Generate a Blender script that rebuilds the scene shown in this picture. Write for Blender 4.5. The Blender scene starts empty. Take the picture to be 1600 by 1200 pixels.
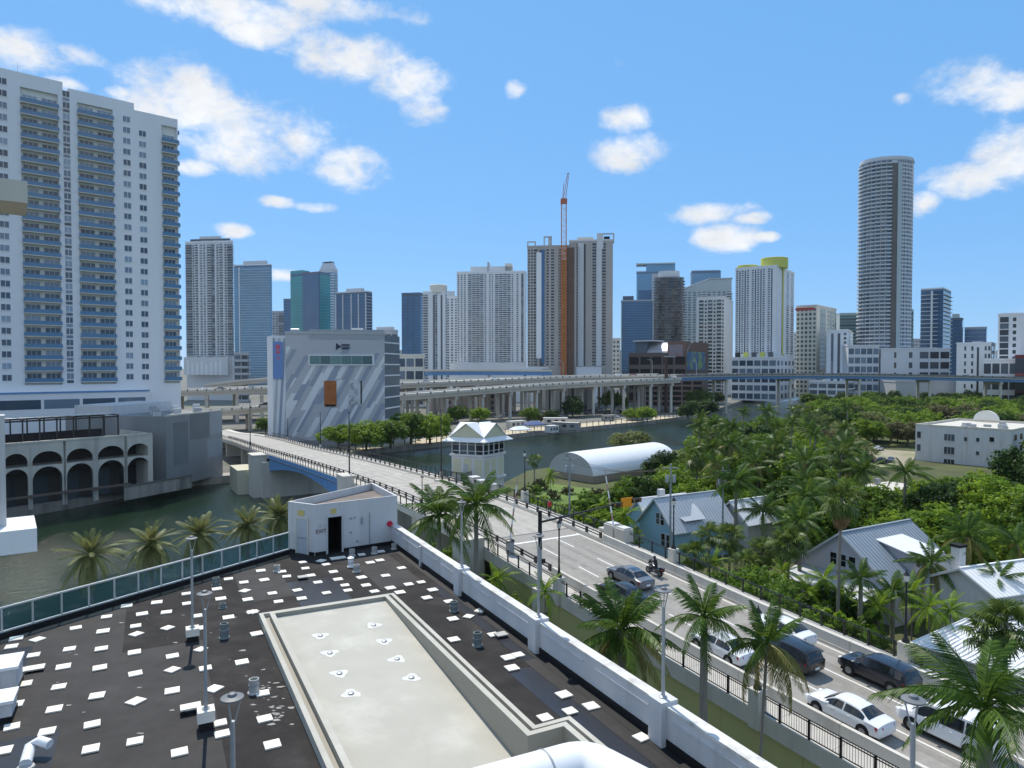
import bpy, bmesh, math, random
from math import sin, cos, pi, radians, sqrt, atan2, asin, atan
from mathutils import Vector, Matrix, Euler

scene = bpy.context.scene
col = scene.collection
rng = random.Random(7)

# ------------------------------------------------------------------ camera
FPX, CX, CY, HORIZON, CAMZ = 1100.0, 800.0, 600.0, 572.0, 29.0
PITCH = atan((CY - HORIZON) / FPX)
cam_data = bpy.data.cameras.new("camera")
cam_data.sensor_width = 36.0
cam_data.lens = FPX / 1600.0 * 36.0
cam_data.clip_start = 0.3
cam_data.clip_end = 20000.0
cam = bpy.data.objects.new("camera", cam_data)
col.objects.link(cam)
cam.location = (0, 0, CAMZ)
cam.rotation_euler = (pi / 2 - PITCH, 0, 0)
scene.camera = cam

# ------------------------------------------------------------------ sky, sun, exposure
SUN_EL = radians(56.0)
SUN_AZ = radians(-22.0)          # from +Y (view direction), negative = to the left
world = bpy.data.worlds.new("World")
scene.world = world
world.use_nodes = True
wn = world.node_tree
for n in list(wn.nodes):
    wn.nodes.remove(n)
wout = wn.nodes.new("ShaderNodeOutputWorld")
wbg = wn.nodes.new("ShaderNodeBackground")
wbg.inputs["Strength"].default_value = 0.15
sky = wn.nodes.new("ShaderNodeTexSky")
sky.sky_type = 'NISHITA'
sky.sun_disc = False
sky.sun_elevation = SUN_EL
sky.sun_rotation = SUN_AZ
sky.altitude = 0
sky.air_density = 0.9
sky.dust_density = 0.2
sky.ozone_density = 2.0
world.cycles.sampling_method = 'MANUAL'
world.cycles.sample_map_resolution = 512

def wm(op, a=None, b=None, c=None, clamp=False):
    n = wn.nodes.new("ShaderNodeMath")
    n.operation = op
    n.use_clamp = clamp
    for i, v in enumerate((a, b, c)):
        if v is None:
            continue
        if isinstance(v, (int, float)):
            n.inputs[i].default_value = v
        else:
            wn.links.new(v, n.inputs[i])
    return n.outputs[0]

def px_ray(px, py):
    x = (px - CX) / FPX
    v = -(py - CY) / FPX
    return (x, cos(PITCH) + v * sin(PITCH), -sin(PITCH) + v * cos(PITCH))

def P(px, py, z):
    """world point at height z seen at photo pixel (px, py)"""
    d = px_ray(px, py)
    t = (z - CAMZ) / d[2]
    return Vector((d[0] * t, d[1] * t, z))

def D(px, py, dist):
    """world point at distance y = dist seen at photo pixel (px, py)"""
    d = px_ray(px, py)
    t = dist / d[1]
    return Vector((d[0] * t, dist, CAMZ + d[2] * t))

wtc = wn.nodes.new("ShaderNodeTexCoord")
wsep = wn.nodes.new("ShaderNodeSeparateXYZ")
wn.links.new(wtc.outputs["Generated"], wsep.inputs[0])
w_az = wm('ARCTAN2', wsep.outputs[0], wsep.outputs[1])
w_el = wm('ARCSINE', wsep.outputs[2])
CLOUDS = [(40, 78, 66, 30), (118, 85, 38, 15), (285, 165, 88, 62), (385, 205, 105, 52), (462, 215, 48, 30),
          (300, 262, 34, 12), (360, 12, 120, 30), (520, 8, 105, 24), (405, 48, 48, 22), (540, 92, 84, 36),
          (635, 125, 58, 28), (660, 165, 30, 24), (546, 266, 50, 27), (435, 316, 22, 8), (495, 323, 30, 8),
          (362, 358, 26, 10), (805, 140, 15, 14), (978, 185, 32, 20), (992, 240, 50, 26), (1110, 332, 60, 15),
          (1172, 340, 32, 9), (1135, 370, 42, 20), (1196, 370, 20, 7), (1495, 132, 62, 30), (1575, 146, 62, 26),
          (1410, 155, 17, 10), (1575, 240, 62, 44), (1510, 278, 66, 24), (1445, 315, 22, 17), (445, 430, 30, 9),
          (100, 132, 30, 12), (186, 143, 20, 9), (1720, 250, 90, 50), (1700, 120, 70, 30), (-80, 60, 80, 40)]
field = None
for (cx, cy, rx, ry) in CLOUDS:
    d = Vector(px_ray(cx, cy)).normalized()
    a0, e0 = atan2(d.x, d.y), asin(d.z)
    dx = Vector(px_ray(cx + rx, cy)).normalized()
    dy = Vector(px_ray(cx, cy - ry)).normalized()
    sa = max(0.006, abs(atan2(dx.x, dx.y) - a0)) * 1.1
    se = max(0.005, abs(asin(dy.z) - e0)) * 1.1
    ua = wm('MULTIPLY', wm('SUBTRACT', w_az, a0), 1 / sa)
    ue = wm('MULTIPLY', wm('SUBTRACT', w_el, e0), 1 / se)
    r2 = wm('ADD', wm('MULTIPLY', ua, ua), wm('MULTIPLY', ue, ue))
    f = wm('SUBTRACT', 1.0, r2)
    field = f if field is None else wm('SMOOTH_MAX', field, f, 0.25)
field = wm('MAXIMUM', field, -1.6)
def wnoise(scale, detail, rough, dist=0.0, off=(0, 0, 0)):
    mp = wn.nodes.new("ShaderNodeMapping")
    mp.inputs["Location"].default_value = off
    mp.inputs["Scale"].default_value = (1, 1, 1.5)
    wn.links.new(wtc.outputs["Generated"], mp.inputs[0])
    n = wn.nodes.new("ShaderNodeTexNoise")
    n.inputs["Scale"].default_value = scale
    n.inputs["Detail"].default_value = detail
    n.inputs["Roughness"].default_value = rough
    n.inputs["Distortion"].default_value = dist
    wn.links.new(mp.outputs[0], n.inputs["Vector"])
    return n.outputs[0]
n_big = wnoise(9.0, 9.0, 0.58, 0.25)
n_fine = wnoise(26.0, 7.0, 0.6, 0.3, (3, 1, 2))
# scattered cumulus go on outside the frame; extra cover added to whiten fill light
n_cov = wnoise(3.0, 6.0, 0.55, 0.0, (5, 2, 9))
side = wm('MULTIPLY', wm('SUBTRACT', wm('ABSOLUTE', w_az), 0.72), 6.0, clamp=True)
wild = wm('SUBTRACT', wm('MULTIPLY', wm('SUBTRACT', n_cov, 0.50), 9.0), wm('MULTIPLY', wm('SUBTRACT', 1.0, side), 30.0))
field = wm('MAXIMUM', field, wild)
n_wisp = wnoise(75.0, 6.0, 0.62, 0.4, (1, 7, 4))
dens = wm('ADD', wm('ADD', wm('MULTIPLY', field, 0.85), wm('MULTIPLY', wm('SUBTRACT', n_big, 0.5), 3.2)),
          wm('ADD', wm('MULTIPLY', wm('SUBTRACT', n_fine, 0.5), 2.5), wm('MULTIPLY', wm('SUBTRACT', n_wisp, 0.5), 0.8)))
mr = wn.nodes.new("ShaderNodeMapRange")
mr.interpolation_type = 'SMOOTHSTEP'
mr.inputs["From Min"].default_value = -0.6
mr.inputs["From Max"].default_value = 1.2
wn.links.new(dens, mr.inputs["Value"])
cl_alpha = wm('MULTIPLY', mr.outputs[0], 0.93)
hz = wm('MULTIPLY', w_el, 22.0, clamp=True)
cl_alpha = wm('MULTIPLY', cl_alpha, hz)
tone = wn.nodes.new("ShaderNodeMapRange")
tone.inputs["From Min"].default_value = 0.3
tone.inputs["From Max"].default_value = 0.72
tone.inputs["To Min"].default_value = 0.86
tone.inputs["To Max"].default_value = 1.12
wn.links.new(wnoise(13.0, 6.0, 0.55, 0.2, (0, 0, 0.05)), tone.inputs["Value"])
CLOUD_RGB = (6.2, 6.25, 6.3)
ccol = wn.nodes.new("ShaderNodeVectorMath")
ccol.operation = 'SCALE'
ccol.inputs[0].default_value = CLOUD_RGB
wn.links.new(tone.outputs[0], ccol.inputs["Scale"])
cmix = wn.nodes.new("ShaderNodeMix")
cmix.data_type = 'RGBA'
wn.links.new(cl_alpha, cmix.inputs["Factor"])
# humid subtropical air: the deep Nishita blue is veiled towards a pale azure, evenly over the whole sky
veil = wn.nodes.new("ShaderNodeMix")
veil.data_type = 'RGBA'
veil.inputs["Factor"].default_value = 0.74
veil.inputs["B"].default_value = (0.95, 2.95, 6.0, 1)
wn.links.new(sky.outputs[0], veil.inputs["A"])
wn.links.new(veil.outputs["Result"], cmix.inputs["A"])
wn.links.new(ccol.outputs[0], cmix.inputs["B"])
wn.links.new(cmix.outputs["Result"], wbg.inputs["Color"])
wn.links.new(wbg.outputs[0], wout.inputs["Surface"])

sun_data = bpy.data.lights.new("sun", 'SUN')
sun_data.energy = 4.6
sun_data.angle = radians(0.5)
sun_data.color = (1.0, 0.93, 0.82)
sun = bpy.data.objects.new("sun", sun_data)
col.objects.link(sun)
sd = Vector((sin(SUN_AZ) * cos(SUN_EL), cos(SUN_AZ) * cos(SUN_EL), sin(SUN_EL)))
sun.rotation_euler = sd.to_track_quat('Z', 'Y').to_euler()
sun.location = (0, 0, 300)

vs = scene.view_settings
vs.view_transform = 'Standard'
vs.look = 'None'
vs.exposure = 0.05
vs.gamma = 1.0
vs.use_curve_mapping = False
scene.cycles.max_bounces = 5
scene.cycles.diffuse_bounces = 3
scene.cycles.glossy_bounces = 3
scene.cycles.transmission_bounces = 4
scene.cycles.transparent_max_bounces = 8
scene.cycles.caustics_reflective = False
scene.cycles.caustics_refractive = False
scene.cycles.use_denoising = True
# ------------------------------------------------------------------ materials
MATS = {}

def mat(name, rgb, rough=0.8, var=0.12, scale=1.0, spec=0.3, metal=0.0, bump=0.0, bscale=None,
        streak=False, island=0.0, second=None, sec_amt=0.0, sec_scale=0.3, coat=0.0, stretch=None):
    if name in MATS:
        return MATS[name]
    m = bpy.data.materials.new(name)
    m.use_nodes = True
    nt = m.node_tree
    bs = nt.nodes["Principled BSDF"]
    L = nt.links.new
    bs.inputs["Roughness"].default_value = rough
    bs.inputs["Metallic"].default_value = metal
    bs.inputs["Specular IOR Level"].default_value = spec
    if coat:
        bs.inputs["Coat Weight"].default_value = coat
        bs.inputs["Coat Roughness"].default_value = 0.05
    tc = nt.nodes.new("ShaderNodeTexCoord")
    vec = tc.outputs["Object"]
    mp = nt.nodes.new("ShaderNodeMapping")
    L(vec, mp.inputs[0])
    if stretch:
        mp.inputs["Scale"].default_value = stretch
    elif streak:
        mp.inputs["Scale"].default_value = (1.0, 1.0, 0.12)
    n1 = nt.nodes.new("ShaderNodeTexNoise")
    n1.inputs["Scale"].default_value = scale
    n1.inputs["Detail"].default_value = 8.0
    n1.inputs["Roughness"].default_value = 0.62
    L(mp.outputs[0], n1.inputs["Vector"])
    ramp = nt.nodes.new("ShaderNodeMapRange")
    ramp.inputs["From Min"].default_value = 0.25
    ramp.inputs["From Max"].default_value = 0.75
    ramp.inputs["To Min"].default_value = 1.0 - var
    ramp.inputs["To Max"].default_value = 1.0 + var
    L(n1.outputs[0], ramp.inputs["Value"])
    fac = ramp.outputs[0]
    if island:
        geo = nt.nodes.new("ShaderNodeNewGeometry")
        r2 = nt.nodes.new("ShaderNodeMapRange")
        r2.inputs["To Min"].default_value = 1.0 - island
        r2.inputs["To Max"].default_value = 1.0 + island
        L(geo.outputs["Random Per Island"], r2.inputs["Value"])
        mu = nt.nodes.new("ShaderNodeMath")
        mu.operation = 'MULTIPLY'
        L(fac, mu.inputs[0])
        L(r2.outputs[0], mu.inputs[1])
        fac = mu.outputs[0]
    base = None
    if second:
        mix = nt.nodes.new("ShaderNodeMix")
        mix.data_type = 'RGBA'
        mix.inputs["A"].default_value = (*rgb, 1)
        mix.inputs["B"].default_value = (*second, 1)
        n2 = nt.nodes.new("ShaderNodeTexNoise")
        n2.inputs["Scale"].default_value = sec_scale
        n2.inputs["Detail"].default_value = 6.0
        n2.inputs["Roughness"].default_value = 0.6
        L(mp.outputs[0], n2.inputs["Vector"])
        r3 = nt.nodes.new("ShaderNodeMapRange")
        r3.inputs["From Min"].default_value = 0.62 - sec_amt * 0.35
        r3.inputs["From Max"].default_value = 0.78 - sec_amt * 0.2
        L(n2.outputs[0], r3.inputs["Value"])
        L(r3.outputs[0], mix.inputs["Factor"])
        base = mix.outputs["Result"]
    sc = nt.nodes.new("ShaderNodeVectorMath")
    sc.operation = 'SCALE'
    if base is not None:
        L(base, sc.inputs[0])
    else:
        sc.inputs[0].default_value = rgb
    L(fac, sc.inputs["Scale"])
    L(sc.outputs[0], bs.inputs["Base Color"])
    if bump:
        nb = nt.nodes.new("ShaderNodeTexNoise")
        nb.inputs["Scale"].default_value = bscale or scale * 6
        nb.inputs["Detail"].default_value = 4.0
        L(vec, nb.inputs["Vector"])
        bp = nt.nodes.new("ShaderNodeBump")
        bp.inputs["Strength"].default_value = bump
        bp.inputs["Distance"].default_value = 0.05
        L(nb.outputs[0], bp.inputs["Height"])
        L(bp.outputs[0], bs.inputs["Normal"])
    MATS[name] = m
    return m

def glass_mat(name, dark, light, rough=0.08, spec=0.6, share=0.5, metal=0.0):
    """window panes seen from outside: each pane a little different (blinds, curtains, dark rooms)"""
    if name in MATS:
        return MATS[name]
    m = bpy.data.materials.new(name)
    m.use_nodes = True
    nt = m.node_tree
    bs = nt.nodes["Principled BSDF"]
    bs.inputs["Roughness"].default_value = rough
    bs.inputs["Specular IOR Level"].default_value = spec
    bs.inputs["Metallic"].default_value = metal
    geo = nt.nodes.new("ShaderNodeNewGeometry")
    oi = nt.nodes.new("ShaderNodeObjectInfo")
    ad = nt.nodes.new("ShaderNodeMath")
    ad.operation = 'ADD'
    nt.links.new(geo.outputs["Random Per Island"], ad.inputs[0])
    nt.links.new(oi.outputs["Random"], ad.inputs[1])
    fr = nt.nodes.new("ShaderNodeMath")
    fr.operation = 'FRACT'
    nt.links.new(ad.outputs[0], fr.inputs[0])
    cr = nt.nodes.new("ShaderNodeValToRGB")
    cr.color_ramp.elements[0].position = 0.0
    cr.color_ramp.elements[0].color = (*dark, 1)
    cr.color_ramp.elements[1].position = 1.0
    cr.color_ramp.elements[1].color = (*light, 1)
    e = cr.color_ramp.elements.new(share)
    e.color = tuple(a * 0.75 + b * 0.25 for a, b in zip((*dark, 1), (*light, 1)))
    nt.links.new(fr.outputs[0], cr.inputs[0])
    nt.links.new(cr.outputs[0], bs.inputs["Base Color"])
    MATS[name] = m
    return m

def leaf_mat(name, c0, c1, trans=0.3, rough=0.5):
    if name in MATS:
        return MATS[name]
    m = bpy.data.materials.new(name)
    m.use_nodes = True
    nt = m.node_tree
    bs = nt.nodes["Principled BSDF"]
    bs.inputs["Roughness"].default_value = rough
    bs.inputs["Specular IOR Level"].default_value = 0.16
    geo = nt.nodes.new("ShaderNodeNewGeometry")
    oi = nt.nodes.new("ShaderNodeObjectInfo")
    at = nt.nodes.new("ShaderNodeAttribute")
    at.attribute_name = "tone"
    a1 = nt.nodes.new("ShaderNodeMath")
    a1.operation = 'MULTIPLY_ADD'
    nt.links.new(geo.outputs["Random Per Island"], a1.inputs[0])
    a1.inputs[1].default_value = 0.4
    nt.links.new(at.outputs["Fac"], a1.inputs[2])
    a2 = nt.nodes.new("ShaderNodeMath")
    a2.operation = 'MULTIPLY_ADD'
    nt.links.new(oi.outputs["Random"], a2.inputs[0])
    a2.inputs[1].default_value = 0.45
    nt.links.new(a1.outputs[0], a2.inputs[2])
    mr_ = nt.nodes.new("ShaderNodeMapRange")
    mr_.inputs["From Min"].default_value = 0.1
    mr_.inputs["From Max"].default_value = 1.5
    nt.links.new(a2.outputs[0], mr_.inputs["Value"])
    mix = nt.nodes.new("ShaderNodeMix")
    mix.data_type = 'RGBA'
    mix.inputs["A"].default_value = (*c0, 1)
    mix.inputs["B"].default_value = (*c1, 1)
    nt.links.new(mr_.outputs[0], mix.inputs["Factor"])
    nt.links.new(mix.outputs["Result"], bs.inputs["Base Color"])
    tr = nt.nodes.new("ShaderNodeBsdfTranslucent")
    hs = nt.nodes.new("ShaderNodeHueSaturation")
    hs.inputs["Value"].default_value = 1.5
    hs.inputs["Hue"].default_value = 0.48
    nt.links.new(mix.outputs["Result"], hs.inputs["Color"])
    nt.links.new(hs.outputs[0], tr.inputs["Color"])
    ms = nt.nodes.new("ShaderNodeMixShader")
    ms.inputs[0].default_value = trans
    nt.links.new(bs.outputs[0], ms.inputs[1])
    nt.links.new(tr.outputs[0], ms.inputs[2])
    nt.links.new(ms.outputs[0], nt.nodes["Material Output"].inputs["Surface"])
    MATS[name] = m
    return m

def tinted_glass(name, rgb, alpha_mix=0.55):
    if name in MATS:
        return MATS[name]
    m = bpy.data.materials.new(name)
    m.use_nodes = True
    nt = m.node_tree
    bs = nt.nodes["Principled BSDF"]
    bs.inputs["Base Color"].default_value = (*rgb, 1)
    bs.inputs["Roughness"].default_value = 0.03
    bs.inputs["Specular IOR Level"].default_value = 0.6
    tp = nt.nodes.new("ShaderNodeBsdfTransparent")
    tp.inputs[0].default_value = (rgb[0] * 2 + .62, rgb[1] * 2 + .60, rgb[2] * 1.5 + .64, 1)
    ms = nt.nodes.new("ShaderNodeMixShader")
    ms.inputs[0].default_value = alpha_mix
    nt.links.new(bs.outputs[0], ms.inputs[1])
    nt.links.new(tp.outputs[0], ms.inputs[2])
    nt.links.new(ms.outputs[0], nt.nodes["Material Output"].inputs["Surface"])
    MATS[name] = m
    return m

def water_mat(name, rgb, wave=0.35):
    m = bpy.data.materials.new(name)
    m.use_nodes = True
    nt = m.node_tree
    bs = nt.nodes["Principled BSDF"]
    bs.inputs["Base Color"].default_value = (*rgb, 1)
    bs.inputs["Roughness"].default_value = 0.10
    bs.inputs["Specular IOR Level"].default_value = 0.5
    tc = nt.nodes.new("ShaderNodeTexCoord")
    mp = nt.nodes.new("ShaderNodeMapping")
    mp.inputs["Rotation"].default_value = (0, 0, 0.6)
    mp.inputs["Scale"].default_value = (1.0, 0.55, 1)
    nt.links.new(tc.outputs["Object"], mp.inputs[0])
    n1 = nt.nodes.new("ShaderNodeTexNoise")
    n1.inputs["Scale"].default_value = 1.5
    n1.inputs["Detail"].default_value = 7
    n1.inputs["Roughness"].default_value = 0.6
    nt.links.new(mp.outputs[0], n1.inputs["Vector"])
    n2 = nt.nodes.new("ShaderNodeTexNoise")
    n2.inputs["Scale"].default_value = 0.035
    n2.inputs["Detail"].default_value = 3
    nt.links.new(mp.outputs[0], n2.inputs["Vector"])
    mr_ = nt.nodes.new("ShaderNodeMapRange")
    mr_.inputs["From Min"].default_value = 0.35
    mr_.inputs["From Max"].default_value = 0.65
    mr_.inputs["To Min"].default_value = wave * 0.35
    mr_.inputs["To Max"].default_value = wave
    nt.links.new(n2.outputs[0], mr_.inputs["Value"])
    bp = nt.nodes.new("ShaderNodeBump")
    bp.inputs["Distance"].default_value = 0.6
    nt.links.new(mr_.outputs[0], bp.inputs["Strength"])
    nt.links.new(n1.outputs[0], bp.inputs["Height"])
    nt.links.new(bp.outputs[0], bs.inputs["Normal"])
    MATS[name] = m
    return m

def band_mat(name, stops, rough=0.8):
    """colour by height above the object's origin (clothing of a small figure)"""
    m = bpy.data.materials.new(name)
    m.use_nodes = True
    nt = m.node_tree
    bs = nt.nodes["Principled BSDF"]
    bs.inputs["Roughness"].default_value = rough
    tc = nt.nodes.new("ShaderNodeTexCoord")
    sp = nt.nodes.new("ShaderNodeSeparateXYZ")
    nt.links.new(tc.outputs["Object"], sp.inputs[0])
    dv = nt.nodes.new("ShaderNodeMath")
    dv.operation = 'DIVIDE'
    nt.links.new(sp.outputs[2], dv.inputs[0])
    dv.inputs[1].default_value = 2.0
    cr = nt.nodes.new("ShaderNodeValToRGB")
    cr.color_ramp.interpolation = 'CONSTANT'
    els = cr.color_ramp.elements
    els[0].position = 0.0
    els[0].color = (*stops[0][1], 1)
    els[1].position = stops[1][0] / 2.0
    els[1].color = (*stops[1][1], 1)
    for z, c in stops[2:]:
        e = els.new(z / 2.0)
        e.color = (*c, 1)
    nt.links.new(dv.outputs[0], cr.inputs[0])
    nt.links.new(cr.outputs[0], bs.inputs["Base Color"])
    return m

# ------------------------------------------------------------------ mesh helpers
WLOC = {}

def vadd(a, b):
    return (a[0] + b[0], a[1] + b[1], a[2] + b[2])

class MB:
    def __init__(self):
        self.v, self.f, self.m, self.t = [], [], [], []
        self.tone = None

    def add(self, verts, faces, mi=0):
        o = len(self.v)
        self.v.extend(tuple(p) for p in verts)
        self.f.extend(tuple(i + o for i in f) for f in faces)
        self.m.extend([mi] * len(faces))
        return self

    def box(self, c, s, rz=0.0, mi=0):
        """c = centre of the base, s = full sizes"""
        hx, hy, h = s[0] / 2, s[1] / 2, s[2]
        ca, sa = cos(rz), sin(rz)
        vs_ = []
        for z in (0, h):
            for (x, y) in ((-hx, -hy), (hx, -hy), (hx, hy), (-hx, hy)):
                vs_.append((c[0] + x * ca - y * sa, c[1] + x * sa + y * ca, c[2] + z))
        return self.add(vs_, [(3, 2, 1, 0), (4, 5, 6, 7), (0, 1, 5, 4), (1, 2, 6, 5), (2, 3, 7, 6), (3, 0, 4, 7)], mi)

    def hexa(self, v8, mi=0):
        return self.add(v8, [(3, 2, 1, 0), (4, 5, 6, 7), (0, 1, 5, 4), (1, 2, 6, 5), (2, 3, 7, 6), (3, 0, 4, 7)], mi)

    def prism(self, poly, z0, z1, mi=0, cap=True):
        n = len(poly)
        vs_ = [(p[0], p[1], z0) for p in poly] + [(p[0], p[1], z1) for p in poly]
        fs = [(i, (i + 1) % n, n + (i + 1) % n, n + i) for i in range(n)]
        if cap:
            fs.append(tuple(range(n, 2 * n)))
            fs.append(tuple(range(n - 1, -1, -1)))
        return self.add(vs_, fs, mi)

    def quad(self, a, b, c, d, mi=0):
        return self.add([a, b, c, d], [(0, 1, 2, 3)], mi)

    def bar(self, p0, p1, w, h, mi=0):
        """rectangular bar between two points; w sideways, h upwards (centred)"""
        p0, p1 = Vector(p0), Vector(p1)
        d = (p1 - p0)
        if d.length < 1e-6:
            return self
        d.normalize()
        up = Vector((0, 0, 1))
        if abs(d.z) > 0.98:
            up = Vector((0, 1, 0))
        s = d.cross(up).normalized()
        u = s.cross(d).normalized()
        vs_ = []
        for p in (p0, p1):
            for (a, b) in ((-1, -1), (1, -1), (1, 1), (-1, 1)):
                vs_.append(p + s * (a * w / 2) + u * (b * h / 2))
        return self.add(vs_, [(0, 1, 2, 3), (7, 6, 5, 4), (0, 4, 5, 1), (1, 5, 6, 2), (2, 6, 7, 3), (3, 7, 4, 0)], mi)

    def path(self, pts, rad, n=8, mi=0, cap=True):
        pts = [Vector(p) for p in pts]
        if isinstance(rad, (int, float)):
            rad = [rad] * len(pts)
        rings = []
        prev_s = None
        for i, p in enumerate(pts):
            d = (pts[min(i + 1, len(pts) - 1)] - pts[max(i - 1, 0)])
            d.normalize()
            ref = Vector((0, 0, 1)) if abs(d.z) < 0.95 else Vector((0, 1, 0))
            s = d.cross(ref).normalized() if prev_s is None else (prev_s - d * prev_s.dot(d)).normalized()
            prev_s = s
            u = s.cross(d)
            rings.append([p + (s * cos(2 * pi * k / n) + u * sin(2 * pi * k / n)) * rad[i] for k in range(n)])
        vs_ = [q for r in rings for q in r]
        fs = []
        for i in range(len(pts) - 1):
            for k in range(n):
                a, b = i * n + k, i * n + (k + 1) % n
                fs.append((a, b, b + n, a + n))
        if cap:
            fs.append(tuple(range(n - 1, -1, -1)))
            fs.append(tuple(range((len(pts) - 1) * n, len(pts) * n)))
        return self.add(vs_, fs, mi)

    def tube(self, p0, p1, r0, r1=None, n=8, mi=0):
        return self.path([p0, p1], [r0, r0 if r1 is None else r1], n, mi)

    def lathe(self, c, prof, n=14, mi=0):
        vs_, fs = [], []
        for (r, z) in prof:
            for k in range(n):
                vs_.append((c[0] + r * cos(2 * pi * k / n), c[1] + r * sin(2 * pi * k / n), c[2] + z))
        for i in range(len(prof) - 1):
            for k in range(n):
                a, b = i * n + k, i * n + (k + 1) % n
                fs.append((a, b, b + n, a + n))
        fs.append(tuple(range(n - 1, -1, -1)))
        fs.append(tuple(range((len(prof) - 1) * n, len(prof) * n)))
        return self.add(vs_, fs, mi)

    def ribbon(self, left, right, mi=0):
        n = len(left)
        return self.add(list(left) + list(right), [(i, n + i, n + i + 1, i + 1) for i in range(n - 1)], mi)

    def build(self, name, mats, parent=None, smooth=False, local=False, loc=None):
        me = bpy.data.meshes.new(name)
        base = Vector((0, 0, 0))
        if not local:
            if parent is not None:
                base = WLOC[parent.name]
            elif self.v:
                xs = [p[0] for p in self.v]; ys = [p[1] for p in self.v]; zs = [p[2] for p in self.v]
                base = Vector(((min(xs) + max(xs)) / 2, (min(ys) + max(ys)) / 2, min(zs)))
        me.from_pydata([(p[0] - base.x, p[1] - base.y, p[2] - base.z) for p in self.v], [], self.f)
        if not isinstance(mats, (list, tuple)):
            mats = [mats]
        for m in mats:
            me.materials.append(m)
        if len(mats) > 1:
            me.polygons.foreach_set("material_index", self.m)
        if smooth:
            me.polygons.foreach_set("use_smooth", [True] * len(me.polygons))
        if smooth != "all":
            me.set_sharp_from_angle(angle=radians(38))
        if self.tone is not None:
            at = me.attributes.new("tone", 'FLOAT', 'FACE')
            at.data.foreach_set("value", self.tone)
        me.update()
        o = bpy.data.objects.new(name, me)
        col.objects.link(o)
        if parent is not None:
            o.parent = parent
            WLOC[o.name] = WLOC.get(parent.name, Vector((0, 0, 0))).copy()
        else:
            o.location = base if loc is None else loc
            WLOC[o.name] = Vector(o.location)
        return o

def tag(o, label=None, cat=None, group=None, kind=None):
    if label:
        o["label"] = label
    if cat:
        o["category"] = cat
    if group:
        o["group"] = group
    if kind:
        o["kind"] = kind
    return o

def thing(name, loc, label, cat, group=None, rz=0.0):
    o = bpy.data.objects.new(name, None)
    o.empty_display_size = 0.5
    col.objects.link(o)
    o.location = loc
    o.rotation_euler = (0, 0, rz)
    WLOC[o.name] = Vector(loc)
    return tag(o, label, cat, group)

def stuffpart(o):
    o["kind"] = "stuff"
    return o

def inst(mesh, name, parent, loc=(0, 0, 0), rot=(0, 0, 0), scale=(1, 1, 1)):
    o = bpy.data.objects.new(name, mesh)
    col.objects.link(o)
    o.parent = parent
    o.location = loc
    o.rotation_euler = rot
    o.scale = scale
    return o

KIDS = {}
def kids(o):
    return list(o.children)

def copy_tree(o, parent=None, children_of=None):
    c = o.copy()
    col.objects.link(c)
    c.parent = parent
    for ch in (children_of[o.name] if children_of and o.name in children_of else o.children):
        copy_tree(ch, c)
    return c

def mesh_of(mb, name, mats, smooth=False):
    """mesh data only"""
    o = mb.build(name, mats, local=True, smooth=smooth)
    me = o.data
    bpy.data.objects.remove(o)
    return me

# road coordinates: s runs along the bridge away from the camera, t across it to the right
UX, UY = -0.5145, 0.8575
VX, VY = 0.8575, 0.5145
PROFILE = [(-60, 6.2), (-20, 7.0), (0, 7.6), (20, 8.2), (34, 8.9), (50, 10.0), (66, 10.95), (84, 11.45), (100, 11.35),
           (120, 10.85), (145, 10.0), (175, 8.8), (205, 8.0), (240, 6.4), (280, 4.0), (320, 3.2), (420, 3.0)]
def RZ(s):
    pr = PROFILE
    if s <= pr[0][0]:
        return pr[0][1]
    for i in range(len(pr) - 1):
        if s <= pr[i + 1][0]:
            x0, y0 = pr[i]; x1, y1 = pr[i + 1]
            m0 = (y1 - pr[i - 1][1]) / (x1 - pr[i - 1][0]) if i > 0 else (y1 - y0) / (x1 - x0)
            m1 = (pr[i + 2][1] - y0) / (pr[i + 2][0] - x0) if i + 2 < len(pr) else (y1 - y0) / (x1 - x0)
            h = x1 - x0
            u = (s - x0) / h
            return ((2 * u**3 - 3 * u**2 + 1) * y0 + (u**3 - 2 * u**2 + u) * h * m0 +
                    (-2 * u**3 + 3 * u**2) * y1 + (u**3 - u**2) * h * m1)
    return pr[-1][1]
def RT(s, t, dz=0.0):
    return (VX * t + UX * s, VY * t + UY * s, RZ(s) + dz)
def st_of(x, y):
    return (UX * x + UY * y, VX * x + VY * y)
ROAD_RZ = atan2(UY, UX)
def s_at_px(px, t):
    a = (px - CX) / FPX
    y = t / (VX * a + VY)
    x = a * y
    return UX * x + UY * y

# ------------------------------------------------------------------ material set
M_white = mat("white_stucco", (0.57, 0.57, 0.575), 0.75, 0.09, 0.5, streak=True, second=(0.44, 0.435, 0.42), sec_amt=0.22, sec_scale=0.9, bump=0.08, bscale=3.0)
M_concrete = mat("concrete", (0.42, 0.40, 0.36), 0.85, 0.12, 0.8, second=(0.30, 0.285, 0.255), sec_amt=0.3, sec_scale=0.35, bump=0.15)
M_concrete_lt = mat("pale_concrete", (0.56, 0.53, 0.47), 0.85, 0.1, 0.7, second=(0.42, 0.39, 0.34), sec_amt=0.3, sec_scale=0.4, streak=True)
M_bridge_road = mat("bridge_pavement", (0.385, 0.365, 0.33), 0.85, 0.1, 1.6, second=(0.32, 0.305, 0.275), sec_amt=0.35, sec_scale=0.16, bump=0.1)
M_asphalt = mat("asphalt", (0.285, 0.27, 0.246), 0.88, 0.14, 2.2, second=(0.22, 0.21, 0.19), sec_amt=0.35, sec_scale=0.18, bump=0.15)
M_sidewalk = mat("sidewalk_concrete", (0.46, 0.44, 0.40), 0.85, 0.1, 0.9)
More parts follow.
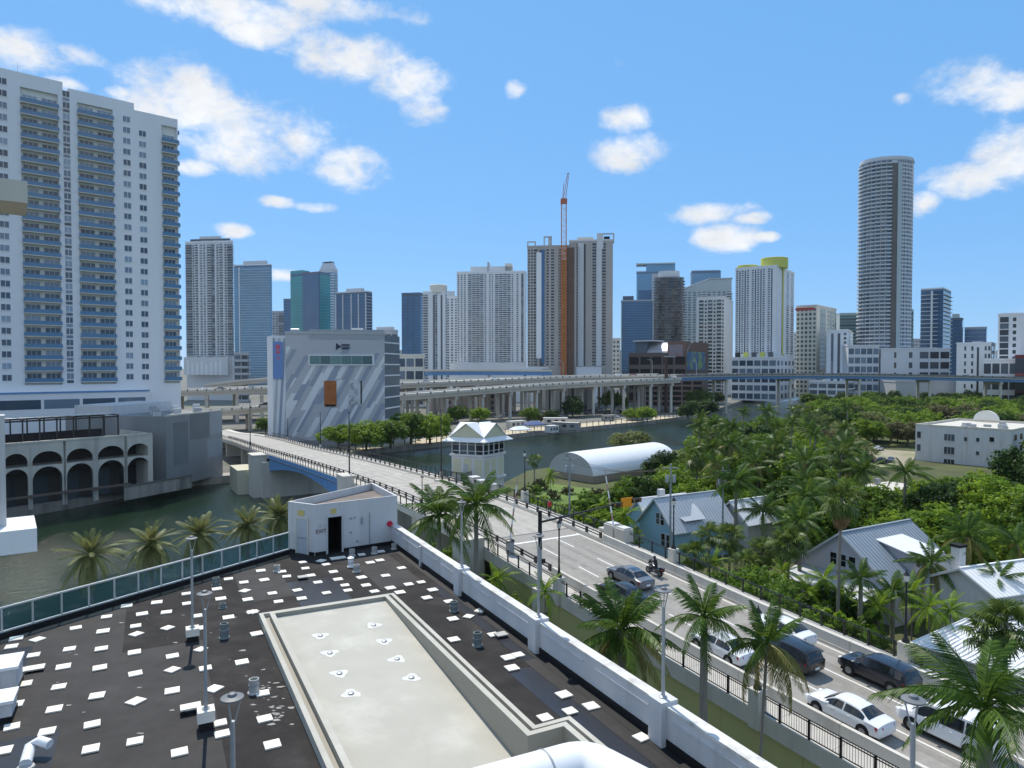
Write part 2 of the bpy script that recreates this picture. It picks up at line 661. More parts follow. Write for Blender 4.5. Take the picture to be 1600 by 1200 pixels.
M_paint = mat("white_road_paint", (0.72, 0.71, 0.68), 0.6, 0.12, 3.0)
M_black_metal = mat("black_metal", (0.018, 0.018, 0.02), 0.45, 0.2, 3.0, spec=0.4)
M_grey_metal = mat("galvanised_metal", (0.34, 0.36, 0.38), 0.45, 0.12, 2.0, spec=0.5, metal=0.3)
M_silver = mat("silver_rail", (0.55, 0.57, 0.58), 0.35, 0.08, 2.0, spec=0.5, metal=0.5)
M_blue_steel = mat("blue_steel", (0.13, 0.285, 0.53), 0.55, 0.1, 0.5, streak=True)
M_green_wall = mat("olive_painted_wall", (0.46, 0.44, 0.20), 0.85, 0.07, 0.3, streak=True)
M_membrane = mat("roof_membrane", (0.022, 0.020, 0.0195), 0.8, 0.35, 1.1, spec=0.14, second=(0.042, 0.038, 0.036), sec_amt=0.45, sec_scale=0.45, bump=0.2)
M_membrane_b = mat("roof_membrane_worn", (0.036, 0.034, 0.033), 0.7, 0.35, 0.9, spec=0.18, second=(0.026, 0.024, 0.024), sec_amt=0.5, sec_scale=0.4, bump=0.1)
M_membrane_wet = mat("roof_membrane_damp", (0.022, 0.023, 0.028), 0.3, 0.25, 0.8, spec=0.35)
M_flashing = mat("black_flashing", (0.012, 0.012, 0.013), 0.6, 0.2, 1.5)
M_paver = mat("pale_paver", (0.74, 0.70, 0.62), 0.85, 0.06, 6.0)
M_cream_roof = mat("cream_coating", (0.42, 0.405, 0.35), 0.75, 0.07, 0.7, second=(0.49, 0.475, 0.42), sec_amt=0.35, sec_scale=0.35)
M_cream_dark = mat("taupe_coating", (0.33, 0.31, 0.26), 0.75, 0.07, 0.7)
M_whitepaint = mat("white_gloss_paint", (0.80, 0.81, 0.82), 0.35, 0.03, 1.0, spec=0.5)
M_seawall = mat("seawall_concrete", (0.30, 0.28, 0.25), 0.9, 0.2, 0.6, streak=True, second=(0.16, 0.15, 0.13), sec_amt=0.4, sec_scale=0.4)
M_dark = mat("dark_interior", (0.012, 0.012, 0.012), 0.9, 0.2, 1.0)
M_trunk = mat("palm_trunk", (0.24, 0.215, 0.185), 0.9, 0.2, 1.0, stretch=(2, 2, 9), bump=0.3)
M_bark = mat("tree_bark", (0.12, 0.095, 0.07), 0.9, 0.25, 2.0, bump=0.3)
M_shaft = mat("green_crownshaft", (0.13, 0.20, 0.055), 0.5, 0.1, 2.0)
M_leaf = leaf_mat("broad_leaves", (0.032, 0.078, 0.009), (0.125, 0.22, 0.022), 0.4)
M_leaf_br = leaf_mat("bright_leaves", (0.062, 0.135, 0.010), (0.20, 0.31, 0.026), 0.42)
M_leaf_ol = leaf_mat("olive_leaves", (0.070, 0.080, 0.028), (0.17, 0.165, 0.07))
M_leaf_pale = leaf_mat("pale_leaves", (0.10, 0.13, 0.045), (0.24, 0.27, 0.10), 0.4)
M_leaf_dk = leaf_mat("dark_leaves", (0.012, 0.034, 0.007), (0.05, 0.105, 0.016), 0.35)
M_frond = leaf_mat("palm_leaflets", (0.020, 0.055, 0.009), (0.10, 0.175, 0.026), 0.32, 0.4)
M_frond_date = leaf_mat("date_palm_leaflets", (0.06, 0.085, 0.026), (0.19, 0.205, 0.075), 0.3, 0.45)
M_frond_yel = leaf_mat("yellowing_leaflets", (0.12, 0.13, 0.03), (0.27, 0.25, 0.08), 0.25, 0.45)
M_frond_dead = leaf_mat("dead_fronds", (0.20, 0.125, 0.055), (0.32, 0.20, 0.09), 0.15, 0.8)
M_fan = leaf_mat("fan_palm_leaves", (0.026, 0.058, 0.011), (0.12, 0.175, 0.036), 0.25, 0.4)
G_dark = glass_mat("dark_window_glass", (0.012, 0.014, 0.018), (0.10, 0.12, 0.14))
G_blue = glass_mat("blue_window_glass", (0.025, 0.05, 0.085), (0.16, 0.22, 0.28))
G_teal = glass_mat("teal_window_glass", (0.02, 0.07, 0.075), (0.12, 0.22, 0.21))
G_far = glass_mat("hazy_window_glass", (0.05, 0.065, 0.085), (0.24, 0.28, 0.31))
G_mix = glass_mat("curtained_window_glass", (0.03, 0.05, 0.08), (0.27, 0.35, 0.44), share=0.55)
# ------------------------------------------------------------------ ground and water
NEAR_BANK = [(-330, -420), (-75, 15), (-47, 70), (-35, 91), (-22, 114), (-8, 140), (-3, 160), (4, 182), (28, 208), (75, 245),
             (110, 290), (146, 345), (186, 430), (240, 555), (372, 820), (440, 1000)]
FAR_BANK = [(-560, -420), (-150, 60), (-96, 131), (-90, 142), (-84.5, 155), (-77, 170), (-66, 177), (-56, 203), (-46, 231),
            (-23, 255), (13, 295), (62, 343), (86, 371), (112, 405), (146, 480), (226, 650), (350, 870), (436, 1000)]

def flat_poly(name, pts, z, m, kind=None, depth=None, wall_m=None):
    bm = bmesh.new()
    vs_ = [bm.verts.new((p[0], p[1], z)) for p in pts]
    es = [bm.edges.new((vs_[i], vs_[(i + 1) % len(vs_)])) for i in range(len(vs_))]
    bmesh.ops.triangle_fill(bm, edges=es, use_beauty=True)
    for f in bm.faces:
        f.normal_update()
        if f.normal.z < 0:
            f.normal_flip()
        f.material_index = 0
    if depth:
        n = len(vs_)
        lo = [bm.verts.new((p[0], p[1], z - depth)) for p in pts]
        for i in range(n):
            f = bm.faces.new((vs_[i], vs_[(i + 1) % n], lo[(i + 1) % n], lo[i]))
            f.material_index = 1 if wall_m else 0
    me = bpy.data.meshes.new(name)
    bm.to_mesh(me)
    bm.free()
    me.materials.append(m)
    if wall_m:
        me.materials.append(wall_m)
    o = bpy.data.objects.new(name, me)
    col.objects.link(o)
    WLOC[o.name] = Vector((0, 0, 0))
    if kind:
        o["kind"] = kind
    return o

GZ = 1.8
M_soil = mat("garden_ground", (0.075, 0.085, 0.035), 0.95, 0.3, 0.12, second=(0.10, 0.12, 0.035), sec_amt=0.35, sec_scale=0.05, bump=0.2)
M_lot = mat("city_ground", (0.17, 0.165, 0.15), 0.95, 0.2, 0.1, second=(0.09, 0.11, 0.05), sec_amt=0.35, sec_scale=0.03)
M_sand = mat("sandy_yard", (0.52, 0.44, 0.31), 0.95, 0.12, 0.25, second=(0.42, 0.38, 0.30), sec_amt=0.3, sec_scale=0.12)
flat_poly("garden_ground", NEAR_BANK + [(7000, 1000), (7000, -800), (-330, -800)], GZ, M_soil, "structure", 4.0, M_seawall)
flat_poly("city_ground", FAR_BANK + [(7000, 1000), (7000, 7000), (-7000, 7000), (-7000, -420)], GZ, M_lot, "structure", 4.0, M_seawall)
wmat = water_mat("river_water", (0.009, 0.024, 0.010), 0.6)
mb = MB()
mb.quad((-700, -600, 0), (900, -600, 0), (900, 1100, 0), (-700, 1100, 0))
w = mb.build("river_water", wmat)
w["kind"] = "structure"

def inset_line(pts, dist):
    out = []
    for i, p in enumerate(pts):
        a = Vector(pts[max(i - 1, 0)]); b = Vector(pts[min(i + 1, len(pts) - 1)])
        d = (b - a).normalized()
        out.append((p[0] - d.y * dist, p[1] + d.x * dist))
    return out
yard = FAR_BANK[7:13]
yard_in = inset_line(yard, 13.0)
flat_poly("sandy_yard", yard + yard_in[::-1], GZ + 0.06, M_sand, "structure", 0.05)
prom = NEAR_BANK[1:5]
flat_poly("river_promenade", prom + inset_line(prom, -9.0)[::-1], GZ + 0.05, mat("promenade_paving", (0.55, 0.60, 0.64), 0.7, 0.1, 0.6), "structure", 0.04)
# seawall walk in front of the arcade
walk = FAR_BANK[1:7]
flat_poly("seawall_walk", walk + inset_line(walk, 5.0)[::-1], GZ + 0.05, mat("walk_paving", (0.36, 0.33, 0.31), 0.85, 0.15, 0.5), "structure", 0.04)

# ------------------------------------------------------------------ foreground roof
ROOF = 17.7
U1 = Vector((-0.457, 0.889)); V1 = Vector((0.889, 0.457))
def R1(u, v, z):
    return (U1.x * u + V1.x * v, U1.y * u + V1.y * v, z)
def uv1(p):
    return (U1.x * p[0] + U1.y * p[1], V1.x * p[0] + V1.y * p[1])
G0 = Vector((-21.1, 29.07)); G1 = Vector((-13.45, 42.2))
gdir = (G1 - G0).normalized()
GS = G0 - gdir * 25.0
def px_in(y):  return 15.14 - 0.513 * y
def px_out(y): return 15.50 - 0.513 * y
BL = P(450.6, 861.7, ROOF); BF = P(491.9, 868.6, ROOF); BR = P(621.0, 848.6, ROOF); BB = P(582.6, 755.4, ROOF + 3.02)
BLb = Vector((BL.x + 0.2, BL.y + 0.6, 0))
roof_poly = [(GS.x, 4.0), (GS.x, GS.y), (G1.x, G1.y), (BL.x, BL.y), (BB.x, BB.y), (px_out(46.3), 46.3), (px_out(4.0), 4.0)]
cA, cB, cC, cD, cE = (P(406.6, 963, 18.05), P(614.5, 927.6, 18.05), P(841, 1134, 18.05), P(888, 1116, 18.05), P(917, 1142, 18.05))
uA, vA = uv1(cA); uB, vB = uv1(cB); uC, vC = uv1(cC); uD, vD = uv1(cD)
uA = uB = (uA + uB) / 2 + 0.3; vB = vC = (vB + vC) / 2; uC = uD = (uC + uD) / 2
UEND = 3.0
kerb_line = [(UEND, vA), (uA, vA), (uA, vB), (uC, vB), (uC, vD), (UEND, vD)]   # (u, v), clockwise seen from above
def ring_off(d):
    return [(UEND, vA + d), (uA - d, vA + d), (uA - d, vB - d), (uC - d, vB - d), (uC - d, vD - d), (UEND, vD - d)]

bld = thing("flat_roof_building", (0, 25, 2.0), "white building with dark flat roof, white pavers and a cream sunken patch in front", "building")
# deck with a hole for the sunken patch
bm = bmesh.new()
def loop_edges(pts):
    vs_ = [bm.verts.new(p) for p in pts]
    return [bm.edges.new((vs_[i], vs_[(i + 1) % len(vs_)])) for i in range(len(vs_))]
es = loop_edges([(p[0] , p[1] - 25, ROOF - 2.0) for p in roof_poly])
hole = [R1(u, v, ROOF) for (u, v) in ring_off(0.03)]
es += loop_edges([(p[0], p[1] - 25, ROOF - 2.0) for p in hole])
bmesh.ops.triangle_fill(bm, edges=es, use_beauty=True)
for f in bm.faces:
    f.normal_update()
    if f.normal.z < 0:
        f.normal_flip()
me = bpy.data.meshes.new("roof_deck"); bm.to_mesh(me); bm.free()
me.materials.append(M_membrane)
inst(me, "roof_deck", bld)
mb = MB()
mb.prism(roof_poly, 2.0, ROOF - 1.7, cap=True)
n = len(roof_poly)
for i in range(n):
    a, b = roof_poly[i], roof_poly[(i + 1) % n]
    mb.quad((a[0], a[1], ROOF - 1.7), (b[0], b[1], ROOF - 1.7), (b[0], b[1], ROOF - 0.01), (a[0], a[1], ROOF - 0.01))
mb.build("wall", M_white, bld)

# membrane sheets laid as strips along the roof, lapped a few millimetres over each other
def clip_half(poly, n, c):
    out = []
    for i in range(len(poly)):
        a, b = poly[i], poly[(i + 1) % len(poly)]
        da, db = a[0] * n[0] + a[1] * n[1] - c, b[0] * n[0] + b[1] * n[1] - c
        if da <= 0:
            out.append(a)
        if (da < 0 < db) or (db < 0 < da):
            t = da / (da - db)
            out.append((a[0] + (b[0] - a[0]) * t, a[1] + (b[1] - a[1]) * t))
    return out
gl_n = (-gdir.y, gdir.x); gl_c = G0.x * gl_n[0] + G0.y * gl_n[1] - 0.25
pn = Vector((1, 0.513)).normalized(); pc = Vector((px_in(20.0) - 0.22, 20.0)).dot(pn)
bkd = (BR - BF).to_2d().normalized(); bk_n = (-bkd.y, bkd.x); bk_c = BF.to_2d().dot(Vector(bk_n)) - 0.15
r2 = random.Random(11)
v = -32.0
k = 0
sheet_mats = [M_membrane, M_membrane_b, M_membrane, M_membrane_wet, M_membrane_b, M_membrane]
while v < 24:
    w_ = r2.choice([1.6, 2.0, 2.4, 2.9])
    u = r2.uniform(2, 6)
    while u < 52:
        l_ = r2.uniform(5, 13)
        quad = [R1(u, v, 0)[:2], R1(u, v + w_ + 0.08, 0)[:2], R1(u + l_, v + w_ + 0.08, 0)[:2], R1(u + l_, v, 0)[:2]]
        q = clip_half(quad, gl_n, gl_c)
        q = clip_half(q, (pn.x, pn.y), pc) if q else q
        q = clip_half(q, bk_n, bk_c) if q else q
        q = clip_half(q, (0, -1), -4.5) if q else q
        if len(q) >= 3:
            # keep clear of the sunken patch
            vm = v + w_ / 2
            ok = True
            if v + w_ > vA - 0.1 and v < vB + 0.1 and u < uA + 0.1:
                n2 = (-U1.x, -U1.y)
                if u + l_ > uA + 0.1:
                    q = clip_half(q, n2, -(uA + 0.05))
                else:
                    if v < vA - 0.1:
                        q = clip_half(q, (V1.x, V1.y), vA - 0.05)
                    elif v + w_ > vB + 0.1:
                        q = clip_half(q, (-V1.x, -V1.y), -(vD + 0.05 if u < uC + 0.5 else vB + 0.05))
                        if u < uC < u + l_:
                            q = clip_half(q, (-V1.x, -V1.y), -(vD + 0.05))
                    else:
                        ok = False
            if ok and len(q) >= 3:
                z = ROOF + 0.004 + 0.0013 * (k % 13)
                m_ = r2.choice(sheet_mats)
                MB().add([(p[0], p[1], z) for p in q], [tuple(range(len(q)))]).build("membrane_sheet", m_, bld)
                k += 1
        u += l_ - 0.1
    v += w_
    k += 1
# sunken patch
def rpoly(pts, z):
    return [R1(u, v, z) for (u, v) in pts]
def ring_part(name, d0, d1, z0, z1, m_):
    a, b = ring_off(d0), ring_off(d1)
    mb = MB()
    for i in range(len(a) - 1):
        v8 = []
        for z in (z0, z1):
            v8 += [R1(*a[i], z), R1(*a[i + 1], z), R1(*b[i + 1], z), R1(*b[i], z)]
        mb.hexa(v8)
    return mb.build(name, m_, bld)
ring_part("outer_kerb", 0.0, 0.17, ROOF - 0.1, 18.05, M_cream_roof)
ring_part("kerb_gutter", 0.17, 0.40, ROOF - 0.1, 17.88, M_cream_dark)
ring_part("inner_kerb", 0.40, 0.58, 16.2, 18.12, M_cream_dark)
a, b = ring_off(0.39), ring_off(0.59)
mb = MB()
for i in range(len(a) - 1):
    v8 = []
    for z in (18.123, 18.14):
        v8 += [R1(*a[i], z), R1(*a[i + 1], z), R1(*b[i + 1], z), R1(*b[i], z)]
    mb.hexa(v8)
mb.build("kerb_coping", M_cream_roof, bld)
def floor_z(u):
    return 18.0 - (uA - u) * 0.068
fl = ring_off(0.585)
mb = MB()
mb.add([R1(u, v, floor_z(u)) for (u, v) in fl], [(0, 1, 2, 3), (0, 3, 4, 5)])
pf = mb.build("sunken_floor", M_cream_roof, bld)
# chalky splashes and scuffs on the membrane beside the kerb
M_chalk = mat("chalk_scuff", (0.30, 0.29, 0.27), 0.9, 0.3, 3.0)
rk = random.Random(17)
for i in range(60):
    if i < 42:
        px, py = 425 + rk.gauss(0, 16), 1090 + rk.gauss(0, 22)
        px += (py - 1090) * 0.25
    else:
        px, py = rk.uniform(30, 400), rk.uniform(960, 1190)
    c = P(px, py, ROOF + 0.0215)
    if uv1(c)[1] > vA - 0.1:
        continue
    r_ = rk.uniform(0.015, 0.09); n_ = 7; an = rk.uniform(0, 6)
    pts = [(c.x + r_ * rk.uniform(.4, 1.6) * cos(an + 2 * pi * j / n_) * 1.6, c.y + r_ * rk.uniform(.4, 1.3) * sin(an + 2 * pi * j / n_), ROOF + 0.0215) for j in range(n_)]
    MB().add(pts, [tuple(range(n_))]).build("chalk_scuff", M_chalk, bld)
M_sealant = mat("white_sealant", (0.62, 0.62, 0.59), 0.8, 0.05, 3.0)
for (dx, dy) in [(835, 512), (885, 602), (935, 708), (995, 813), (1113, 457), (1168, 541), (1235, 633), (1310, 730)]:
    px, py = 250 + dx * 0.3, 840 + dy * 0.3
    # find the point on the sloping floor
    p = P(px, py, 17.7)
    for _ in range(6):
        p = P(px, py, floor_z(uv1(p)[0]))
    n_ = 26
    pts = []
    rr = random.Random(dx)
    for i in range(n_):
        r_ = 0.27 * rr.uniform(0.9, 1.1) * (1 + 0.22 * sin(3 * 2 * pi * i / n_ + dx))
        q = (p.x + r_ * cos(2 * pi * i / n_) * 1.15, p.y + r_ * sin(2 * pi * i / n_))
        pts.append((q[0], q[1], floor_z(uv1(q)[0]) + 0.006))
    d_ = MB().add(pts, [tuple(range(n_))]).build("drain_patch", M_sealant, bld)
    MB().lathe((p.x, p.y, p.z + 0.008), [(0.11, 0), (0.11, 0.03), (0.07, 0.05)], 12).build("drain_cap", M_grey_metal, d_)
# parapet along the street side: base, coping, flashing, piers
seg = [(46.0, 39.5), (39.5, 34.6), (34.6, 27.7), (27.7, 20.9), (20.9, 14.0), (14.0, 5.0)]
for (ya, yb) in seg:
    mb = MB()
    o_ = 0.012
    v8 = []
    for z in (ROOF - 0.3, 18.86):
        v8 += [(px_in(ya), ya, z), (px_in(yb), yb - 0.0, z), (px_out(yb) - o_, yb, z), (px_out(ya) - o_, ya, z)]
    mb.hexa(v8)
    mb.build("parapet_panel", M_white, bld)
    mb = MB()
    v8 = []
    for z in (18.862, 18.95):
        v8 += [(px_in(ya) - 0.03, ya - 0.02, z), (px_in(yb) - 0.03, yb + 0.02, z), (px_out(yb) + 0.06, yb + 0.02, z), (px_out(ya) + 0.06, ya - 0.02, z)]
    mb.hexa(v8)
    mb.build("coping", mat("weathered_coping", (0.62, 0.61, 0.58), 0.8, 0.15, 1.2, second=(0.40, 0.38, 0.35), sec_amt=0.35, sec_scale=1.5), bld)
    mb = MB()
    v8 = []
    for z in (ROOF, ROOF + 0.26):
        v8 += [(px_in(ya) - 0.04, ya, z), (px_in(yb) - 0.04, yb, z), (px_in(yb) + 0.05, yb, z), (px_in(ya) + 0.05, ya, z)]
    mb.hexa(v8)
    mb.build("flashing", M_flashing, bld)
    # a fine ledge moulding and a rain stain line
    mb = MB()
    for f0, f1 in ((0.08, 0.46), (0.56, 0.94)):
        y0, y1 = ya + (yb - ya) * f0, ya + (yb - ya) * f1
        mb.bar((px_in(y0) - 0.03, y0, 18.62), (px_in(y1) - 0.03, y1, 18.62), 0.05, 0.05)
    mb.build("moulding", M_white, bld)
prz = atan2(1, -0.513)
for yp in (39.5, 34.6, 27.7, 20.9, 14.0):
    wide = 0.62 if yp < 39 else 0.12
    mb = MB().box((px_in(yp) + 0.12, yp, ROOF), (wide, 0.62 if yp < 39 else 0.5, 1.36 if yp < 39 else 1.15), prz)
    mb.build("parapet_pier", M_white, bld)
# wide flashing sheet at the wall foot, its black also painting the parapet's shadow
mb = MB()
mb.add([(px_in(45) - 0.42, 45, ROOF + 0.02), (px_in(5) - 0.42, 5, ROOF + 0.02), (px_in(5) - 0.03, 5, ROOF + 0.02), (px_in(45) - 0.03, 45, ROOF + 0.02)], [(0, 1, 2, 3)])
mb.build("flashing_shadow_strip", M_flashing, bld)

# stair house at the far corner of the roof
sh = thing("stair_house", (BF.x, BF.y, ROOF), "small white stair house with an open dark doorway on the far roof corner", "stair house")
HB = 3.02
BR2 = Vector((BR.x, BR.y, 0)); 
base4 = [BL.to_2d(), BF.to_2d(), BR.to_2d(), BB.to_2d()]
cen = sum(base4, Vector((0, 0))) / 4
mb = MB()
door_w = 1.12
fd = (BR - BF).to_2d().normalized(); fn = Vector((fd.y, -fd.x))
wfront = (BR - BF).to_2d().length
p_of = lambda w_, z, off=0.0: (BF.x + fd.x * w_ + fn.x * off, BF.y + fd.y * w_ + fn.y * off, ROOF + z)
# where the doorway sits along the front
def w_at(px):
    a = (px - CX) / FPX
    return (a * BF.y - BF.x) / (fd.x - a * fd.y)
wd0, wd1 = w_at(510.5), w_at(532.5)
mb.quad(p_of(0, 0), p_of(wd0, 0), p_of(wd0, HB), p_of(0, HB))
mb.quad(p_of(wd1, 0), p_of(wfront, 0), p_of(wfront, HB), p_of(wd1, HB))
mb.quad(p_of(wd0, 2.2), p_of(wd1, 2.2), p_of(wd1, HB), p_of(wd0, HB))
for i in (1, 2, 3):
    pass
def wallq(a, b):
    mb.quad((a.x, a.y, ROOF), (b.x, b.y, ROOF), (b.x, b.y, ROOF + HB), (a.x, a.y, ROOF + HB))
wallq(base4[0], base4[1]); wallq(base4[2], base4[3]); wallq(base4[3], base4[0])
# inner side of the upstand
inn = [p + (cen - p) * 0.045 for p in base4]
for i in range(4):
    a, b = inn[i], inn[(i + 1) % 4]
    mb.quad((b.x, b.y, ROOF + 2.55), (a.x, a.y, ROOF + 2.55), (a.x, a.y, ROOF + HB), (b.x, b.y, ROOF + HB))
mb.build("wall", M_white, sh)
mb = MB()
for i in range(4):
    j = (i + 1) % 4
    mb.hexa([(base4[i].x, base4[i].y, ROOF + HB), (base4[j].x, base4[j].y, ROOF + HB), (inn[j].x, inn[j].y, ROOF + HB), (inn[i].x, inn[i].y, ROOF + HB),
             (base4[i].x, base4[i].y, ROOF + HB + 0.04), (base4[j].x, base4[j].y, ROOF + HB + 0.04), (inn[j].x, inn[j].y, ROOF + HB + 0.04), (inn[i].x, inn[i].y, ROOF + HB + 0.04)])
mb.build("coping", M_white, sh)
mb = MB().add([(p.x, p.y, ROOF + 2.6) for p in inn], [(0, 1, 2, 3)])
mb.build("roof", mat("brown_felt", (0.16, 0.135, 0.12), 0.85, 0.25, 0.8, second=(0.24, 0.20, 0.17), sec_amt=0.4, sec_scale=0.6), sh)
# recessed open doorway
mb = MB()
dd = 1.4
mb.quad(p_of(wd0, 0, -dd), p_of(wd1, 0, -dd), p_of(wd1, 2.2, -dd), p_of(wd0, 2.2, -dd))
mb.quad(p_of(wd0, 0), p_of(wd0, 0, -dd), p_of(wd0, 2.2, -dd), p_of(wd0, 2.2))
mb.quad(p_of(wd1, 0, -dd), p_of(wd1, 0), p_of(wd1, 2.2), p_of(wd1, 2.2, -dd))
mb.quad(p_of(wd0, 2.2, -dd), p_of(wd1, 2.2, -dd), p_of(wd1, 2.2), p_of(wd0, 2.2))
mb.quad(p_of(wd0, 0.03), p_of(wd1, 0.03), p_of(wd1, 0.03, -dd), p_of(wd0, 0.03, -dd))
mb.build("doorway", M_dark, sh)
mb = MB()
for w_ in (wd0 - 0.05, wd1 + 0.05):
    mb.bar(p_of(w_, 0, 0.02), p_of(w_, 2.25, 0.02), 0.10, 0.10)
mb.bar(p_of(wd0 - 0.1, 2.25, 0.02), p_of(wd1 + 0.1, 2.25, 0.02), 0.1, 0.1)
mb.build("door_frame", mat("door_grey", (0.50, 0.51, 0.52), 0.6, 0.05), sh)
# closed door on the angled side
ld = (BF - BL).to_2d().normalized(); ln = Vector((ld.y, -ld.x))
q_of = lambda w_, z, off=0.0: (BL.x + ld.x * w_ + ln.x * off, BL.y + ld.y * w_ + ln.y * off, ROOF + z)
def wl_at(px):
    a = (px - CX) / FPX
    return (a * BL.y - BL.x) / (ld.x - a * ld.y)
c0, c1 = wl_at(462.5), wl_at(479)
def slab(mb, of, w0, w1, z0, z1, o0, o1, mi=0):
    mb.hexa([of(w0, z0, o1), of(w1, z0, o1), of(w1, z0, o0), of(w0, z0, o0), of(w0, z1, o1), of(w1, z1, o1), of(w1, z1, o0), of(w0, z1, o0)], mi)
mb = MB(); slab(mb, q_of, c0, c1, 0.03, 2.12, 0.004, 0.05)
dr = mb.build("door", mat("door_panel_grey", (0.46, 0.49, 0.53), 0.6, 0.08, 0.8), sh)
mb = MB(); slab(mb, q_of, c0 + 0.1, c1 - 0.1, 0.95, 1.02, 0.05, 0.08); mb.build("door_handle", M_grey_metal, dr)
mb = MB(); slab(mb, q_of, c0 - 0.1, c0, 0, 2.22, 0.003, 0.07); slab(mb, q_of, c1, c1 + 0.1, 0, 2.22, 0.003, 0.07); slab(mb, q_of, c0, c1, 2.12, 2.22, 0.003, 0.07)
mb.build("door_frame", mat("door_trim", (0.58, 0.57, 0.50), 0.6, 0.05), sh)
M_sign_y = mat("yellow_notice", (0.56, 0.46, 0.16), 0.7, 0.2, 12.0)
mb = MB(); slab(mb, q_of, c0 + 0.05, c1 - 0.25, 2.30, 2.62, 0.003, 0.02); mb.build("notice_board", M_sign_y, sh)
wm_ = (wd0 + wd1) / 2
mb = MB(); slab(mb, p_of, wm_ - 0.26, wm_ + 0.10, 2.38, 2.70, 0.003, 0.02); mb.build("notice_board", M_sign_y, sh)
# black base flashing of the stair house
mb = MB()
slab(mb, p_of, 0.02, wd0 - 0.1, 0, 0.2, 0.003, 0.03); slab(mb, p_of, wd1 + 0.1, wfront - 0.03, 0, 0.2, 0.003, 0.03)
slab(mb, q_of, 0.03, c0 - 0.1, 0, 0.2, 0.003, 0.03); slab(mb, q_of, c1 + 0.1, (BF - BL).to_2d().length - 0.02, 0, 0.2, 0.003, 0.03)
mb.build("base_flashing", M_flashing, sh)
def text_obj(body, size, loc, rot, m_, parent, name="lettering", extrude=0.004, align='CENTER'):
    cu = bpy.data.curves.new(name, 'FONT')
    cu.body = body
    cu.size = size
    cu.extrude = extrude
    cu.align_x = align
    cu.align_y = 'CENTER'
    ob = bpy.data.objects.new(name, cu)
    col.objects.link(ob)
    cu.materials.append(m_)
    ob.location = loc
    ob.rotation_euler = rot
    bpy.context.view_layer.update()
    dg = bpy.context.evaluated_depsgraph_get()
    me = bpy.data.meshes.new_from_object(ob.evaluated_get(dg))
    mw = ob.matrix_world.copy()
    bpy.data.objects.remove(ob)
    me.transform(mw)
    o = bpy.data.objects.new(name, me)
    col.objects.link(o)
    if parent is not None:
        o.parent = parent
        me.transform(Matrix.Translation(-WLOC[parent.name]))
    return o
M_letter = mat("dark_lettering", (0.10, 0.03, 0.03), 0.6, 0.1)
frz = atan2(fd.y, fd.x)
wx = w_at(500.0)
text_obj("EXIT", 0.32, p_of(wx, 1.42, 0.02), (pi / 2, 0, frz), M_letter, sh)
mb = MB().box(p_of(w_at(500.5), 1.72, 0.08), (0.13, 0.16, 0.16), frz); mb.build("wall_lamp", M_white, sh)
mb = MB(); slab(mb, p_of, w_at(562.5), w_at(565.5), 1.55, 1.95, 0.003, 0.07); mb.build("switch_box", M_grey_metal, sh)
for (px_, z_, s_) in ((547, 1.9, 0.13), (553, 1.95, 0.1), (546.5, 1.05, 0.12), (557, 0.45, 0.12)):
    mb = MB(); slab(mb, p_of, w_at(px_) - s_ / 2, w_at(px_) + s_ / 2, z_, z_ + s_, 0.003, 0.04); mb.build("outlet_plate", M_grey_metal, sh)
mb = MB(); mb.tube(p_of(w_at(576), 0.25, 0.04), p_of(w_at(576), 2.2, 0.04), 0.025, n=6); mb.build("conduit_pipe", M_grey_metal, sh)
M_red = mat("red_enamel", (0.55, 0.02, 0.06), 0.4, 0.05)
mb = MB()
cb = Vector(p_of(w_at(607.5), 1.32, 0.02)); n3 = Vector((fn.x, fn.y, 0))
mb.tube(cb, cb + n3 * 0.09, 0.19, 0.17, 18)
mb.bar(p_of(w_at(609), 1.24, 0.05), p_of(w_at(614), 1.22, 0.05), 0.07, 0.10)
mb.build("fire_bell", M_red, sh)

# glass balustrade along the river edge of the roof
gb = thing("glass_balustrade", (G0.x, G0.y, ROOF), "blue tinted glass balustrade with silver top rail along the river roof edge", "balustrade")
gl = (G1 - G0).length
npan = 13
posts = [G0 - gdir * 8.4 + gdir * (gl + 8.4) * i / (npan + 7) for i in range(npan + 8)]
mb = MB(); mb.bar((posts[0].x, posts[0].y, ROOF + 0.12), (G1.x, G1.y, ROOF + 0.12), 0.22, 0.24); mb.build("kerb", M_flashing, gb)
mb = MB(); mb.bar((posts[0].x, posts[0].y, ROOF + 0.27), (G1.x, G1.y, ROOF + 0.27), 0.10, 0.06); mb.build("bottom_rail", M_silver, gb)
mb = MB(); mb.bar((posts[0].x, posts[0].y, ROOF + 1.27), (G1.x, G1.y, ROOF + 1.27), 0.10, 0.07); mb.build("top_rail", M_silver, gb)
M_gl = tinted_glass("balustrade_glass", (0.05, 0.13, 0.18), 0.84)
for i, p in enumerate(posts):
    MB().box((p.x, p.y, ROOF + 0.3), (0.05, 0.07, 0.94), atan2(gdir.y, gdir.x)).build("post", M_silver, gb)
    if i + 1 < len(posts):
        q = posts[i + 1]
        a = p + gdir * 0.05; b = q - gdir * 0.05
        MB().bar((a.x, a.y, ROOF + 0.77), (b.x, b.y, ROOF + 0.77), 0.014, 0.90).build("glass_pane", M_gl, gb)

